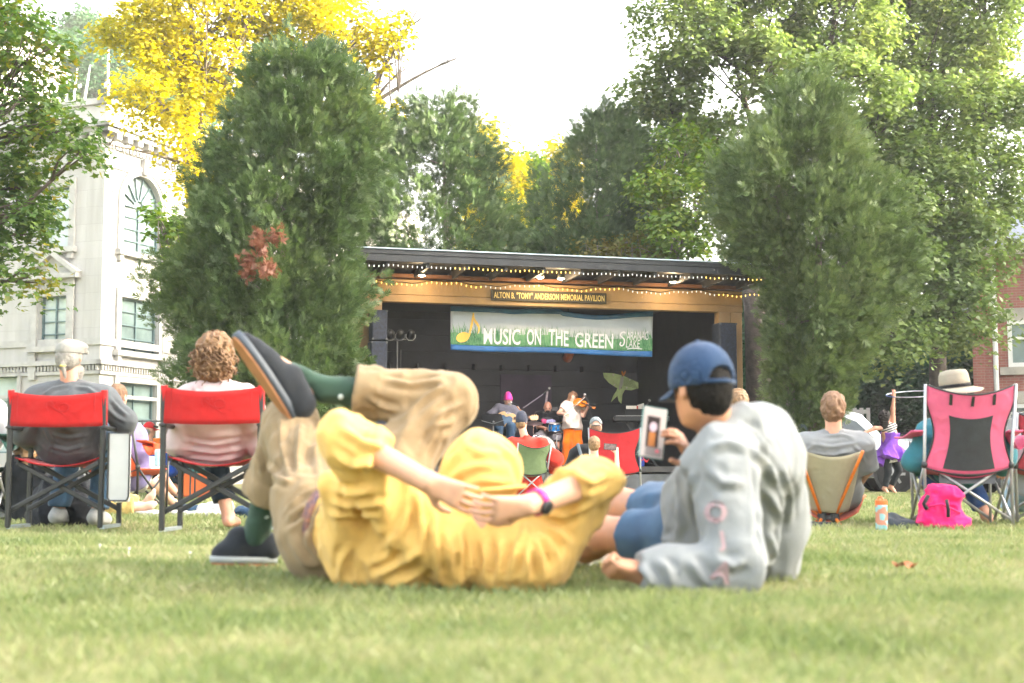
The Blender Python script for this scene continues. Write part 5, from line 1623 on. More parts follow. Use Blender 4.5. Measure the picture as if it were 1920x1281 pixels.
# ---------------------------------------------------------------- parked vehicles
def vehicle(label, M, L, prof, W_, paint, low=None, lowz=None, wheels=(), rw=.36, glass=None, name='parked_car', cat='car', rack=False, group='cars parked behind the lawn'):
    """prof: closed (x, z) side outline; greenhouse points above belt are pulled in"""
    r = thing(name, label, cat, M=M, group=group)
    belt, tuck = lowz[1], .16
    def hw(z): return W_ / 2 * (1 - .04 * (z < .4)) - max(0, z - belt) * tuck - .03
    m = MB(); n = len(prof)
    rows = []
    for s_ in (-1, 1): rows.append([Vector((x, s_ * hw(z), z)) for x, z in prof])
    vs = rows[0] + rows[1]
    m.add(vs, [list(range(n)), list(range(2 * n - 1, n - 1, -1))] + [[i, n + i, n + (i + 1) % n, (i + 1) % n] for i in range(n)])
    body = m.build('body', paint, r)
    bv = body.modifiers.new('bevel', 'BEVEL'); bv.width = .05; bv.segments = 3; bv.limit_method = 'ANGLE'; bv.angle_limit = .3
    for p in body.data.polygons: p.use_smooth = True
    if low:
        m = MB(); pts = [(x, z) for x, z in prof]
        lo_ = [(min(x for x, z in prof) + .02, lowz[0]), (max(x for x, z in prof) - .02, lowz[0]), (max(x for x, z in prof) - .02, lowz[2]), (min(x for x, z in prof) + .02, lowz[2])]
        for s_ in (-1, 1): m.prism([(x, s_ * (W_ / 2 - .028), z) for x, z in lo_], (0, 0, 0), (0, s_ * .012, 0))
        m.build('lower_cladding', low, r)
    for g in glass or []:
        for s_ in (-1, 1):
          m = MB(); m.prism([(x, s_ * (hw(z) + .004), z) for x, z in g], (0, 0, 0), (0, s_ * .012, 0))
          m.build('side_window', mat('car_glass', (.03, .045, .05), .1, .2, spec=.8), r)
    for wx in wheels:
        for s_ in (-1, 1):
            Rm = Matrix.Rotation(math.pi / 2, 3, 'X')
            m = MB(); m.lathe([(rw * .62, -.10), (rw * .96, -.10), (rw, -.06), (rw, .06), (rw * .96, .10), (rw * .62, .10)], (wx, s_ * (W_ / 2 - .10), rw), 26, Rm)
            wh = m.build('wheel', mat('tyre', (.02, .02, .021), .9, .2), r, smooth=False)
            m = MB(); m.lathe([(.02, -.06), (rw * .6, -.07), (rw * .62, .0), (rw * .6, .07), (.02, .06)], (wx, s_ * (W_ / 2 - .10), rw), 20, Rm)
            for k in range(6):
                a = k * math.pi / 3; m.bar((wx, s_ * (W_ / 2 + .005), rw), (wx + rw * .58 * math.cos(a), s_ * (W_ / 2 - .01), rw + rw * .58 * math.sin(a)), .06, .02, (0, 1, 0))
            m.build('rim', mat('alloy', (.35, .35, .36), .35, .1, metal=.8), wh)
            m = MB(); m.lathe([(rw * 1.18, -.02), (rw * 1.18, .006)], (wx, s_ * (W_ / 2 - .022), rw * 1.03), 24, Rm); m.build('wheel_arch', PLAST, r)
    for s_ in (-1, 1):
        MB().box((L / 2 - .10, s_ * (W_ / 2 - .22), lowz[1] - .28), (.2, .34, .17), bev=.03).build('headlight', mat('headlamp', (.55, .55, .52), .2), r)
        MB().box((L / 2 - .45, s_ * (W_ / 2 - .012), lowz[1] - .30), (.14, .03, .07), bev=.008).build('side_marker', mat('amber_lens', (.6, .22, .03), .3), r)
        MB().box((L * .17, s_ * (W_ / 2 + .09), lowz[1] + .1), (.12, .2, .16), bev=.03).build('wing_mirror', PLAST, r)
    MB().box((L / 2 - .02, 0, .48), (.16, W_ - .06, .2), bev=.04).build('bumper', low or PLAST, r)
    if rack:
        for s_ in (-1, 1):
            m = MB(); zt = max(z for x, z in prof); m.tube([(-L * .3, s_ * .5, zt + .08), (L * .05, s_ * .5, zt + .08)], .02, 6); m.build('roof_rail', STEEL, r)
        m = MB(); m.box((-.3, 0, max(z for x, z in prof) + .12), (.08, 1.3, .04)); m.build('roof_bar', STEEL, r)
    return r
CWHITE = mat('white_car_paint', (.72, .73, .74), .25, .04, spec=.7); CGREY = mat('grey_cladding', (.09, .09, .095), .6, .1); CSILV = mat('silver_car_paint', (.52, .55, .57), .3, .04, metal=.3); CBLK = mat('black_car_paint', (.02, .022, .025), .25, .1, spec=.7); CPINK = mat('pale_car_paint', (.70, .66, .66), .3, .04)
suv = [(-2.3, .42), (-2.32, .95), (-2.25, 1.1), (-2.0, 1.72), (-1.6, 1.80), (.35, 1.80), (.75, 1.72), (1.22, 1.18), (2.15, 1.04), (2.32, .85), (2.34, .42), (2.2, .3), (-2.2, .3)]
sg = [[(-1.95, 1.18), (-1.78, 1.62), (-1.05, 1.66), (-1.05, 1.18)], [(-.97, 1.18), (-.97, 1.66), (-.15, 1.66), (-.15, 1.18)], [(-.07, 1.18), (-.07, 1.66), (.35, 1.66), (.62, 1.55), (1.0, 1.18)]]
Yc = 32.5
xw = PX(1655, Yc)
vehicle('white topped old SUV with dark grey lower body behind the dancer', Matrix.Translation((xw - 1.42, Yc, 0)) @ Matrix.Rotation(math.radians(-4), 4, 'Z'), 4.68, suv, 1.86, CWHITE, CGREY, (.32, 1.12, .92), (-1.38, 1.42), .39, sg)
sed = [(-2.25, .4), (-2.28, .85), (-2.1, 1.0), (-1.5, 1.05), (-.95, 1.45), (.2, 1.47), (.95, 1.02), (2.0, .88), (2.25, .72), (2.28, .4), (2.1, .25), (-2.1, .25)]
sedg = [[(-1.2, 1.08), (-.85, 1.38), (-.25, 1.40), (-.25, 1.07)], [(-.18, 1.07), (-.18, 1.40), (.18, 1.40), (.72, 1.05)]]
vehicle('silver car with pale blue windows, half hidden by the pink chair', Matrix.Translation((PX(1760, 37), 37, 0.28)) @ Matrix.Rotation(math.radians(176), 4, 'Z'), 4.56, sed, 1.78, CSILV, None, (.3, 1.0, .5), (-1.35, 1.4), .33, sedg)
vehicle('white car with a long flat roof, left of the old SUV', Matrix.Translation((PX(1490, 38), 38, 0.1)) @ Matrix.Rotation(math.radians(2), 4, 'Z'), 4.68, suv, 1.86, CPINK, None, (.3, 1.12, .5), (-1.38, 1.42), .36, sg)
vehicle('black SUV with a pale roof rack at the right edge', Matrix.Translation((PX(1990, 30), 30, 0)) @ Matrix.Rotation(math.radians(182), 4, 'Z'), 4.68, suv, 1.86, CBLK, CGREY, (.32, 1.12, .5), (-1.38, 1.42), .37, sg, rack=True)
# ---------------------------------------------------------------- the two men lying on the grass
def JJ(Y, **kw):
    return {k: P(v[0], v[1], Y + (v[2] if len(v) > 2 else 0)) for k, v in kw.items()}
SKIN_A = skin_mat('skin_fair', (.56, .32, .22)); SKIN_B = skin_mat('skin_tan', (.42, .21, .125)); SKIN_C = skin_mat('skin_light', (.62, .38, .28)); SKIN_D = skin_mat('skin_rosy', (.58, .30, .21))
YELC = cloth('yellow_cotton', (.70, .45, .14), .07); KHAKI = cloth('khaki_cotton', (.255, .185, .105), .10); SOCKG = cloth('dark_green_knit', (.035, .07, .05), .15); SHOEB = cloth('black_canvas', (.022, .026, .032), .2)
GUM = mat('gum_sole', (.33, .14, .055), .7, .12, 20.0, .2, 120.0); FOX = mat('rubber_grey', (.045, .06, .08), .55, .1); WHT = mat('white_rubber', (.62, .64, .62), .6, .1)
GREYC = cloth('grey_fleece', (.215, .23, .238), .05, scale=5.0); NAVY = cloth('navy_cotton', (.022, .048, .105), .12); DENIM = cloth('blue_denim', (.055, .115, .20), .25, col2=(.04, .08, .15)); HAIRB = mat('black_hair', (.008, .007, .006), .75, .3, 40.0, .5, 90.0, spec=.15)

# --- man in yellow
Jy = JJ(4.5, head=(905, 890, -.04), sL=(752, 965, -.08), eL=(648, 822, -.27), wL=(800, 903, -.34), sR=(1005, 1000, .08), eR=(1118, 902, -.08), wR=(990, 948, -.32),
        pel=(640, 985, .5), che=(880, 1005, .0), hipL=(612, 1000, .42), hipR=(672, 965, .62), kL=(545, 800, .85), aL=(478, 1008, 1.03), tL=(410, 1040, 1.0),
        kR=(838, 752, .8), aR=(610, 730, .78), tR=(455, 640, .72))
Jy['hL'] = P(905, 948, 4.17); Jy['hR'] = P(890, 958, 4.12)
by = Person('person lying on the grass in yellow and khaki, hands clasped behind the head', Jy, SKIN_A, 1.0, .007, face=(-.35, .75, .55), up=(.55, -.45, .7))
B = Blob(.0055)
add_head(B, Jy['head'] + Vector((0, .02, 0)), by.face, by.up, .98)
B.cap(lerp(Jy['head'], Jy['che'], .3), Jy['che'], .055, .065, .03)
B.cap(Jy['che'], Jy['pel'], .09, .10, .05); B.cap(Jy['sL'], Jy['sR'], .055, .055, .05)
for q in 'LR':
    by.arm(B, q, 0, 2, 1.06)
for q, s_, cu in (('L', 1, (.35, .3, .3, .35)), ('R', -1, (.5, .45, .5, .6))):
    d = Jy['h' + q] - Jy['w' + q]
    add_hand(B, Jy['w' + q] + d.normalized() * .005, d, Vector((.05, 1, .25)) if q == 'L' else Vector((0, .8, .4)), 1.02, side=-s_, curls=cu, spread=.35, k=.004)
B.cap(Jy['pel'], Jy['hipL'], .09, .08, .04); B.cap(Jy['pel'], Jy['hipR'], .09, .08, .04)
for q in 'LR':
    B.cap(Jy['hip' + q], Jy['k' + q], .075, .055, .03); B.cap(Jy['k' + q], lerp(Jy['k' + q], Jy['a' + q], .4), .055, .052, .03); B.cap(lerp(Jy['k' + q], Jy['a' + q], .4), Jy['a' + q], .052, .038, .02)
    by.foot(B, q, -.008)
blob_part('body', B, SKIN_A, by.root)
# shirt: loose, gathered at the side, wide half sleeves
B = Blob(.0085)
sl_, sr_, p_, c_ = Jy['sL'], Jy['sR'], Jy['pel'], Jy['che']
ax = (p_ - c_).normalized(); wv = (sr_ - sl_).normalized()
lowp = lerp(c_, p_, .93)
for w in (-.085, .085):
    B.cap(c_ + wv * w * 1.3 + Vector((0, 0, -.02)), lowp + wv * w * .9 + Vector((0, 0, -.012)), .125, .125, .05, 'b')
B.cap(lerp(c_, sl_, .8) - Vector((0, 0, .03)), lerp(c_, sr_, .9) - Vector((0, 0, .03)), .105, .105, .05)
B.cap(P(690, 1045, 4.62), P(1000, 1050, 4.42), .085, .09, .06)
B.cap(P(640, 1030, 4.85), P(760, 1040, 4.5), .085, .10, .05)
B.cap(sl_, lerp(sl_, Jy['eL'], .96), .088, .070, .05); B.cap(Jy['eL'], lerp(Jy['eL'], Jy['wL'], .40), .070, .062, .03, 'b')
B.cap(P(640, 920, 4.42), P(665, 1040, 4.6), .06, .09, .06)
B.cap(sr_, lerp(sr_, Jy['eR'], .96), .095, .072, .05); B.cap(Jy['eR'], lerp(Jy['eR'], Jy['wR'], .34), .070, .062, .03, 'b')
B.cap(P(1075, 960, 4.48), P(1005, 1050, 4.5), .075, .09, .06)
B.fold(.016, (10, 10, 4.5), 3); B.fold(.007, (24, 24, 11), 11)
o = blob_part('shirt', B, YELC, by.root, 1)
crease(o, [[(622, 945), (668, 950), (716, 944)], [(628, 921), (665, 926), (704, 918)], [(620, 968), (670, 962), (712, 970)], [(786, 930), (790, 980), (792, 1035)], [(812, 950), (812, 1000), (820, 1060)], [(773, 947), (741, 1008), (700, 1042)],
           [(654, 1024), (640, 1055), (637, 1084)], [(700, 985), (662, 1026), (652, 1086)], [(785, 1038), (745, 1060), (700, 1084)], [(799, 1063), (775, 1080), (752, 1094)], [(840, 1000), (842, 1040), (850, 1092)],
           [(-.014, .012), (870, 1005), (872, 1050), (873, 1096)], [(983, 985), (966, 1040), (950, 1090)], [(990, 985), (990, 1040), (986, 1093)], [(998, 985), (1012, 1035), (1020, 1086)], [(1004, 984), (1032, 1020), (1048, 1056)], [(1010, 980), (1045, 1000), (1072, 1022)],
           [(640, 800), (680, 830), (722, 838)], [(625, 850), (660, 872), (700, 872)], [(1075, 885), (1110, 905), (1140, 890)], [(1020, 965), (1060, 968), (1110, 945)], [(740, 1015), (725, 1045), (690, 1060)], [(905, 1010), (912, 1050), (908, 1092)], [(935, 1010), (940, 1045), (932, 1090)]], .017, .015)
m = MB(); bv = bvh_of(o); pt_ = [bv.ray_cast(Vector((0, 0, EYE)), ray(lerp(876, 946, t), lerp(1063, 1073, t)).normalized())[0] for t in np.linspace(0, 1, 9)]
m.tube([p + Vector((0, -.002, 0)) for p in pt_ if p], .003, 5); m.build('seam', YELC, o, True, True)
# hood / soft yellow hat over the head
g = lambda a, b, d: Jy['head'] + Vector((a, b, d))
B = Blob(.008)
B.ell(g(.0, .02, .012), [.124, .118, .128], None, .03); B.cap(g(-.02, .06, -.03), g(-.01, .08, -.12), .10, .10, .05)
B.ell(g(-.05, .16, .04), [.10, .10, .11], None, .02, sub=True)
B.fold(.010, (12, 12, 7), 6)
o = blob_part('hood', B, YELC, by.root, 1)
crease(o, [[(835, 905), (870, 880), (920, 868)], [(850, 925), (900, 900), (960, 905)], [(930, 830), (965, 860), (978, 905)], [(870, 830), (900, 850), (950, 850)], [(840, 870), (862, 845), (880, 815)]], .009, .014)
m = MB(); m.tube([g(.130 * math.cos(a) + .002, .02 - .126 * math.sin(a) , -.048 + .012 * math.cos(a)) for a in np.linspace(-.15, math.pi + .15, 20)], .008, 6)
m.build('hood_seam', YELC, by.root, True, True)
# trousers
B = Blob(.0085)
for q, up in (('L', .62), ('R', .72)):
    h, k, a = Jy['hip' + q], Jy['k' + q], Jy['a' + q]
    B.cap(h, k, .128, .098, .05); B.cap(k, lerp(k, a, up), .098, .083, .03, 'b')
    B.cap(lerp(k, a, up - .13), lerp(k, a, up), .092, .090, .008, 'ab')
B.cap(Jy['hipL'], Jy['hipR'], .14, .14, .05)
B.cap(p_, lerp(p_, c_, .12), .145, .14, .05)
B.cap(Jy['hipL'] + Vector((0, 0, -.04)), P(575, 940, 5.0), .12, .11, .06)
B.fold(.014, (9, 9, 5), 8); B.fold(.006, (22, 22, 11), 18)
o = blob_part('trousers', B, KHAKI, by.root, 1)
crease(o, [[(838, 718), (800, 745), (757, 784)], [(868, 755), (830, 775), (790, 818)], [(720, 712), (770, 722), (830, 712)], [(690, 745), (720, 765), (750, 770)], [(527, 782), (530, 840), (546, 900)], [(565, 782), (560, 840), (558, 890)], [(600, 800), (590, 850), (600, 895)],
           [(616, 909), (565, 930), (534, 960)], [(-.02, .014), (582, 955), (560, 968), (538, 985)], [(610, 930), (590, 975), (575, 1020)], [(480, 800), (485, 850), (492, 890)], [(500, 870), (520, 895), (545, 905)], [(850, 790), (820, 800), (790, 850)], [(570, 990), (580, 1020), (600, 1050)]], .016, .014)
B = Blob(.008)
q0 = lerp(p_, c_, .16)
for w in (-.085, .085): B.cap(q0 + wv * w, q0 + wv * w - ax * .035, .148, .146, .05, 'ab')
blob_part('belt', B, mat('patterned_belt', (.02, .03, .08), .8, .5, 40.0, col2=(.30, .14, .08)), by.root)
# cargo pocket seam
MB().bar(P(672, 832, 4.98), P(690, 812, 4.98), .012, .02).build('pocket_slit', BLK, by.root, True)
# socks, shoes
for q, up in (('L', .60), ('R', .80)):
    k, a, t = Jy['k' + q], Jy['a' + q], Jy['t' + q]
    B = Blob(.007); B.cap(lerp(k, a, .63 if q == 'L' else .75), a, .056, .048, .02, 'a'); B.cap(a, lerp(a, t, .4), .040, .03, .02)
    B.fold(.003, (20, 20, 20), 4)
    so_ = blob_part('sock', B, SOCKG, by.root)
    e = lerp(k, a, .80) + Vector((.025, -.048, .0)) if q == 'L' else lerp(k, a, .86) + Vector((0, -.05, -.025))
    MB().ball(e, (.011, .006, .011), 10).build('sock_emblem', mat('grey_print', (.42, .48, .44), .8), so_, True, True)
    # slip-on shoe
    up = (k - a).normalized() if q == 'L' else (Vector((.35, -.1, .5))).normalized()
    dn = (t - a).normalized(); up = (up - dn * up.dot(dn)).normalized(); sd_v = dn.cross(up).normalized()
    if q == 'R':
        heel = P(548, 778, 5.22); toe = P(447, 632, 5.16); dn = (toe - heel).normalized(); soleN = Vector((-.82, -.42, -.32)); soleN = (soleN - dn * soleN.dot(dn)).normalized(); up = -soleN; sd_v = dn.cross(up).normalized(); Ls = (toe - heel).length + .05
    else:
        heel = P(506, 1042, 5.55); heel.z = .032; toe = P(398, 1046, 5.50); toe.z = .04; dn = (toe - heel).normalized(); up = Vector((0, 0, 1)); sd_v = dn.cross(up).normalized(); Ls = (toe - heel).length + .04; soleN = -up
    outl = []
    for i in range(28):
        an = 2 * math.pi * i / 28; x = .5 - .5 * math.cos(an); wd = .052 * (abs(math.sin(an)) ** .75) * (.82 + .28 * x - .12 * (x - .75) ** 2) * (1 if math.sin(an) > 0 else -1)
        outl.append(heel + dn * (x * Ls - .03) + sd_v * wd)
    R_ = by.root
    B = Blob(.007)
    B.cap(heel + up * .035, lerp(heel, toe, .62) + up * .038, .042, .040, .03); B.cap(lerp(heel, toe, .62) + up * .03, toe + up * .018 - dn * .02, .044, .026, .03)
    B.cap(heel + up * .06 + dn * .01, heel + up * .08 + dn * .12, .048, .046, .02); B.cap(heel + up * .05 + dn * .12, lerp(heel, toe, .8) + up * .03, .05, .035, .02)
    B.plane(heel + up * .002, -up)
    so2 = blob_part('shoe', B, SHOEB, R_)
    m = MB(); m.prism(outl, up * -.014, up * (.014 if q == 'R' else .010)); m.build('foxing', FOX if q == 'R' else mat('grey_rubber', (.30, .33, .33), .6), so2, True, True)
    c0 = sum(outl, Vector()) / 28
    m = MB(); m.prism([c0 + (o - c0) * .95 for o in outl], up * -.022, up * -.0142); m.build('sole', GUM, so2, True)
    MB().box(lerp(heel, toe, .62) + up * .075 + sd_v * .01, (.02, .012, .014)).build('tag', mat('red_tag', (.5, .04, .06), .7), so2, True)
# watch
wc = lerp(Jy['wR'], Jy['eR'], .13); wd = (Jy['eR'] - Jy['wR']).normalized()
wt = thing('wristwatch', 'black round watch on a magenta band worn by the man in yellow', 'watch', wc)
_, a1, a2 = frame_of(wd)
m = MB(); rows = []
for w in (-.011, .011): rows.append([wc + wd * w + (a1 * math.cos(t) + a2 * math.sin(t)) * .0365 for t in np.linspace(0, 2 * math.pi, 25)])
m.sheet(rows); ob = m.build('band', mat('magenta_rubber', (.55, .02, .25), .5, .1), wt, True, True); ob.modifiers.new('thick', 'SOLIDIFY').thickness = .004
fd = (Vector((.35, -.8, -.45)) - wd * Vector((.35, -.8, -.45)).dot(wd)).normalized()
R3 = Matrix((wd, fd.cross(wd), fd)).transposed()
MB().lathe([(.0, -.004), (.021, -.004), (.023, .002), (.021, .009), (.018, .010)], wc + fd * .036, 24, R3).build('case', mat('watch_case', (.018, .019, .022), .35, .1), wt, True, True)

# --- man in the grey hoodie
Jg = JJ(4.4, head=(1312, 728, -.05), che=(1378, 848, .08), sL=(1345, 872, -.12), eL=(1378, 1062, -.20), wL=(1205, 1078, -.23), sR=(1425, 835, .30), eR=(1345, 930, .42), wR=(1296, 862, .22),
        pel=(1330, 1000, .50), hipL=(1300, 1012, .48), hipR=(1310, 965, .62), kL=(1128, 1002, .72), aL=(1085, 1045, 1.05), tL=(1060, 1020, 1.18), kR=(1168, 950, .95), aR=(1118, 1030, 1.15), tR=(1085, 1010, 1.3))
Jg['hL'] = P(1150, 1070, 4.14); Jg['hR'] = P(1262, 800, 4.52)
gm_ = Person('person in grey hoodie and navy cap leaning on an elbow, filming with a phone', Jg, SKIN_B, 1.0, .007, face=(-.51, .84, -.14))
B = Blob(.0055)
add_head(B, Jg['head'], gm_.face, (0.05, 0, 1), 1.0)
B.cap(Jg['head'] + Vector((.02, -.035, -.05)), Jg['che'] + Vector((-.03, .02, .02)), .055, .07, .03)
B.cap(Jg['che'], Jg['pel'], .10, .11, .06); B.cap(Jg['sL'], Jg['sR'], .055, .055, .05)
for q in 'LR': gm_.arm(B, q, 0, 2, 1.05)
add_hand(B, Jg['wL'], Jg['hL'] - Jg['wL'], Vector((.15, .55, .75)), 1.0, side=-1, curls=(1.75, 1.8, 1.8, 1.8), spread=.0, k=.005, thumb=False)
w0 = Jg['wL']; B.cap(w0 + Vector((-.02, -.01, .03)), w0 + Vector((-.065, -.025, .038)), .014, .012, .012); B.cap(w0 + Vector((-.065, -.025, .038)), w0 + Vector((-.095, -.03, .012)), .0115, .009, .006)
add_hand(B, Jg['wR'], Jg['hR'] - Jg['wR'], Vector((-.85, -.15, .1)), 1.0, side=1, curls=(.62, .6, .65, .7), spread=.2, k=.004)
for q in 'LR':
    gm_.leg(B, q); B.cap(Jg['pel'], Jg['hip' + q], .09, .085, .04)
B.ell(lerp(Jg['kL'], Jg['aL'], .35) + Vector((-.02, 0, .01)), [.06, .06, .055], None, .05)
blob_part('body', B, SKIN_B, gm_.root)
# hoodie
B = Blob(.0085)
sl_, sr_, p_, c_ = Jg['sL'], Jg['sR'], Jg['pel'], Jg['che']
B.cap(sl_, Jg['eL'], .098, .088, .05); B.cap(Jg['eL'] + Vector((0, 0, .0)), Jg['wL'] + Vector((.0, 0, 0)), .082, .058, .03, 'b')
B.cap(lerp(Jg['wL'], Jg['eL'], .06), lerp(Jg['wL'], Jg['eL'], .24), .056, .068, .012, 'a')
B.cap(sr_, Jg['eR'], .095, .075, .05); B.cap(Jg['eR'], lerp(Jg['eR'], Jg['wR'], .85), .072, .050, .03, 'b')
B.cap(lerp(c_, sl_, .7), lerp(c_, sr_, .9) + Vector((.0, 0, .01)), .10, .115, .07)
B.cap(c_ + Vector((.02, .05, -.04)), p_ + Vector((-.02, -.02, .02)), .135, .13, .08)
B.cap(P(1425, 865, 4.68), P(1440, 985, 4.78), .115, .12, .08); B.cap(P(1440, 960, 4.76), P(1452, 1062, 4.78), .10, .065, .07)
B.cap(P(1300, 960, 4.75), P(1290, 1045, 4.7), .11, .09, .07); B.cap(P(1408, 870, 4.5), P(1420, 1030, 4.56), .085, .06, .07)
B.cap(P(1392, 808, 4.42), P(1435, 825, 4.6), .05, .055, .05); B.cap(P(1435, 825, 4.6), P(1462, 885, 4.62), .06, .05, .06)
B.cap(P(1345, 815, 4.36), P(1395, 790, 4.40), .042, .05, .03)
B.fold(.013, (9, 9, 4), 14); B.fold(.006, (22, 22, 10), 2)
hoodie = blob_part('hoodie', B, GREYC, gm_.root, 1)
crease(hoodie, [[(-.009, .014), (1408, 870), (1418, 950), (1424, 1040)], [(1385, 795), (1418, 815), (1446, 856)], [(1400, 835), (1440, 870), (1462, 920)], [(1300, 884), (1290, 930), (1296, 975)], [(1240, 1005), (1262, 1030), (1290, 1040)], [(1195, 1058), (1215, 1080), (1222, 1100)], [(1235, 1050), (1255, 1075), (1262, 1102)], [(1290, 1048), (1310, 1075), (1330, 1100)],
           [(1345, 1050), (1375, 1062), (1400, 1050)], [(1330, 880), (1355, 905), (1395, 905)], [(1440, 920), (1462, 965), (1470, 1020)], [(1470, 880), (1482, 930), (1480, 985)], [(1330, 840), (1362, 830), (1400, 838)], [(1268, 945), (1275, 985), (1262, 1030)], [(1440, 1000), (1455, 1040), (1480, 1075)]], .015, .016)
# faded pink sleeve lettering: O, ?, V pressed on the sleeve
bv = bvh_of(hoodie)
pinkp = mat('faded_pink_print', (.33, .235, .25), .9, .12, 20.0)
def sleeve_mark(body, px, py, hpx, rot=0.0):
    V, Fs = text_geo(body, 1, .045, 0, 1.0)
    s_ = hpx / (V[:, 1].max() - V[:, 1].min()); pts = []
    me_v = []
    for a, b, c in V:
        x = a * math.cos(rot) - b * math.sin(rot); y = a * math.sin(rot) + b * math.cos(rot)
        d = ray(px + x * s_, py - y * s_).normalized()
        hit = bv.ray_cast(Vector((0, 0, EYE)), d)
        me_v.append((hit[0] - d * .007) if hit[0] else P(px, py, 4.2))
    m = MB(); m.add(me_v, Fs); return m.build('sleeve_lettering', pinkp, hoodie, True)
sleeve_mark('O', 1342, 960, 42, .1); sleeve_mark('J', 1353, 1015, 38, .15); sleeve_mark('A', 1355, 1072, 40, -.35)
# shorts, socks, shoes
B = Blob(.0085)
for q in 'LR':
    h, k = Jg['hip' + q], Jg['k' + q]
    B.cap(h, lerp(h, k, .66), .105, .092, .05, 'b')
B.cap(Jg['hipL'], Jg['hipR'], .13, .13, .05)
B.fold(.012, 8, 5)
blob_part('shorts', B, DENIM, gm_.root)
gm_.res = .009
for q in 'LR':
    B = Blob(.009); k, a = Jg['k' + q], Jg['a' + q]
    B.cap(lerp(k, a, .72), a, .052, .048, .01, 'a'); blob_part('sock', B, cloth('white_knit', (.66, .66, .64), .05), gm_.root)
gm_.shoes(cloth('pale_shoe_mesh', (.50, .52, .52), .15), .014)
# cap
g, R, f, sd, u = gm_.hg()
B = Blob(.005)
B.ell(g(0, -.012, .030), [.094, .112, .112], R, .01); B.ell(g(0, -.012, .024), [.088, .106, .106], R, 0, sub=True)
B.plane(g(0, 0, -.004), -u - f * -.04)
B.ell(g(0, -.125, -.002), [.050, .06, .048], R, .0, sub=True)
cap_ = blob_part('cap', B, NAVY, gm_.root)
m = MB(); rows = []
for i in range(6):
    w = i / 5; rows.append([g(.090 * math.sin(a), -.012 + .108 * math.cos(a) + w * .072 * max(.05, math.cos(a)) ** .6, .006 - w * .016 - .018 * math.sin(a) ** 2) for a in np.linspace(-1.3, 1.3, 17)])
m.sheet(rows, .006, u); m.build('brim', NAVY, cap_, True, True)
m = MB(); m.tube([g(.052 * math.cos(a), -.108 + .006 * abs(math.cos(a)), -.002 + .048 * math.sin(a)) for a in np.linspace(0, math.pi, 14)], .004, 6); m.tube([g(-.056, -.100, .0), g(0, -.122, .0), g(.056, -.100, .0)], .007, 6); m.build('strap', NAVY, cap_, True, True)
MB().ball(g(0, -.012, .143), (.008, .008, .006), 8).build('button', NAVY, cap_, True, True)
B = Blob(.005)
B.ell(g(0, -.020, .010), [.079, .098, .085], R, .01); B.ell(g(0, -.05, -.045), [.062, .056, .055], R, .03)
B.ell(g(0, .095, -.045), [.10, .092, .10], R, .01, sub=True)
for q in (-1, 1): B.ell(g(q * .092, .012, -.06), [.045, .05, .065], R, .01, sub=True)
B.fold(.003, 70, 4); blob_part('hair', B, HAIRB, gm_.root)
# phone
pc = P(1224, 812, 4.55)
ph = thing('phone', 'white phone held up by the man in the grey hoodie, its screen showing the stage', 'phone', M=Matrix.Translation(pc) @ Matrix.Rotation(math.radians(14), 4, 'Z') @ Matrix.Rotation(math.radians(9), 4, 'Y') @ Matrix.Rotation(math.radians(-6), 4, 'X'))
MB().box((0, 0, 0), (.084, .009, .168), bev=.004).build('case', mat('teal_phone_case', (.12, .24, .23), .5, .1), ph)
SCRE = mat('phone_screen_pale', (.42, .37, .36), .3, .04, emit=.02); S2 = mat('phone_screen_dark', (.035, .028, .03), .3, .2); S3 = mat('phone_screen_face', (.45, .36, .42), .3, .1, emit=.02); S4 = mat('phone_screen_orange', (.34, .13, .04), .3, .2, emit=.02); S5 = mat('phone_screen_grey', (.22, .19, .19), .3, .1, emit=.01)
m = MB(); m.box((0, -.0052, 0), (.076, .002, .160), bev=.0008); scr = m.build('screen', SCRE, ph)
for nm, x0, x1, z0, z1, mm in (('picture_dark', -.024, .019, -.047, .052, S2), ('picture_floor', -.022, .034, -.076, -.047, S5)):
    MB().box(((x0 + x1) / 2, -.0066, (z0 + z1) / 2), (x1 - x0, .0008, z1 - z0)).build(nm, mm, scr)
MB().ball((-.003, -.0072, .018), (.013, .0006, .016), 12).build('picture_singer', S3, scr)
MB().box((-.004, -.0074, -.022), (.022, .0006, .046)).build('picture_trousers', S4, scr)
MB().ball((.018, -.0074, -.058), (.006, .0006, .005), 8).build('record_button', mat('phone_button', (.75, .08, .14), .3), scr)
# ---------------------------------------------------------------- chairs
RED = cloth('red_canvas', (.36, .011, .011), .08, .3); REDD = cloth('red_canvas_seat', (.30, .011, .014), .1); ORNG = cloth('orange_red_canvas', (.60, .10, .035), .08)
BLKT = mat('black_tube', (.016, .018, .02), .4, .2, spec=.6); GRYT = mat('grey_tube', (.34, .35, .36), .35, .08, metal=.5); EMB = mat('red_stitch', (.29, .008, .009), .9)

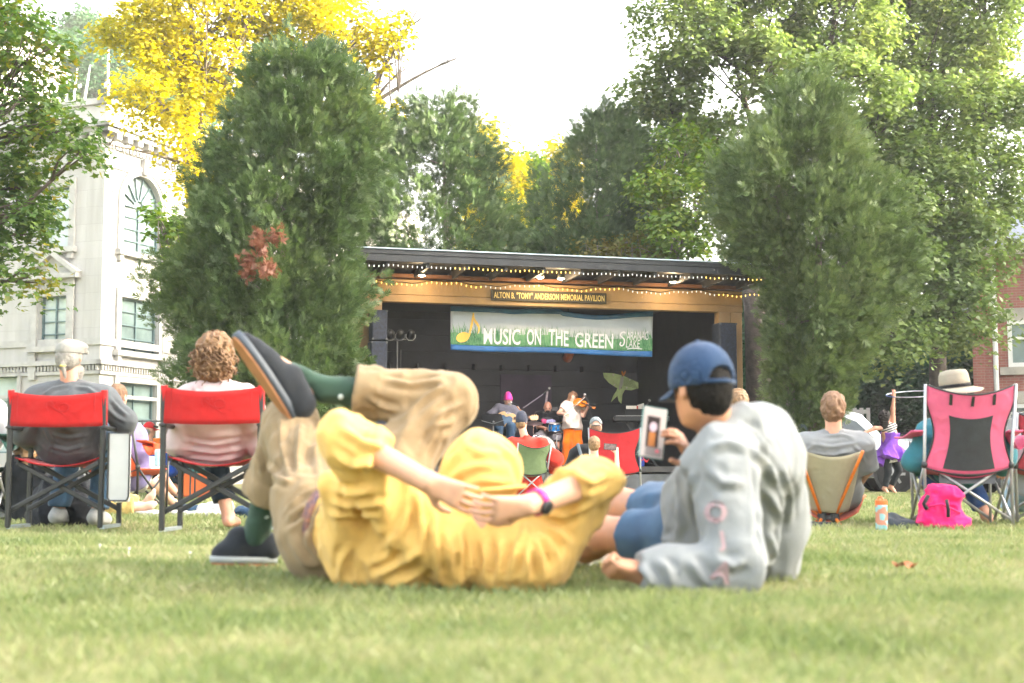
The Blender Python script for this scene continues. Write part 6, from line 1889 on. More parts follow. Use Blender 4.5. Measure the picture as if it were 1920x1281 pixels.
def director_chair(label, loc, rz=0, table=False, group='red director chairs'):
    """faces +y; origin on the ground between the rear posts"""
    r = thing('director_chair', label, 'chair', loc, rz, group)
    w, d, hs, hb = .30, .44, .44, .86
    for s_ in (-1, 1):
        m = MB(); m.bar((s_ * (w - .012 * (s_ > 0)), 0, .02), (s_ * w, -.02, .90), .032, .032, (0, 1, 0), .006); m.build('rear_post', BLKT, r)
        m = MB(); m.bar((s_ * w, d, .02), (s_ * w, d, .66), .032, .032, (0, 1, 0), .006); m.build('front_post', BLKT, r)
        m = MB(); m.bar((s_ * w, .0, .025), (s_ * w, d, .025), .03, .022); m.build('floor_rail', METL, r)
        m = MB(); m.bar((s_ * w, -.04, .665), (s_ * w, d + .05, .655), .05, .03, bev=.01); m.build('armrest', BLKT, r)
        m = MB(); m.bar((s_ * (w - .035), .02, hs + .02), (s_ * (w - .035), d - .02, hs + .02), .03, .03); m.build('seat_rail', BLKT, r)
    for y in (.03, d - .03):
        m = MB(); m.bar((-w, y, .13), (w - .03, y - .02, hs + .0), .032, .024, (0, 1, 0), .005); m.build('cross_brace', BLKT, r)
        m = MB(); m.bar((w, y + .026, .13), (-w + .03, y + .026, hs + .0), .032, .024, (0, 1, 0), .005); m.build('cross_brace', BLKT, r)
    rows = []
    for j in range(7):
        v = j / 6
        rows.append([Vector((u * (w + .012), -.022 - .075 * (1 - abs(u) ** 2.6) * (1 - .2 * v), lerp(.675 - .012 * (1 - u * u), .90 - .035 * (1 - u * u), v))) for u in np.linspace(-1, 1, 25)])
    m = MB(); m.sheet(rows, .006, (0, 1, 0)); bk = m.build('backrest', RED, r, smooth=True)
    bk.data.polygons.foreach_set('use_smooth', [True] * len(bk.data.polygons))
    for s_ in (-1, 1):
        m = MB(); m.tube([(s_ * (w - .055), -.052, z) for z in np.linspace(.68, .885, 5)], .0035, 5); m.build('seam', EMB, bk)
        m = MB(); m.tube([(s_ * (w - .002), -.0, .672), (s_ * (w - .002), -.021, .905)], .022, 8); m.build('back_sleeve', RED, bk, smooth=True)
    m = MB()
    def ey(x, z): return Vector((x, -.1015 + .075 * abs(x / w) ** 2.6 + .010, z))
    m.tube([ey(-.035 + .11 * t, .81 - .075 * t) for t in np.linspace(0, 1, 6)], .0024, 5)
    m.tube([ey(.06 + .032 * math.cos(a), .79 + .026 * math.sin(a)) for a in np.linspace(0, 6.28, 18)], .002, 5)
    m.tube([ey(-.03 + .02 * math.cos(a), .80 + .03 * math.sin(a)) for a in np.linspace(.5, 4.5, 10)], .002, 5); m.tube([ey(-.012, .83), ey(.0, .80), ey(.015, .826), ey(.02, .795)], .002, 5)
    m.build('stitched_emblem', EMB, bk)
    rows = []
    for j in range(9):
        v = j / 8
        rows.append([Vector((u * (w - .03), .01 + v * (d - .02), hs + .035 - .055 * (1 - u * u))) for u in np.linspace(-1, 1, 17)])
    m = MB(); m.sheet(rows, .008, (0, 0, -1)); m.build('seat', REDD, r, smooth=True)
    if table:
        m = MB(); m.box((w + .075, .20, .40), (.012, .40, .44), bev=.004); tb = m.build('side_table', WHITE, r)
        m = MB(); m.box((w + .10, -.012, .41), (.135, .012, .43), bev=.004); m.build('table_face', mat('table_laminate', (.50, .51, .50), .5, .05), tb)
        m = MB(); m.tube([(w + .035, -.022, .63), (w + .165, -.022, .63), (w + .17, -.022, .60), (w + .17, -.022, .22), (w + .155, -.022, .195), (w + .05, -.022, .195), (w + .035, -.022, .215)], .006, 6, closed=True); m.build('table_rim', BLKT, tb)
    return r
Y1 = 9.2
director_chair('red director chair with a white side table under the man in the flat cap', (PX(113, Y1), Y1, 0), .03, True)
Y2 = 8.72
director_chair('red director chair under the curly haired woman in pale pink', (PX(402, Y2), Y2, 0), -.02)

def quad_chair(name, label, loc, rz, fab, tube, trim, w=.29, hb=.93, mesh=None, arms=True, straps=False, cup=None, group=None, lean=.14):
    """folding camp chair with crossed legs, faces +y"""
    r = thing(name, label, 'chair', loc, rz, group)
    d = .46; hs = .43
    for s_ in (-1, 1):
        m = MB(); m.tube([(s_ * w, -.02, .02), (s_ * w, -.02, hs), (s_ * (w + .01), -.02 - lean, hb)], .0115, 8); m.build('rear_post', tube, r, smooth=True)
        m = MB(); m.tube([(s_ * (w - .02), d, .02), (s_ * (w - .01), d, .60)], .0105, 8); m.build('front_post', tube, r, smooth=True)
        m = MB(); m.tube([(s_ * w, -.02, .05), (-s_ * (w - .02), .005 * s_, hs + .01)], .0105, 7); m.build('cross_leg', tube, r, smooth=True)
        m = MB(); m.tube([(s_ * (w - .02), d + .01 * s_, .05), (-s_ * (w - .02), d + .01 * s_, hs + .01)], .0105, 7); m.build('cross_leg', tube, r, smooth=True)
        m = MB(); m.tube([(s_ * w, -.012 * s_, .05), (s_ * (w - .02), d, hs - .02)], .0105, 7); m.tube([(s_ * w, d - .03, .05), (s_ * w, .0, hs - .02)], .0105, 7); m.build('side_legs', tube, r, smooth=True)
        m = MB(); m.ball((s_ * w, -.02, hs), (.022, .024, .03), 8); m.build('joint', BLKT, r, smooth=True)
        for y in (-.02, d): MB().box((s_ * w, y, .014), (.035, .04, .028), bev=.006).build('foot', BLKT, r)
    def bp(u, v, off=0.0):
        ww = w * (1 - .20 * math.sin(math.pi * min(1, v * 1.25)) ** 1.3 * (v < .8) - .0) if v < .8 else w * 1.0
        z = lerp(hs - .02, hb, v) - (.075 * (1 - u * u) * v ** 3) - .05 * (1 - u * u) * (1 - v) ** 2
        return Vector((u * (ww + .004), -.02 - lean * max(0, v) - .055 * (1 - u * u) * (.5 + .5 * v) - off, z))
    rows = [[bp(u, v) for u in np.linspace(-1, 1, 25)] for v in np.linspace(0, 1, 22)]
    m = MB(); m.sheet(rows, .006, (0, 1, 0)); bk = m.build('backrest', fab, r, smooth=True)
    m = MB()
    for s_ in (-1, 1): m.tube([bp(s_, v) for v in np.linspace(0, 1, 22)], .006, 5)
    m.tube([bp(u, 1) for u in np.linspace(-1, 1, 21)], .006, 5); m.tube([bp(u, 0) for u in np.linspace(-1, 1, 21)], .006, 5)
    m.build('piping', trim, bk, smooth=True)
    if mesh:
        rows = [[bp(u * (.60 - .05 * v), lerp(.04, .66, v) - .035 * (1 - u * u) * v, .004) for u in np.linspace(-1, 1, 19)] for v in np.linspace(0, 1, 12)]
        m = MB(); m.sheet(rows); m.build('mesh_panel', mesh, bk, smooth=True)
    if straps:
        for u in (-.48, .0, .5):
            m = MB(); rows = [[bp(u + du + .05 * (v - .8) * (0 if u else 1), v, .006) for du in (-.035, .035)] for v in np.linspace(.80, .965, 6)]
            m.sheet(rows, .003, (0, -1, 0)); m.build('strap', BLKT, bk)
    rows = [[Vector((u * (w - .012), lerp(-.02, d, v), hs - .01 + .06 * v * 0 - .075 * (1 - u * u))) for u in np.linspace(-1, 1, 17)] for v in np.linspace(0, 1, 9)]
    m = MB(); m.sheet(rows, .008, (0, 0, -1)); m.build('seat', fab if not mesh else cloth('dusty_pink_canvas', (.42, .075, .13), .1), r, smooth=True)
    if mesh:
        m = MB(); rows = [[Vector((u * (w - .10), lerp(-.03, -.01, v) + .02, lerp(hs - .13, hs - .06, v))) for u in np.linspace(-1, 1, 9)] for v in (0, .5, 1)]; m.sheet(rows, .006, (0, 1, 0)); m.build('seat_pocket', BLKT, r)
    if arms:
        for s_ in (-1, 1):
            rows = [[Vector((s_ * (w + .035 + q), lerp(-.03, d + .08, v), .635 - .02 * math.sin(math.pi * v) + .03 * (1 - v))) for q in (-.05, .05)] for v in np.linspace(0, 1, 9)]
            m = MB(); m.sheet(rows, .012, (0, 0, -1)); m.build('armrest', fab, r, smooth=True)
    if cup:
        s_ = cup
        m = MB(); rows = [[Vector((s_ * (w + .02 + .12 * v), .0 + .03 * math.sin(v * 3), .635 - .0 * v)) + Vector((0, .30 * u, -.10 * math.sin(math.pi * v) * (1 - .3 * u))) for u in np.linspace(0, 1, 6)] for v in np.linspace(0, 1, 9)]
        m.sheet(rows, .005, (0, 0, -1)); m.build('cup_sling', fab, r, smooth=True)
    return r
PINKC = cloth('pink_nylon', (.60, .115, .215), .06, .25); MESHB = mat('black_mesh', (.022, .028, .032), .7, .3, 8.0, .6, 400.0)
Y3 = 9.75
quad_chair('camp_chair', 'bright pink folding camp chair with black mesh back and straps', (PX(1806, Y3), Y3, 0), -.06, PINKC, GRYT, BLKT, w=.29, hb=.97, mesh=MESHB, straps=True, cup=1)
Yg = 20.6
quad_chair('camp_chair', 'green camp chair with its back to the camera under the red hooded person', (PX(996, Yg), Yg, 0), .30, cloth('sage_canvas', (.16, .23, .11), .1), GRYT, BLKT, w=.24, hb=.82)
Yr2 = 19.4
quad_chair('camp_chair', 'red camp chair in front of the stage under the man in the grey cap', (PX(1152, Yr2), Yr2, 0), -.12, cloth('red_nylon', (.55, .03, .04), .08), GRYT, BLKT, w=.34, hb=1.0, cup=1)
Yp = 12.6
quad_chair('camp_chair', 'orange red camp chair ahead of the man in the flat cap', (PX(215, Yp), Yp, 0), -.35, ORNG, BLKT, BLKT, w=.29, hb=.86, cup=1)
Yq = 10.6
quad_chair('camp_chair', 'dark green camp chair cut by the left edge', (PX(-75, Yq), Yq, 0), .10, cloth('bottle_green_canvas', (.012, .06, .05), .15), GRYT, BLKT, w=.30, hb=.86, cup=1)
Ye = 10.3
quad_chair('camp_chair', 'dusty pink camp chair cut by the right edge', (PX(1975, Ye), Ye, 0), -.1, cloth('dusty_red_canvas', (.45, .06, .08), .1), GRYT, BLKT, w=.30, hb=.80)
# tan sling chair with orange poles
Y4 = 10.1
r = thing('sling_chair', 'low tan sling chair with orange poles and a black hub', 'chair', (PX(1556, Y4), Y4, 0), .04)
OR_ = mat('orange_pole', (.62, .16, .015), .45, .08); TANF = cloth('tan_ripstop', (.36, .33, .23), .06, .3)
MP4 = (PX(1556, Y4), Y4, 0)
def q4(px, py, dy=0.0): return P(px, py, Y4 + dy)
hubL, hubR = q4(1541, 970, .16), q4(1565, 970, .16)
top_l, top_r = q4(1494, 838, -.12), q4(1618, 846, -.12)
for a, b, nm in ((hubL, top_l, 'back_pole'), (hubR, top_r, 'back_pole'), (hubL, q4(1480, 925, .42), 'seat_pole'), (hubR, q4(1622, 930, .50), 'seat_pole'), (hubL, q4(1530, 1000, -.05), 'leg'), (hubR, q4(1588, 1001, -.05), 'leg'), (hubL, q4(1515, 990, .34), 'leg'), (hubR, q4(1575, 999, .30), 'leg')):
    m = MB(); m.tube(curve_pts(a, b, 0, 4, 0.0), .0115, 8); m.build(nm, OR_, r, True, True)
for h in (hubL, hubR): MB().box(h, (.06, .07, .075), bev=.015).build('hub', PLAST, r, True)
m = MB(); m.bar(hubL, hubR, .035, .03); m.build('hub_bar', PLAST, r, True)
rows = []
for v in np.linspace(0, 1, 16):
    a = lerp(q4(1505, 955, .12), top_l + Vector((.0, 0, .0)), v); b = lerp(q4(1610, 960, .18), top_r, v)
    wd_ = 1 - .28 * (1 - v) ** 2
    rows.append([lerp(a, b, .5 + (u - .5) * wd_) + Vector((0, .07 - .10 * math.sin(math.pi * u) * (1 - v * .3), -.055 * math.sin(math.pi * u) * (.3 + .7 * v))) for u in np.linspace(0, 1, 21)])
m = MB(); m.sheet(rows, .004, (0, 1, 0)); m.build('back_sling', TANF, r, True, True)
rows = []
for v in np.linspace(0, 1, 10):
    a = lerp(q4(1505, 955, .12), q4(1480, 925, .50), v); b = lerp(q4(1610, 960, .18), q4(1622, 930, .56), v)
    rows.append([lerp(a, b, u) + Vector((0, 0, -.08 * math.sin(math.pi * u))) for u in np.linspace(0, 1, 11)])
m = MB(); m.sheet(rows, .004, (0, 0, -1)); m.build('seat_sling', cloth('rust_ripstop', (.40, .08, .04), .1), r, True, True)
# ---------------------------------------------------------------- the seated audience
def seated(label, Y, head, che, sL, sR, eL, eR, wL, wR, pel, kdy=.5, S=1.0, face=(0, 1, 0), skin=SKIN_C, legs=True, foot_px=None, res=.012, fat=1.0, kz=None, hz=None, group=None):
    J = JJ(Y, head=head, che=che, sL=sL, sR=sR, eL=eL, eR=eR, wL=wL, wR=wR, pel=pel)
    p = J['pel']
    if legs:
        for q, s_ in (('L', -1), ('R', 1)):
            J['hip' + q] = p + Vector((s_ * .09 * S, .06, -.01))
            J['k' + q] = p + Vector((s_ * .13 * S, kdy, (kz if kz is not None else .03)))
            J['a' + q] = Vector((p.x + s_ * .12 * S, p.y + kdy + .04, .085)); J['t' + q] = Vector((p.x + s_ * .14 * S, p.y + kdy + .20, .035))
        if foot_px:
            for q in foot_px:
                a = foot_px[q]; J['a' + q] = P(a[0], a[1], Y + a[2]); J['t' + q] = J['a' + q] + Vector((.03, .13, -.05))
    return Person(label, J, skin, S, res, face, group=group), J

GREYS = cloth('grey_shirt_cotton', (.085, .095, .105), .10); PINKH = cloth('pale_pink_fleece', (.50, .405, .405), .05); JEAN = cloth('jeans_denim', (.035, .075, .13), .25); DARKN = cloth('dark_navy_denim', (.010, .02, .035), .2)
TEEG = cloth('heather_tee', (.20, .21, .22), .07); TEALS = cloth('teal_shirt', (.03, .15, .19), .12); HAIRG = mat('grey_hair', (.22, .21, .19), .6, .2, 50.0, .4, 120.0); HAIRBR = mat('brown_hair', (.13, .062, .03), .55, .4, 40.0, .5, 140.0, col2=(.22, .12, .06)); HAIRBL = mat('blond_hair', (.22, .125, .055), .5, .35, 40.0, .5, 120.0); HAIRCU = mat('curly_hair', (.22, .12, .05), .5, .4, 20.0, .4, 90.0, col2=(.13, .065, .028)); HAIRDK = mat('dark_hair', (.012, .009, .008), .8, .3, 40.0, .5, 100.0)
SNEAK = cloth('grey_sneaker', (.30, .31, .31), .15)

# man in the flat cap
o, J = seated('person in grey shirt and pale flat cap with a ponytail, on a red chair', 9.42, (131, 668), (132, 735, .02), (68, 752), (198, 752), (44, 812, .04), (232, 790, .06), (60, 830, .34), (238, 800, .42), (128, 822, .14), .50, 1.0, (.12, 1, 0), SKIN_D, foot_px={'R': (182, 962, .55), 'L': (110, 960, .6)})
o.body(); o_ = o.top(GREYS, 1.92, .026, fold=(.010, (9, 9, 6)), low=-.03)
crease(o_, [[(75, 745), (100, 728), (130, 722)], [(185, 742), (165, 728), (140, 726)], [(205, 745), (222, 765), (240, 780)], [(200, 765), (218, 782), (238, 792)], [(60, 745), (48, 775), (42, 800)], [(95, 815), (130, 822), (170, 815)], [(88, 835), (125, 845), (175, 832)], [(80, 800), (95, 830), (90, 855)], [(190, 800), (180, 830), (185, 850)], [(110, 700), (120, 712), (150, 712)]], .012, .014); o.bottom(JEAN, 1.93, .022); o.shoes(SNEAK, .013)
g, R, f, sd, u = o.hg()
B = Blob(.008); B.ell(g(0, -.02, .0), [.080, .098, .095], R, .01); B.ell(g(0, -.055, -.045), [.06, .05, .055], R, .03); B.ell(g(0, .10, -.035), [.10, .09, .12], R, .01, sub=True)
B.cap(g(.0, -.10, -.03), g(.005, -.115, -.07), .016, .013, .01); B.cap(g(.005, -.112, -.075), g(.02, -.105, -.15), .015, .008, .01); B.fold(.004, 60, 2); blob_part('hair', B, HAIRG, o.root)
MB().lathe([(.018, -.006), (.022, 0), (.018, .006)], g(.004, -.114, -.073), 10).build('hair_tie', mat('yellow_tie', (.5, .42, .08), .7), o.root, True)
B = Blob(.008); B.cap(g(.02, .06, -.10), g(.02, .06, -.17), .05, .03, .03); B.fold(.006, 50, 3); blob_part('beard', B, HAIRG, o.root)
B = Blob(.008); B.ell(g(0, -.008, .024), [.088, .112, .082], R, .01); B.ell(g(.02, .04, .066), [.080, .092, .034], R, .03); B.cap(g(-.05, .135, .03), g(.05, .135, .03), .016, .016, .04); B.plane(g(0, 0, .018), -u + f * .05); B.fold(.003, 14, 7)
fc_ = blob_part('flat_cap', B, cloth('pale_linen', (.235, .23, .21), .06), o.root)
m = MB(); m.tube([g(.088 * math.sin(a), -.006 + .112 * math.cos(a), .020) for a in np.linspace(0, 6.28, 28)], .003, 6); m.build('band', MATS['pale_linen'], fc_, True, True)
m = MB(); m.tube([lerp(J['sL'], J['sR'], t) + Vector((0, -.10 - .035 * math.sin(math.pi * t), -.045 - .02 * math.sin(math.pi * t))) for t in np.linspace(.12, .88, 12)], .0035, 5); m.build('yoke_seam', GREYS, o.root, True, True)

# curly haired woman
o, J = seated('person with curly light brown hair in a pale pink hooded top, on a red chair', 8.95, (405, 668), (410, 735, .02), (352, 755), (468, 755), (335, 830, .05), (490, 830, .08), (360, 850, .35), (470, 850, .38), (402, 822, .14), .50, 1.02, (.1, 1, 0), SKIN_D, foot_px={'L': (428, 968, .55), 'R': (495, 962, .6)}, fat=1.12)
o.body(feet=True)
def hood(B):
    B.cap(P(375, 738, 8.86), P(440, 738, 8.86), .055, .055, .05); B.cap(P(385, 730, 8.88), P(408, 762, 8.80), .055, .04, .05); B.cap(P(432, 730, 8.88), P(408, 762, 8.80), .055, .04, .05)
o_ = o.top(PINKH, 1.9, .028, fold=(.010, (7, 7, 12)), low=-.02, extra=hood, name='hooded_top')
crease(o_, [[(360, 722), (380, 750), (408, 764)], [(455, 722), (438, 750), (408, 764)], [(345, 826), (400, 834), (465, 824)], [(340, 842), (405, 850), (470, 840)], [(350, 760), (365, 740), (378, 735)], [(338, 790), (345, 770), (358, 760)], [(350, 858), (410, 864), (460, 856)]], .012, .014); o.bottom(DARKN, 1.80, .02)
g, R, f, sd, u = o.hg()
B = Blob(.008); B.ell(g(0, -.03, .03), [.105, .11, .11], R, .02); B.ell(g(0, -.05, -.07), [.115, .095, .10], R, .04); B.ell(g(.02, .11, -.03), [.07, .09, .12], R, .02, sub=True); B.fold(.022, 22, 4); B.fold(.010, 50, 9)
hr = blob_part('hair', B, HAIRCU, o.root, 0)
m = MB()
for k in range(230):
    th = random.uniform(0, 6.28); ph_ = random.uniform(-.9, 1.2)
    d = sd * math.cos(th) * math.cos(ph_) + f * (math.sin(th) * math.cos(ph_) - .15) + u * math.sin(ph_)
    if d.dot(f) > .45: continue
    s0 = g(0, -.03, -.01) + Vector((d.x * .10, d.y * .10, d.z * .115)); L_ = random.uniform(.05, .12); rr = random.uniform(.008, .015); tw = random.uniform(18, 34); ph0 = random.uniform(0, 6.28)
    dn = (d * .55 - u * .8).normalized(); _, b1, b2 = frame_of(dn)
    m.tube([s0 + dn * (L_ * t) + (b1 * math.cos(ph0 + tw * t * L_ * 5) + b2 * math.sin(ph0 + tw * t * L_ * 5)) * rr for t in np.linspace(0, 1, 9)], [.0055] * 8 + [.002], 4, cap=False)
m.build('curls', HAIRCU, hr, True, True)['kind'] = 'stuff'
m = MB(); a = J['aL']; m.tube([a + Vector((.045 * math.cos(t), .045 * math.sin(t) + .01, -.012)) for t in np.linspace(0, 6.28, 14)], .006, 5); m.tube([a + Vector((-.03, .10, -.03)), a + Vector((0.02, .13, -.02)), a + Vector((.06, .10, -.04))], .008, 5); m.build('sandal_strap', BLKT, o.root, True)

# man in the tan sling chair
o, J = seated('person with short brown hair and sunglasses in a grey tee, on the tan sling chair', 10.15, (1562, 768), (1563, 822, .0), (1508, 838, .02), (1618, 838, .02), (1496, 880, .12), (1626, 880, .12), (1515, 905, .40), (1612, 905, .42), (1563, 918, .26), .42, 1.0, (.22, 1, 0), SKIN_D, kz=.16, foot_px={'L': (1545, 962, .95), 'R': (1572, 960, .95)})
o.body(); o_ = o.top(TEEG, .95, .024, fold=(.010, (7, 7, 12)), low=-.02)
crease(o_, [[(1515, 832), (1560, 838), (1612, 830)], [(1508, 848), (1560, 854), (1600, 846)], [(1500, 868), (1512, 845), (1525, 835)], [(1622, 868), (1612, 845), (1600, 835)], [(1600, 820), (1580, 815), (1540, 818)]], .010, .013); o.bottom(cloth('shorts_grey', (.16, .15, .14), .1), 1.0, .02, name='shorts')
o.hair(HAIRBR, 'short', infl=.006, fold=(.010, 34))
g, R, f, sd, u = o.hg()
m = MB(); m.bar(g(.082, .0, .012), g(.088, .09, .012), .006, .012); m.bar(g(-.082, .0, .012), g(-.088, .09, .012), .006, .012); m.box(g(.05, .10, .005), (.05, .012, .04), bev=.004); m.box(g(-.05, .10, .005), (.05, .012, .04), bev=.004); m.build('sunglasses', mat('pale_frame', (.6, .62, .65), .3), o.root, True)

# person in the pink chair
o, J = seated('person in a teal top and wide brimmed felt hat, on the pink camp chair', 9.95, (1790, 742), (1798, 800, .0), (1742, 815, .02), (1858, 815, .02), (1716, 862, .02), (1882, 855, .02), (1722, 878, .35), (1880, 880, .35), (1802, 872, .14), .50, 1.0, (-.15, 1, 0), SKIN_D, foot_px={'L': (1785, 968, .5), 'R': (1850, 968, .45)})
o.body(); o.top(TEALS, 1.85, .030, fold=(.011, 7)); o.bottom(cloth('blue_jeans', (.03, .07, .19), .2), 1.85, .02)
o.hair(HAIRG, 'back')
g, R, f, sd, u = o.hg()
FELT = mat('felt_hat', (.29, .26, .20), .9, .08, 8.0, .2, 90.0)
ht = thing('felt_hat', 'cream felt hat with a black band above the pink chair', 'hat', g(0, -.01, .02))
Rm = Matrix((sd, f, u)).transposed() @ Matrix.Rotation(math.radians(-7), 3, 'Y')
MB().lathe([(.104, 0), (.103, .045), (.099, .09), (.085, .118), (.05, .126), (.001, .122)], g(0, -.01, .055), 28, Rm, 1, 1.15).build('crown', FELT, ht, True, True)
MB().lathe([(.1065, 0), (.1065, .022)], g(0, -.01, .057), 28, Rm, 1, 1.15).build('band', cloth('black_ribbon', (.015, .015, .017)), ht, True, True)
m = MB(); rows = []
for r_ in (.10, .13, .16, .185): rows.append([g(0, -.01, .052) + Rm @ Vector((r_ * math.cos(a), r_ * 1.12 * math.sin(a), -.35 * (r_ - .10) + .05 * math.cos(2 * a) * (r_ - .10) * 4 - .10 * math.cos(a) * (r_ - .1))) for a in np.linspace(0, 2 * math.pi, 37)])
m.sheet(rows, .005, u); m.build('brim', FELT, ht, True, True)

# red hooded person on the green chair
o, J = seated('person in a red hooded jacket and dark grey beanie, near the stage', 20.75, (979, 791), (986, 828), (957, 838), (1018, 838), (950, 868, .1), (1042, 862, .0), (960, 890, .3), (1038, 880, .35), (985, 905, .1), .5, 1.0, (.45, 1, 0), SKIN_C, res=.016)
o.body(); o.top(cloth('red_jacket', (.62, .035, .02), .08), 1.9, .05, fold=(.016, 6)); o.bottom(DARKN, 1.9, .02)
o.hair(HAIRBL, 'back'); o.beanie(cloth('grey_knit', (.045, .05, .075), .12), .03, low=-.06)
# man in the grey cap on the red chair with black jacket
o, J = seated('person in a grey cap worn backwards and a black jacket, near the stage', 19.5, (1117, 800), (1112, 842), (1082, 853), (1146, 850), (1068, 885, .0), (1160, 880, .1), (1075, 900, .3), (1160, 890, .35), (1115, 912, .1), .5, 1.02, (.0, 1, 0), SKIN_C, res=.016)
o.body(); o.top(cloth('black_shell', (.013, .015, .018), .2), 1.9, .045, fold=(.014, 6)); o.bottom(DARKN, 1.9, .02)
o.hair(HAIRBR, 'back'); o.cap_hat(cloth('grey_cap_cotton', (.20, .225, .23), .1), back_open=True)
m = MB(); m.tube([P(1083, 832, 19.33), P(1092, 862, 19.3), P(1095, 890, 19.35)], .022, 6); m.build('strap', cloth('grey_strap', (.14, .17, .20)), o.root, True, True)
# kid with phone
o, J = seated('small person with light brown hair holding a phone up sideways, before the red chair', 17.6, (1114, 834), (1116, 872), (1094, 880), (1136, 880), (1086, 905, .1), (1158, 893, .05), (1100, 890, .3), (1156, 850, .15), (1116, 925, .1), .38, .86, (.05, 1, 0), SKIN_C, res=.013)
J['hR'] = P(1153, 828, 17.85)
o.body(); o.top(cloth('pale_tee', (.5, .5, .5), .06), .9, .02); o.bottom(cloth('kid_shorts', (.05, .06, .08), .1), 1.2, .02, name='shorts'); o.hair(HAIRBL, 'short', infl=.004)
pk = P(1144, 838, 17.75)
ph2 = thing('phone', 'dark phone held sideways by the small person near the stage', 'phone', M=Matrix.Translation(pk) @ Matrix.Rotation(math.radians(4), 4, 'Y'))
MB().box((0, 0, 0), (.16, .01, .08), bev=.004).build('case', PLAST, ph2); MB().box((0, -.0062, 0), (.145, .002, .070)).build('screen', mat('phone_screen_dim', (.16, .12, .12), .3, .5, 40.0), ph2)

# left cluster
o, J = seated('person in a bright blue hooded top and red cap turned to the stage', 23.4, (281, 806), (283, 840), (262, 850), (306, 852), (256, 880, .1), (318, 882, .1), (270, 890, .3), (325, 888, .3), (285, 895, .1), .5, 1.0, (.9, .75, 0), SKIN_D, res=.016, foot_px={'L': (322, 912, .6), 'R': (328, 912, .5)})
o.body(); o.top(cloth('royal_blue_fleece', (.015, .09, .52), .1), 1.9, .04, fold=(.014, 6)); o.bottom(JEAN, 1.85, .022); o.hair(HAIRG, 'back'); o.cap_hat(cloth('red_cap_cotton', (.58, .03, .035), .1))
g, R, f, sd, u = o.hg()
m = MB(); m.bar(g(-.09, .02, .055), g(-.092, .09, .045), .01, .03); m.bar(g(.09, .02, .055), g(.092, .09, .045), .01, .03); m.bar(g(-.09, .1, .045), g(.09, .1, .045), .01, .035); m.build('sunglasses', BLKT, o.root, True)
o, J = seated('grey haired person in an orange and dark grey jacket beyond the blue hooded one', 24.6, (316, 806), (316, 838), (298, 848), (336, 850), (292, 872, .1), (345, 875, .1), (302, 885, .3), (348, 880, .3), (318, 893, .1), .5, 1.0, (.9, .7, 0), SKIN_D, res=.016)
o.body(); ja = o.top(cloth('dark_grey_jacket', (.04, .05, .07), .15), 1.9, .045, fold=(.012, 6)); o.bottom(JEAN, 1.85, .022); o.hair(HAIRG, 'short')
B = Blob(.015); B.cap(P(300, 830, 24.5), P(337, 832, 24.5), .17, .17, .05); B.plane(P(318, 849, 24.5), (0, 0, -1)); B.plane(P(318, 822, 24.5), (0, 0, 1)); blob_part('orange_yoke', B, cloth('orange_shell', (.70, .17, .02), .08), o.root)
o, J = seated('person in lilac top, white shorts and flip flops on the orange red chair', 12.8, (222, 745), (225, 800), (196, 812), (252, 820), (190, 850, .05), (258, 862, .1), (205, 865, .3), (256, 860, .35), (235, 885, .1), .45, 1.0, (.3, 1, 0), SKIN_C, foot_px={'L': (318, 937, .75), 'R': (322, 918, .95)})
J['kL'] = P(285, 905, 13.1); J['kR'] = P(290, 875, 13.25)
o.body(); o.top(cloth('lilac_cotton', (.22, .20, .42), .1), 1.0, .035, fold=(.012, 7)); o.bottom(cloth('white_shorts_cotton', (.66, .66, .66), .05), .85, .03, name='shorts'); o.hair(HAIRBR, 'short')
for q in 'LR':
    m = MB(); a, t = J['a' + q], J['t' + q]; d = (t - a).normalized(); m.box(lerp(a, t, .55) - Vector((0, 0, .045)), (.10, .27, .022), bev=.009); m.tube([lerp(a, t, .3) + Vector((-.045, 0, -.02)), lerp(a, t, .8) + Vector((0, 0, .03)), lerp(a, t, .3) + Vector((.045, 0, -.02))], .013, 6); m.build('flip_flop', cloth('black_foam', (.02, .022, .025)), o.root, True)
# reclining pair of legs with bare feet on the blanket
J = JJ(12.1, head=(60, 955, .3), che=(85, 950, .25), sL=(80, 940, .1), sR=(82, 955, .4), pel=(165, 955, .0), hipL=(170, 955, -.1), hipR=(172, 950, .1), kL=(215, 950, -.08), kR=(222, 942, .12), aL=(262, 962, -.05), aR=(268, 955, .15), tL=(291, 945, -.05), tR=(289, 920, .12), wL=(130, 962, -.2), eL=(100, 962, -.2), wR=(130, 955, .45), eR=(100, 955, .5))
for q in J: J[q].z = max(J[q].z, .09)
o = Person('person lying on a blanket in mustard striped trousers with bare feet, behind the left chair', J, SKIN_C, 1.0, .012, (.5, 0, 1), up=(-1, 0, .3))
o.body(); o.top(cloth('olive_top', (.07, .06, .03), .2), 1.9, .025); o.bottom(cloth('mustard_stripe', (.48, .36, .13), .35, scale=14.0), 1.75, .03); o.hair(HAIRBL, 'long')
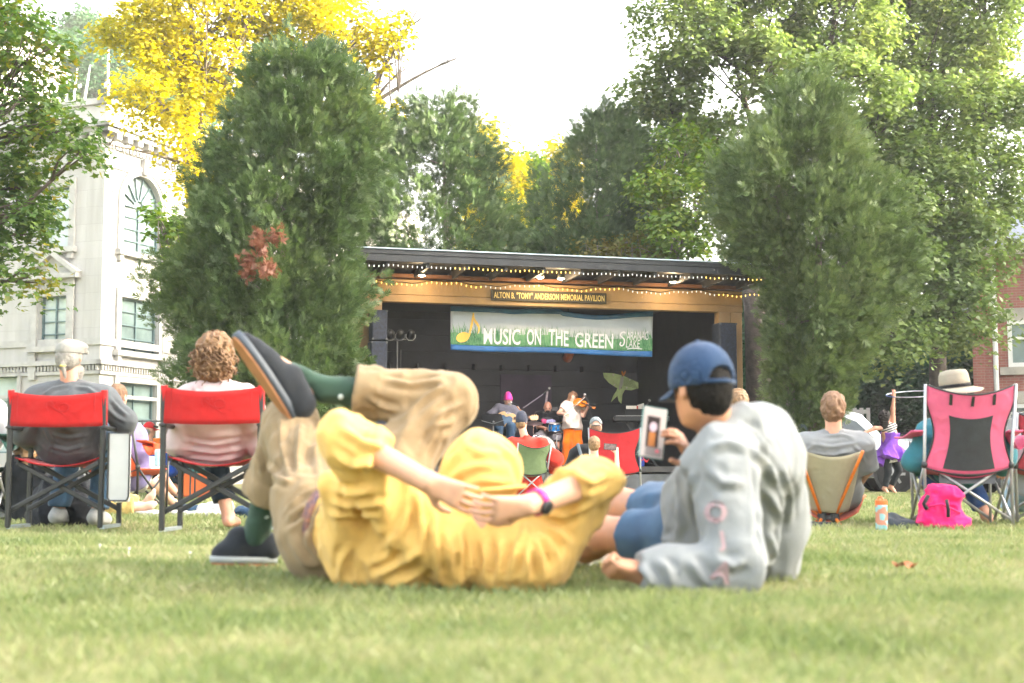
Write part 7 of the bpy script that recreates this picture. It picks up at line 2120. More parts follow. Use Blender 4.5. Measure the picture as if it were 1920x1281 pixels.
# blond person in black sitting on the ground under the left chair
J = JJ(10.9, head=(62, 820, .0), che=(62, 865, .05), sL=(40, 880), sR=(92, 880), eL=(28, 930, .1), eR=(112, 930, .1), wL=(60, 950, .35), wR=(105, 950, .35), pel=(70, 960, .1), hipL=(55, 962, .15), hipR=(95, 962, .15), kL=(30, 890, .6), kR=(112, 900, .6), aL=(10, 960, .8), aR=(120, 965, .8), tL=(0, 975, .95), tR=(130, 975, .95))
o = Person('blond person in black clothes sitting on the grass beyond the left red chair', J, SKIN_C, 1.0, .012, (0, 1, -.1))
o.body(); o.top(cloth('black_jersey', (.014, .017, .022), .2), 1.9, .035, fold=(.012, 7)); o.bottom(MATS['black_jersey'], 1.9, .03, fold=(.012, 7)); o.hair(HAIRBL, 'long', fold=(.010, 30)); o.shoes(SNEAK, .013)
# person at the left edge with crossed leg
J = JJ(10.9, head=(-60, 690), che=(-58, 755), sL=(-105, 770), sR=(-12, 775), eL=(-120, 830, .1), eR=(8, 800, .12), wL=(-90, 850, .35), wR=(-20, 840, .4), pel=(-60, 878, .1), hipL=(-82, 885, .15), hipR=(-38, 885, .15), kL=(-70, 870, .6), kR=(-30, 858, .62), aL=(-60, 975, .65), tL=(-50, 985, .8), aR=(8, 955, .75), tR=(46, 985, .62))
o = Person('person in a pale grey top with one sneaker crossed forward, cut by the left edge', J, SKIN_C, 1.0, .012, (0.1, 1, 0))
o.body(); o.top(cloth('pale_grey_jersey', (.50, .52, .57), .08), 1.95, .035, fold=(.012, 7)); o.bottom(cloth('cream_trousers', (.50, .46, .38), .1), 1.8, .03); o.shoes(SNEAK, .016); o.hair(HAIRBR, 'short')
# person at the right edge in pale jeans
J = JJ(10.7, head=(1960, 745), che=(1955, 810), sL=(1915, 825), sR=(2005, 825), eL=(1902, 868, .05), eR=(2015, 880, .1), wL=(1915, 885, .3), wR=(1990, 885, .3), pel=(1955, 905, .1), hipL=(1935, 912, .12), hipR=(1985, 912, .12), kL=(1908, 900, .45), kR=(1990, 905, .5), aL=(1898, 965, .42), aR=(1980, 970, .5), tL=(1885, 990, .5), tR=(1980, 990, .6))
o = Person('person in pale blue jeans and grey top cut by the right edge', J, SKIN_C, 1.0, .012, (-.2, 1, 0))
o.body(); o.top(cloth('ash_jersey', (.42, .45, .47), .08), 1.9, .03, fold=(.012, 7)); o.bottom(cloth('pale_jeans', (.30, .42, .52), .12), 1.85, .03, fold=(.012, 8)); o.shoes(cloth('cream_shoe', (.5, .42, .36), .1), .014); o.hair(HAIRDK, 'long')
# blond head beyond the grey hoodie
o, J = seated('blond person half hidden behind the man in the navy cap', 13.0, (1382, 755), (1382, 812), (1352, 822), (1412, 822), (1345, 860, .1), (1420, 860, .1), (1360, 875, .35), (1405, 875, .35), (1382, 890, .1), .5, 1.0, (-.3, 1, 0), SKIN_C, res=.014)
o.body(); o.top(cloth('cream_jersey', (.5, .47, .4), .06), 1.9, .03); o.bottom(DARKN, 1.9, .02); o.hair(HAIRBL, 'long', fold=(.012, 34))

# ---------------------------------------------------------------- dancer with hoop
J = JJ(27.3, head=(1661, 781), che=(1667, 803), sL=(1659, 803, -.02), sR=(1675, 799, .02), eL=(1640, 803, -.1), wL=(1622, 811, -.15), eR=(1674, 766, .02), wR=(1676, 744, .0), pel=(1669, 848), hipL=(1663, 850, -.05), hipR=(1675, 850, .05), kL=(1665, 884, -.05), kR=(1685, 882, .05), aL=(1659, 915, -.05), aR=(1671, 912, .1), tL=(1665, 924, -.1), tR=(1680, 924, .05))
J['hR'] = P(1676, 730, 27.3)
da = Person('dancer in a purple tunic and black leggings swinging a hoop on one raised arm', J, SKIN_D, .98, .012, (.6, .6, .35), up=(-.25, -.1, 1), fat=.9)
da.body()
B = Blob(.01); D = lambda px, py, dy=0: P(px, py, 27.3 + dy)
B.cap(D(1665, 812), D(1674, 812), .125, .125, .04); B.cap(D(1669, 810), D(1667, 832), .155, .135, .04); B.cap(D(1664, 828), D(1671, 828), .11, .11, .04); B.cap(D(1667, 830), D(1664, 858), .10, .235, .04, 'b'); B.cap(D(1665, 836), D(1645, 868), .09, .12, .04, 'b'); B.cap(D(1668, 834), D(1692, 856), .09, .13, .04, 'b'); B.cap(D(1666, 834, -.05), D(1662, 858, -.14), .09, .12, .04, 'b')
B.plane(J['che'] + Vector((0, 0, -.09)), (.1, 0, 1)); B.fold(.016, (11, 11, 2.5), 5); blob_part('tunic', B, cloth('purple_jersey', (.20, .065, .50), .12), da.root, 1)
B = Blob(.012); B.cap(J['pel'] + Vector((-.02, 0, -.10)), J['pel'] + Vector((0, 0, -.20)), .12, .14, .04, 'b'); B.fold(.006, (14, 14, 4), 3); blob_part('petticoat', B, cloth('pale_lace', (.42, .40, .34), .3, scale=40.0), da.root)
B = Blob(.012); c = J['che']; B.cap(lerp(J['sL'], J['sR'], -.1), lerp(J['sL'], J['sR'], 1.0), .075, .075, .04); B.cap(c + Vector((0, 0, -.02)), c + Vector((.01, 0, -.12)), .118, .115, .05); B.plane(c + Vector((0, 0, -.105)), (-.1, 0, -1))
def stripes():
    m, nt, out = new_mat('striped_jersey'); L = nt.links.new; b = N(nt, 'BsdfPrincipled', Roughness=.9); tc = N(nt, 'TexCoord'); w = N(nt, 'TexWave', Scale=7.5); w.bands_direction = 'Z'; mp = N(nt, 'Mapping'); mp.inputs['Rotation'].default_value = (0, .35, 0); L(tc.outputs['Object'], mp.inputs[0]); L(mp.outputs[0], w.inputs['Vector'])
    r = N(nt, 'ValToRGB'); r.color_ramp.interpolation = 'CONSTANT'; r.color_ramp.elements[0].color = (.015, .015, .02, 1); r.color_ramp.elements[1].position = .5; r.color_ramp.elements[1].color = (.6, .58, .55, 1); L(w.outputs['Color'], r.inputs[0]); L(r.outputs[0], b.inputs['Base Color']); L(b.outputs[0], out.inputs[0]); return m
blob_part('striped_top', B, stripes(), da.root)
da.bottom(cloth('black_leggings', (.012, .016, .02), .2), 1.92, .008, fold=(.003, 9), name='leggings')
g, R, f, sd, u = da.hg()
B = Blob(.01); B.ell(g(0, -.03, .03), [.10, .11, .10], R, .02); B.cap(g(0, -.07, 0), g(-.02, -.13, -.16), .085, .06, .05); B.cap(g(0, -.13, -.10), g(-.02, -.15, -.24), .06, .03, .04); B.ell(g(.0, .11, -.03), [.075, .09, .11], R, .02, sub=True); B.fold(.016, 22, 4); blob_part('hair', B, HAIRDK, da.root, 0)
hc = P(1716, 739, 27.3); hp = thing('hoop', 'thin silver and blue hoop spinning around the raised hand of the dancer', 'hoop', hc)
RT = Matrix.Rotation(math.radians(-4), 3, 'Y') @ Matrix.Rotation(math.radians(8.5), 3, 'X')
for nm, a0, a1, mm in (('ring', -2.6, 2.75, mat('silver_tape', (.55, .58, .64), .3, .1, metal=.4)), ('blue_tape', 2.75, 3.70, mat('blue_tape', (.06, .18, .5), .3, .1))):
    MB().tube([hc + RT @ Vector((.54 * math.cos(a), .54 * math.sin(a), 0)) for a in np.linspace(a0, a1, 50)], .011, 6).build(nm, mm, hp, True, True)
# ---------------------------------------------------------------- the band
def band(label, Y, pts, face, skin, S=1.0, res=.010, **kw):
    J = JJ(Y, **pts); return Person(label, J, skin, S, res, face, **kw), J
Yb = 28.6
SKIN_E = skin_mat('skin_pale', (.62, .37, .27))
o, J = band('violinist with long light brown hair in a cream blouse and bright orange trousers', Yb,
            dict(head=(1074, 745), che=(1074, 762), sL=(1060, 760, -.02), sR=(1088, 761, -.03), eL=(1048, 775, -.15), wL=(1060, 777, -.38), eR=(1094, 779, -.22), wR=(1102, 764, -.42), pel=(1073, 800), hipL=(1067, 803), hipR=(1079, 803), kL=(1064, 831, -.1), kR=(1084, 831, -.06)), (.15, -1, -.35), SKIN_E, .93)
for q, dx in (('L', 0), ('R', 2)):
    k = J['k' + q]; J['a' + q] = Vector((k.x - .01, Yb - .02, FL + .09)); J['t' + q] = J['a' + q] + Vector((.02, -.15, -.05))
o.body(hands={'L': {'n': Vector((.3, .3, -1)), 'curl': .9}, 'R': {'n': Vector((-.6, -.6, .4)), 'curl': .9}})
def flare(B):
    p = J['pel']; B.cap(lerp(J['che'], p, .5), p + Vector((0, -.02, -.05)), .13, .185, .05, 'b')
o.top(cloth('cream_blouse', (.62, .54, .48), .05), .55, .022, fold=(.010, (10, 10, 3)), extra=flare, name='blouse')
def wide(B):
    for q in 'LR': B.cap(J['k' + q], J['a' + q] + Vector((0, 0, -.03)), .085, .115, .03, 'b')
o.bottom(cloth('orange_trouser', (.76, .15, .006), .08), 1.6, .03, fold=(.012, (9, 9, 3)), extra=wide)
o.hair(HAIRBR, 'long', fold=(.010, 26)); o.eyes(HAIRDK); o.shoes(SHOEB, .012)
vc = P(1088, 756, 28.25); vd = (P(1113, 764, 28.0) - P(1079, 752, 28.4)).normalized(); vn = Vector((-.35, -.75, .55)); vn = (vn - vd * vn.dot(vd)).normalized(); vs_ = vd.cross(vn).normalized()
vi = thing('violin', 'amber brown violin tucked under the chin of the violinist', 'violin', vc)
def viol(x, y, z): return vc + vd * x + vs_ * y + vn * z
out = []
for i in range(40):
    a = 2 * math.pi * i / 40; x = -.18 * math.cos(a); w = .098 * abs(math.sin(a)) ** .7 * (1 - .38 * math.exp(-((x - .01) / .045) ** 2)) * (1.05 if x < 0 else .86)
    out.append(viol(x, w * (1 if math.sin(a) > 0 else -1), 0))
VIO = mat('violin_varnish', (.42, .13, .015), .25, .25, 9.0, spec=.7)
m = MB(); m.prism(out, vn * -.018, vn * .018); m.build('body', VIO, vi, True)
m = MB(); m.bar(viol(.05, 0, .03), viol(.37, 0, .012), .026, .016, vn); m.build('neck', mat('ebony', (.02, .014, .012), .35), vi, True)
m = MB(); m.tube([viol(.36, 0, .01), viol(.41, 0, -.005), viol(.44, 0, -.012)], [.012, .014, .018], 8)
for k in range(4): m.tube([viol(.375 + k * .018, -.035 if k % 2 else .035, 0), viol(.375 + k * .018, 0, 0)], .005, 5)
m.build('scroll', VIO, vi, True); MB().bar(viol(-.03, -.03, .03), viol(-.03, .03, .03), .006, .03, vn).build('bridge', mat('maple_pale', (.5, .36, .2)), vi, True)
bo = thing('violin_bow', 'thin pale violin bow drawn across the strings', 'bow', P(1077, 762, 28.1))
m = MB(); m.tube([P(1057, 779, 28.05), P(1078, 758, 28.12), P(1098, 741, 28.2)], [.006, .005, .004], 6); m.build('stick', mat('bow_wood', (.30, .14, .07), .4), bo, True)
m = MB(); m.tube([P(1058, 780, 28.04), P(1099, 743, 28.18)], .0035, 4); m.build('bow_hair', WHITE, bo, True)
# guitarist
Yg_ = 28.2
o, J = band('guitarist in a bright pink beanie, glasses and grey tee singing into a microphone', Yg_,
            dict(head=(953, 751), che=(950, 767), sL=(934, 766, .02), sR=(966, 768, -.04), eL=(915, 782, -.08), wL=(938, 788, -.30), eR=(970, 786, -.15), wR=(987, 785, -.36), pel=(948, 803), hipL=(940, 805, -.1), hipR=(956, 805, -.1), kL=(934, 803, -.5), kR=(958, 800, -.5)), (.45, -1, -.1), SKIN_E, 1.0)
for q in 'LR':
    k = J['k' + q]; J['a' + q] = Vector((k.x, k.y + .02, FL + .09)); J['t' + q] = J['a' + q] + Vector((.02, -.17, -.05))
o.body(hands={'L': {'n': Vector((0, 1, -.3)), 'curl': .7}, 'R': {'n': Vector((0, -.3, 1)), 'curl': .9}}); o.top(cloth('slate_tee', (.13, .135, .17), .08), .85, .025, fold=(.010, 8)); o.bottom(JEAN, 1.9, .025); o.shoes(SHOEB, .012)
o.beanie(cloth('hot_pink_knit', (.80, .06, .34), .08), .06, low=.0); o.eyes(HAIRDK)
g, R, f, sd, u = o.hg()
B = Blob(.007); B.ell(g(0, .072, -.075), [.045, .032, .04], R, .01); B.fold(.004, 60, 3); blob_part('beard', B, HAIRG, o.root)
m = MB()
for q in (-1, 1): m.tube([g(q * .032 + .026 * math.cos(a), .098, .004 + .02 * math.sin(a)) for a in np.linspace(0, 6.28, 14)], .004, 5); m.tube([g(q * .058, .095, .008), g(q * .085, -.01, .008)], .004, 5)
m.tube([g(-.008, .1, .008), g(.008, .1, .008)], .004, 5); m.build('glasses', BLKT, o.root, True)
tp_ = P(953, 777, 27.99)
m = MB(); m.tube([tp_ + Vector((.085 * math.cos(a) * (1 + .2 * math.sin(5 * a)), 0, .035 * math.sin(a) * (1 + .2 * math.cos(4 * a)))) for a in np.linspace(0, 6.28, 40)], .006, 5); m.tube([tp_ + Vector((.05 * math.cos(a), 0, .02 * math.sin(a))) for a in np.linspace(0, 6.28, 24)], .005, 5)
m.build('shirt_print', mat('white_print', (.55, .56, .6), .8), o.root, True)
gt = thing('guitar', 'pale wood and blue guitar played by the person in the pink beanie', 'guitar', P(952, 785, 27.85))
gc = P(950, 786, 27.86); gd = (P(1003, 784, 27.75) - gc).normalized(); gn = Vector((.1, -.95, .3)); gn = (gn - gd * gn.dot(gd)).normalized(); gs = gd.cross(gn).normalized()
out = []
for i in range(40):
    a = 2 * math.pi * i / 40; x = -.20 * math.cos(a); w = .155 * abs(math.sin(a)) ** .7 * (1 - .25 * math.exp(-((x - .03) / .06) ** 2)) * (1.05 if x < 0 else .82)
    out.append(gc + gd * x + gs * w * (1 if math.sin(a) > 0 else -1))
m = MB(); m.prism(out, gn * -.03, gn * .03); m.build('body', mat('guitar_top', (.58, .40, .20), .35, .1), gt, True)
m = MB(); m.prism([gc + (p - gc) * .72 + gs * .03 - gd * .02 for p in out], gn * .0305, gn * .034); m.build('pickguard', mat('blue_guard', (.08, .14, .22), .3, .2), gt, True)
m = MB(); m.bar(gc + gd * .15 + gn * .035, gc + gd * .48 + gn * .03, .05, .022, gn); m.build('neck', mat('fretboard', (.10, .05, .03), .5), gt, True)
m = MB(); m.bar(gc + gd * .48 + gn * .025, gc + gd * .63 + gn * .015, .075, .016, gn)
for k in range(3):
    for q in (-1, 1): m.tube([gc + gd * (.51 + k * .04) + gs * q * .03 + gn * .02, gc + gd * (.51 + k * .04) + gs * q * .065 + gn * .02], .008, 5)
m.build('headstock', mat('maple_head', (.55, .38, .20), .4), gt, True)
# drummer
Yd_ = 29.2
o, J = band('bald bearded drummer in a black tee with a colourful print behind a blue snare drum', Yd_,
            dict(head=(1027, 764), che=(1026, 781), sL=(1010, 780), sR=(1042, 780), eL=(1009, 800, -.05), wL=(1024, 804, -.32), eR=(1046, 800, -.05), wR=(1040, 800, -.3), pel=(1026, 818), hipL=(1018, 820, -.1), hipR=(1034, 820, -.1), kL=(1010, 820, -.5), kR=(1044, 820, -.5)), (.05, -1, -.35), SKIN_D, 1.03)
for q in 'LR':
    k = J['k' + q]; J['a' + q] = Vector((k.x, k.y + .02, FL + .09)); J['t' + q] = J['a' + q] + Vector((.02, -.17, -.05))
o.body(); o.top(cloth('black_tee', (.012, .013, .016), .2), .95, .028, fold=(.010, 8)); o.bottom(cloth('grey_shorts', (.22, .21, .23), .1), 1.1, .03, name='shorts'); o.shoes(SHOEB, .012); o.eyes(HAIRDK)
g, R, f, sd, u = o.hg(); B = Blob(.007); B.ell(g(0, .07, -.075), [.048, .032, .042], R, .01); B.ell(g(0, .088, -.042), [.028, .012, .008], R, .008); B.fold(.003, 60, 3); blob_part('beard', B, HAIRDK, o.root)
for (px, py, w, h, c) in ((1021, 789, .07, .06, (.6, .06, .2)), (1031, 790, .12, .05, (.36, .36, .6)), (1026, 785, .12, .03, (.05, .05, .06))):
    MB().ball(P(px, py, 28.985), (w, .02, h), 10).build('shirt_print', mat('print_%d' % px, c, .8, .4, 30.0), o.root, True, True)
def drum(label, name, c, r, h, shell, tilt=0.0, az=0.0, group='drum kit', legs=True):
    M = Matrix.Translation(c) @ Matrix.Rotation(az, 4, 'Z') @ Matrix.Rotation(tilt, 4, 'X')
    d = thing(name, label, 'drum', M=M, group=group)
    MB().lathe([(r, -h / 2), (r, h / 2)], n=28).build('shell', shell, d, smooth=False)
    MB().lathe([(r * .98, h / 2 + .002), (r * .99, h / 2 + .006)], n=28).build('drum_head', mat('drum_skin', (.66, .65, .62), .5, .05), d)
    for zz in (-h / 2, h / 2):
        m = MB(); m.tube([(r * 1.03 * math.cos(a), r * 1.03 * math.sin(a), zz) for a in np.linspace(0, 2 * math.pi, 29)], .010, 6); m.build('hoop', CHROME, d, smooth=True)
    m = MB()
    for k in range(8):
        a = k * math.pi / 4 + .2; m.bar((r * 1.03 * math.cos(a), r * 1.03 * math.sin(a), -h / 2), (r * 1.03 * math.cos(a), r * 1.03 * math.sin(a), h / 2), .012); m.box((r * 1.02 * math.cos(a), r * 1.02 * math.sin(a), 0), (.03, .03, .05))
    m.build('lugs', CHROME, d)
    return d
BLUES = mat('blue_sparkle', (.015, .20, .55), .25, .3, 30.0, metal=.3)
drum('bright blue snare drum with chrome hoops in front of the drummer', 'snare_drum', P(1040, 801, 28.7), .125, .15, BLUES, .18)
drum('grey headed bass drum lying on its side below the snare', 'bass_drum', P(1014, 842, 28.45), .26, .34, mat('dark_shell', (.03, .035, .05), .4), math.radians(94), .25)
for lb, px, py, Y_, r_, tl in (('purple tinted cymbal right of the guitar headstock', 1000, 794, 28.6, .20, .25), ('cymbal tilted beside the blue snare drum', 1052, 800, 28.8, .17, -.3)):
    c = P(px, py, Y_); cy = thing('cymbal', lb, 'cymbal', c, group='drum kit')
    MB().lathe([(.02, .03), (.05, .022), (r_, 0), (r_, -.003), (.05, .018)], c, 26, Matrix.Rotation(tl, 3, 'X')).build('plate', mat('bronze_purple_light', (.34, .26, .26), .3, .1, metal=.8), cy, True, True)  # purple stage light tinted into the bronze colour
    m = MB(); m.tube([c, Vector((c.x, c.y + .03, FL + .35))], .010, 6)
    for k in range(3): m.tube([Vector((c.x, c.y + .03, FL + .4)), Vector((c.x + .28 * math.cos(k * 2.09), c.y + .28 * math.sin(k * 2.09), FL + .01))], .009, 6)
    m.build('stand', CHROME, cy, True)
c = P(1044, 815, 28.6)
m = MB(); m.tube([c, Vector((c.x, c.y, FL + .3))], .014, 6)
for k in range(3): m.tube([Vector((c.x, c.y, FL + .42)), Vector((c.x + .26 * math.cos(k * 2.09 + .5), c.y + .26 * math.sin(k * 2.09 + .5), FL + .01))], .011, 6); m.tube([c, c + Vector((.12 * math.cos(k * 2.09), .12 * math.sin(k * 2.09), .04))], .010, 6)
single('drum_stand', 'chrome tripod stand holding the blue snare drum', 'stand', m, CHROME)
m = MB(); m.tube([P(1037, 801, 28.75), P(1058, 789, 28.6)], [.008, .005], 6); single('drumstick', 'pale drumstick pointing up right over the snare drum', 'drumstick', m, mat('stick_wood', (.55, .36, .16), .5))
# microphones and stands
def mic(label, tip, pts, base, col=BLKT, up=None):
    r = thing('microphone_stand', label, 'microphone stand', Vector((base.x, base.y, FL)))
    m = MB(); m.tube(pts, .012, 6); m.build('boom', col, r, True)
    m = MB(); m.tube([Vector((base.x, base.y, FL + .02)), pts[-1]], .012, 6); m.build('pole', BLKT, r, True)
    m = MB()
    for k in range(3): m.tube([Vector((base.x, base.y, FL + .12)), Vector((base.x + .3 * math.cos(k * 2.09), base.y + .3 * math.sin(k * 2.09), FL + .015))], .010, 6)
    m.build('tripod', BLKT, r, True)
    m = MB(); d = (pts[0] - pts[1]).normalized(); m.tube([pts[0] - d * .16, pts[0]], [.012, .019], 8); m.build('handle', BLKT, r, True)
    m = MB(); m.ball(pts[0] + d * .012, .028, 10); m.build('grille', STEEL, r, True, True)
mic('microphone on a copper coloured boom at the mouth of the guitarist', None, [P(959, 756, 27.85), P(967, 759, 27.8), P(975, 769, 27.8), P(985, 774, 27.8)], P(986, 800, 27.8), mat('copper_boom', (.34, .17, .07), .4, .1, metal=.4))
mic('tall microphone boom rising over the drummer', None, [P(1029, 729, 28.9), P(1016, 741, 28.9), P(1003, 750, 28.9), P(981, 765, 28.9)], P(981, 800, 28.9), mat('lilac_boom', (.28, .25, .33), .4, .1, metal=.4))
mic('microphone on a dark boom over the violin', None, [P(1097, 741, 28.0), P(1103, 752, 28.0), P(1109, 778, 28.0)], P(1110, 800, 28.0))
mic('microphone leaning above the keyboard', None, [P(1217, 752, 28.0), P(1212, 760, 28.0), P(1206, 775, 28.1)], P(1207, 800, 28.1))
a = P(1025, 733, 29.9)
m = MB(); m.tube([P(1026.5, 734, 29.9), P(1023, 760, 29.9), Vector((PX(1022, 29.9), 29.9, FL))], .022, 8); single('pole', 'pale banded pole standing behind the bald drummer', 'pole', m, mat('banded_pole', (.42, .36, .40), .5, .5, 6.0))
# music stand, keyboard
r = thing('music_stand', 'black music stand in front of the guitarist', 'music stand', Vector((PX(924, 27.3), 27.3, FL)))
m = MB(); q_ = [P(902, 776, 27.38), P(940, 776, 27.38), P(946, 799, 27.22), P(909, 798, 27.22)]; m.prism(q_, (0, -.006, 0), (0, .006, 0)); m.build('desk', BLKT, r, True)
m = MB(); m.tube([P(925, 794, 27.3), Vector((PX(924, 27.3), 27.3, FL))], .013, 6); m.tube([P(903, 789, 27.24), P(925, 795, 27.24), P(945, 788, 27.24)], .007, 5); m.ball(P(925, 791, 27.23), .02, 8)
for k in range(3): m.tube([Vector((PX(924, 27.3), 27.3, FL + .2)), Vector((PX(924, 27.3) + .28 * math.cos(k * 2.09), 27.3 + .28 * math.sin(k * 2.09), FL + .01))], .01, 6)
m.build('stand', GRYT, r, True)
r = thing('keyboard', 'black keyboard on a crossed stand at the right of the stage', 'keyboard', Vector((PX(1186, 28.0), 28.0, FL)))
a = P(1188, 786, 28.0)
MB().box(a + Vector((.15, 0, 0)), (1.1, .34, .11), bev=.02).build('case', PLAST, r, True)
m = MB(); m.box(a + Vector((.15, -.06, .058)), (1.0, .16, .01)); m.build('keys', WHITE, r, True)
m = MB()
for s_ in (-1, 1): m.bar(a + Vector((.15 - s_ * .3, 0, -.06)), Vector((a.x + .15 + s_ * .3, 28.0, FL + .02)), .035, .035, (0, 1, 0))
m.build('stand', BLKT, r, True)
r = thing('sheet_stand', 'black desk with white song sheets above the keyboard', 'music stand', Vector((PX(1186, 28.3), 28.3, FL)))
m = MB(); m.prism([P(1171, 768, 28.3), P(1206, 768, 28.3), P(1204, 783, 28.2), P(1174, 783, 28.2)], (0, 0, 0), (0, .012, 0)); m.build('desk', BLKT, r, True)
m = MB(); m.prism([P(1174, 761, 28.26), P(1194, 761, 28.26), P(1196, 767, 28.24), P(1174, 767, 28.24)], (0, -.004, 0), (0, .004, 0)); m.prism([P(1194, 760, 28.27), P(1207, 756, 28.27), P(1208, 767, 28.24), P(1196, 767, 28.24)], (0, -.004, 0), (0, .004, 0)); m.build('sheets', mat('paper', (.72, .68, .60), .8), r, True)
MB().box(P(1195, 764, 28.23), (.03, .012, .06)).build('red_clip', mat('red_clip', (.55, .05, .04)), r, True)
m = MB(); m.tube([P(1188, 782, 28.25), Vector((PX(1188, 28.25), 28.25, FL))], .013, 6); m.build('pole', BLKT, r, True)
# folding chair and blue can at the stage edge
r = thing('folding_chair', 'grey tubular folding chair beside the keyboard stand', 'chair', Vector((PX(1190, 27.0), 27.0, FL)))
m = MB(); m.tube([P(1180, 870, 26.9), P(1183, 836, 27.0), P(1190, 824, 27.05), P(1200, 826, 27.05), P(1203, 838, 27.0), P(1206, 870, 26.9)], .014, 6); m.tube([P(1182, 862, 27.3), P(1206, 838, 26.9)], .014, 6); m.build('frame', GRYT, r, True, True)
m = MB(); m.prism([P(1184, 852, 26.85), P(1204, 852, 26.85), P(1204, 850, 27.2), P(1184, 850, 27.2)], (0, 0, 0), (0, 0, .02)); m.build('seat', BLKT, r, True)
c = P(1203, 860, 26.2); c.z = FL
r = thing('drink_can', 'tall blue can standing on the stage edge', 'can', c)
MB().lathe([(.045, 0), (.055, .02), (.055, .25), (.045, .28)], c, 18).build('body', mat('blue_can', (.02, .06, .36), .3, .2), r, True); MB().lathe([(.045, .281), (.04, .286)], c, 18).build('lid', STEEL, r, True)
MB().ball(c + Vector((0, -.05, .12)), (.02, .012, .02), 8).build('red_mark', mat('red_mark', (.5, .03, .05)), r, True)
# amplifier by the drummer, small speaker on the back
r = thing('amplifier', 'small black amplifier behind the violinist', 'amplifier', P(1105, 850, 29.6)); c = P(1110, 840, 29.6); c.z = FL
MB().box(c + Vector((0, 0, .25)), (.5, .3, .5), bev=.02).build('cabinet', PLAST, r, True); MB().box(c + Vector((0, -.155, .22)), (.44, .012, .38), bev=.004).build('grille', mat('speaker_grille', (.018, .025, .05)), r, True)
r = thing('monitor_speaker', 'small grey monitor speaker on a pole behind the drummer', 'loudspeaker', P(1040, 775, 29.9))
MB().box(P(1040, 771, 29.9), (.12, .12, .16), bev=.01).build('cabinet', GREYP, r, True); m = MB(); m.tube([P(1040, 778, 29.9), Vector((PX(1040, 29.9), 29.9, FL))], .015, 6); m.build('pole', BLKT, r, True)

# ---------------------------------------------------------------- things on the grass
c = Vector((PX(1645, 9.35), 9.35, 0))
r = thing('water_bottle', 'clear patterned water bottle with an orange lid standing on the grass', 'bottle', c)
def bottle_mat():
    m, nt, out = new_mat('floral_bottle'); L = nt.links.new; b = N(nt, 'BsdfPrincipled', Roughness=.25); tc = N(nt, 'TexCoord'); v = N(nt, 'TexVoronoi', Scale=30.0); L(tc.outputs['Object'], v.inputs['Vector'])
    rp = N(nt, 'ValToRGB'); e = rp.color_ramp.elements; rp.color_ramp.interpolation = 'CONSTANT'; cs = [(.16, .36, .38), (.30, .42, .40), (.45, .20, .14), (.22, .40, .42), (.46, .36, .12)]
    while len(e) < 5: e.new(.5)
    for i, q in enumerate(cs): e[i].position = i * .2; e[i].color = c4(q)
    L(v.outputs['Color'], rp.inputs['Fac']); L(rp.outputs[0], b.inputs['Base Color']); L(b.outputs[0], out.inputs[0]); return m
MB().lathe([(.034, 0), (.040, .012), (.040, .155), (.037, .165)], c, 22).build('body', bottle_mat(), r, True, False)
m = MB(); m.lathe([(.039, .166), (.039, .192), (.03, .198)], c, 20); m.tube([c + Vector((-.022, 0, .196)), c + Vector((-.018, 0, .212)), c + Vector((.0, 0, .216)), c + Vector((.012, 0, .198))], .007, 6); m.build('lid', mat('orange_lid', (.72, .13, .03), .4, .05), r, True)
# magenta backpack hanging under the pink chair
BP = cloth('magenta_nylon', (.66, .015, .13), .10, .3)
pc = P(1772, 962, 9.52)
r = thing('backpack', 'bright magenta rucksack slumped under the pink camp chair', 'backpack', Vector((pc.x, pc.y, 0)))
B = Blob(.009); B.cap(P(1745, 950, 9.55), P(1745, 985, 9.5), .055, .07, .05); B.cap(P(1790, 955, 9.5), P(1795, 985, 9.48), .055, .07, .05); B.cap(P(1765, 930, 9.55), P(1768, 985, 9.5), .06, .08, .05); B.cap(P(1755, 922, 9.55), P(1790, 935, 9.52), .04, .05, .04); B.plane((0, 0, .006), (0, 0, -1)); B.fold(.026, 9, 5); B.fold(.010, 22, 2); blob_part('bag', B, BP, r, 0)
m = MB(); m.tube([P(1775, 938, 9.44), P(1778, 955, 9.40), P(1778, 970, 9.40)], .012, 6); m.tube([P(1740, 930, 9.5), P(1732, 945, 9.46), P(1738, 955, 9.46)], .014, 6); m.build('strap', cloth('black_webbing', (.015, .015, .018)), r, True, True)
m = MB(); m.tube([P(1742, 950, 9.44), P(1765, 945, 9.42), P(1800, 962, 9.42)], .008, 6); m.build('flap_edge', BP, r, True, True)
# jacket on the grass, black groundsheet, dark bag under the left chair
def heap(name, label, cat, caps, m_, fold=(.014, 11), res=.011, extra=None):
    B = Blob(res)
    for a, b, ra, rb in caps: B.cap(a, b, ra, rb, .05)
    B.plane((0, 0, .004), (0, 0, -1)); B.fold(fold[0], fold[1], 5); B.fold(.005, 26, 7)
    V, Q = B.mesh(); V = smoothmesh(V, Q, 1); c = Vector((float(V[:, 0].mean()), float(V[:, 1].mean()), 0))
    M = Matrix.Translation(c); o = link(name, V - np.array(c), Q, m_, None, False, True, None, M)
    return tag(o, label, cat)
heap('jacket', 'dark grey jacket crumpled on the grass beside the water bottle', 'jacket', [(P(1668, 985, 9.6), P(1712, 992, 9.6), .035, .02), (P(1672, 975, 9.65), P(1690, 980, 9.7), .04, .035), (P(1700, 985, 9.6), P(1735, 988, 9.7), .025, .02)], cloth('charcoal_nylon', (.05, .06, .07), .2))
heap('groundsheet', 'black stuff sack lying under the tan sling chair', 'bag', [(P(1492, 992, 9.9), P(1572, 994, 9.85), .022, .028), (P(1500, 990, 10.0), P(1560, 990, 10.0), .03, .03)], cloth('black_nylon', (.025, .03, .035), .2))
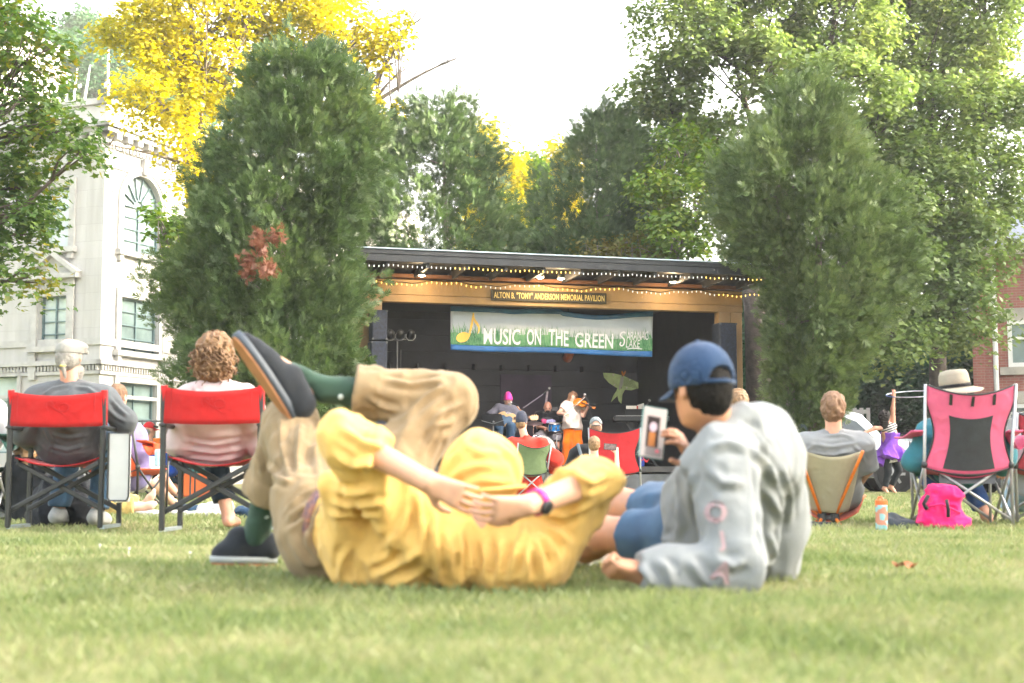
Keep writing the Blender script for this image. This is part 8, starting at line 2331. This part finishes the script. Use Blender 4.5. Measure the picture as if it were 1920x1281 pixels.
heap('bag', 'bulky black bag on the grass under the left red chair', 'bag', [(P(110, 910, 10.3), P(110, 960, 10.2), .12, .15), (P(150, 920, 10.3), P(150, 965, 10.2), .10, .13), (P(85, 930, 10.35), P(80, 965, 10.2), .08, .10)], cloth('black_bag', (.014, .016, .02), .2), (.02, 7))
heap('picnic_blanket', 'pale striped blanket spread on the grass behind the red chairs', 'blanket', [(P(150, 970, 12.2), P(290, 968, 12.0), .04, .04), (P(160, 966, 12.7), P(400, 965, 12.5), .03, .03), (P(330, 966, 12.3), P(420, 966, 12.2), .03, .03)], cloth('grey_white_blanket', (.46, .46, .46), .3, scale=20.0), (.012, 8), .016)
heap('bag', 'flat navy bag lying on the grass right of the bare feet', 'bag', [(P(340, 958, 13.0), P(385, 958, 13.0), .05, .05)], cloth('navy_bag', (.02, .05, .10), .3), (.015, 10))
heap('bag', 'dark blue bag on the grass behind the sandalled foot', 'bag', [(P(450, 960, 12.0), P(500, 962, 12.0), .04, .045)], cloth('navy_bag', (.02, .05, .10), .3), (.015, 10))
heap('towel', 'rolled pale grey towel on the grass under the curly haired woman', 'towel', [(P(380, 957, 12.6), P(425, 950, 12.6), .05, .06)], cloth('pale_towel', (.5, .5, .52), .2), (.01, 14))
Yx = 23.0
c = Vector((PX(377, Yx), Yx, 0)); r = thing('cooler_bag', 'bright orange box bag with a teal lid on the far grass', 'cooler', c)
MB().box(c + Vector((0, 0, .20)), (.46, .3, .38), bev=.03).build('body', cloth('orange_bag', (.66, .14, .04), .1), r, True); MB().box(c + Vector((-.05, 0, .43)), (.4, .28, .08), bev=.03).build('lid', cloth('teal_bag', (.08, .25, .26), .1), r, True)
c = Vector((PX(335, 22.6), 22.6, 0)); r = thing('folding_table', 'small black table with bottles beyond the red chairs', 'table', c)
zt = P(335, 838, 22.6).z
MB().box((c.x, c.y, zt), (.62, .4, .035), bev=.008).build('top', PLAST, r, True)
for sx in (-1, 1):
    for sy in (-1, 1): m = MB(); m.tube([(c.x + sx * .27, c.y + sy * .16, .0), (c.x + sx * .27, c.y + sy * .16, zt)], .014, 6); m.build('leg', BLKT, r, True)
for px, h, cc, lb in ((329, .20, (.55, .58, .6), 'clear plastic bottle on the small black table'), (343, .26, (.22, .03, .06), 'dark red bottle on the small black table'), (322, .16, (.55, .06, .1), 'pink cup on the small black table')):
    q = Vector((PX(px, 22.55), 22.55, zt + .018)); b_ = thing('bottle', lb, 'bottle', q)
    MB().lathe([(.03, 0), (.035, .01), (.035, h * .6), (.014, h * .8), (.014, h)], q, 14).build('body', mat('bottle_%d' % px, cc, .3), b_, True, True); MB().lathe([(.016, h), (.016, h + .02)], q, 10).build('cap', WHITE, b_, True)
q = P(297, 858, 12.35); r = thing('drink_can', 'pale blue can held in the cup sling of the orange red chair', 'can', q)
MB().lathe([(.028, -.075), (.033, -.065), (.033, .055), (.027, .07)], q, 18).build('body', mat('pale_blue_can', (.35, .52, .58), .3, .2, 30.0), r, True); MB().lathe([(.027, .071), (.025, .073)], q, 16).build('lid', STEEL, r, True)
# black rail below the white building
m = MB(); Yw = 30.0
for k in range(9):
    x = PX(205 + k * 22, Yw); m.tube([(x, Yw, 0), (x, Yw, P(250, 788, Yw).z)], .022, 6)
for zz in (P(250, 790, Yw).z, P(250, 840, Yw).z): m.tube([(PX(200, Yw), Yw, zz), (PX(385, Yw), Yw, zz)], .02, 5)
single('metal_railing', 'thin dark metal railing in front of the white stone building', 'railing', m, GREYP)
# fallen leaf and clover heads on the lawn
lf = MB(); c = P(1697, 1072, 5.0); c.z = .035
lf.add([c + Vector((.05 * math.cos(a) * (1 if i % 2 else .55), .05 * math.sin(a) * (1 if i % 2 else .55), .012 * (i % 3))) for i, a in enumerate(np.linspace(0, 6.28, 13)[:-1])], [list(range(12))])
single('fallen_leaf', 'curled rust brown leaf lying on the lawn at the right', 'leaf', lf, mat('dead_leaf', (.30, .10, .04), .8, .2))
for i, (px, py) in enumerate([(198, 1036), (252, 1043), (365, 1052)]):
    Yc_ = EYE / ((py - 892) / F) * CT; m = MB(); c = Vector((PX(px, Yc_), Yc_, .04)); m.ball(c, (.006, .006, .006), 8); m.tube([c, c - Vector((.004, 0, .045))], .0018, 4)
    o = single('clover_flower', 'small white clover flower among the grass at the left', 'flower', m, mat('clover_white', (.62, .60, .55), .8, .2, 200.0), group='white clover flowers in the lawn')
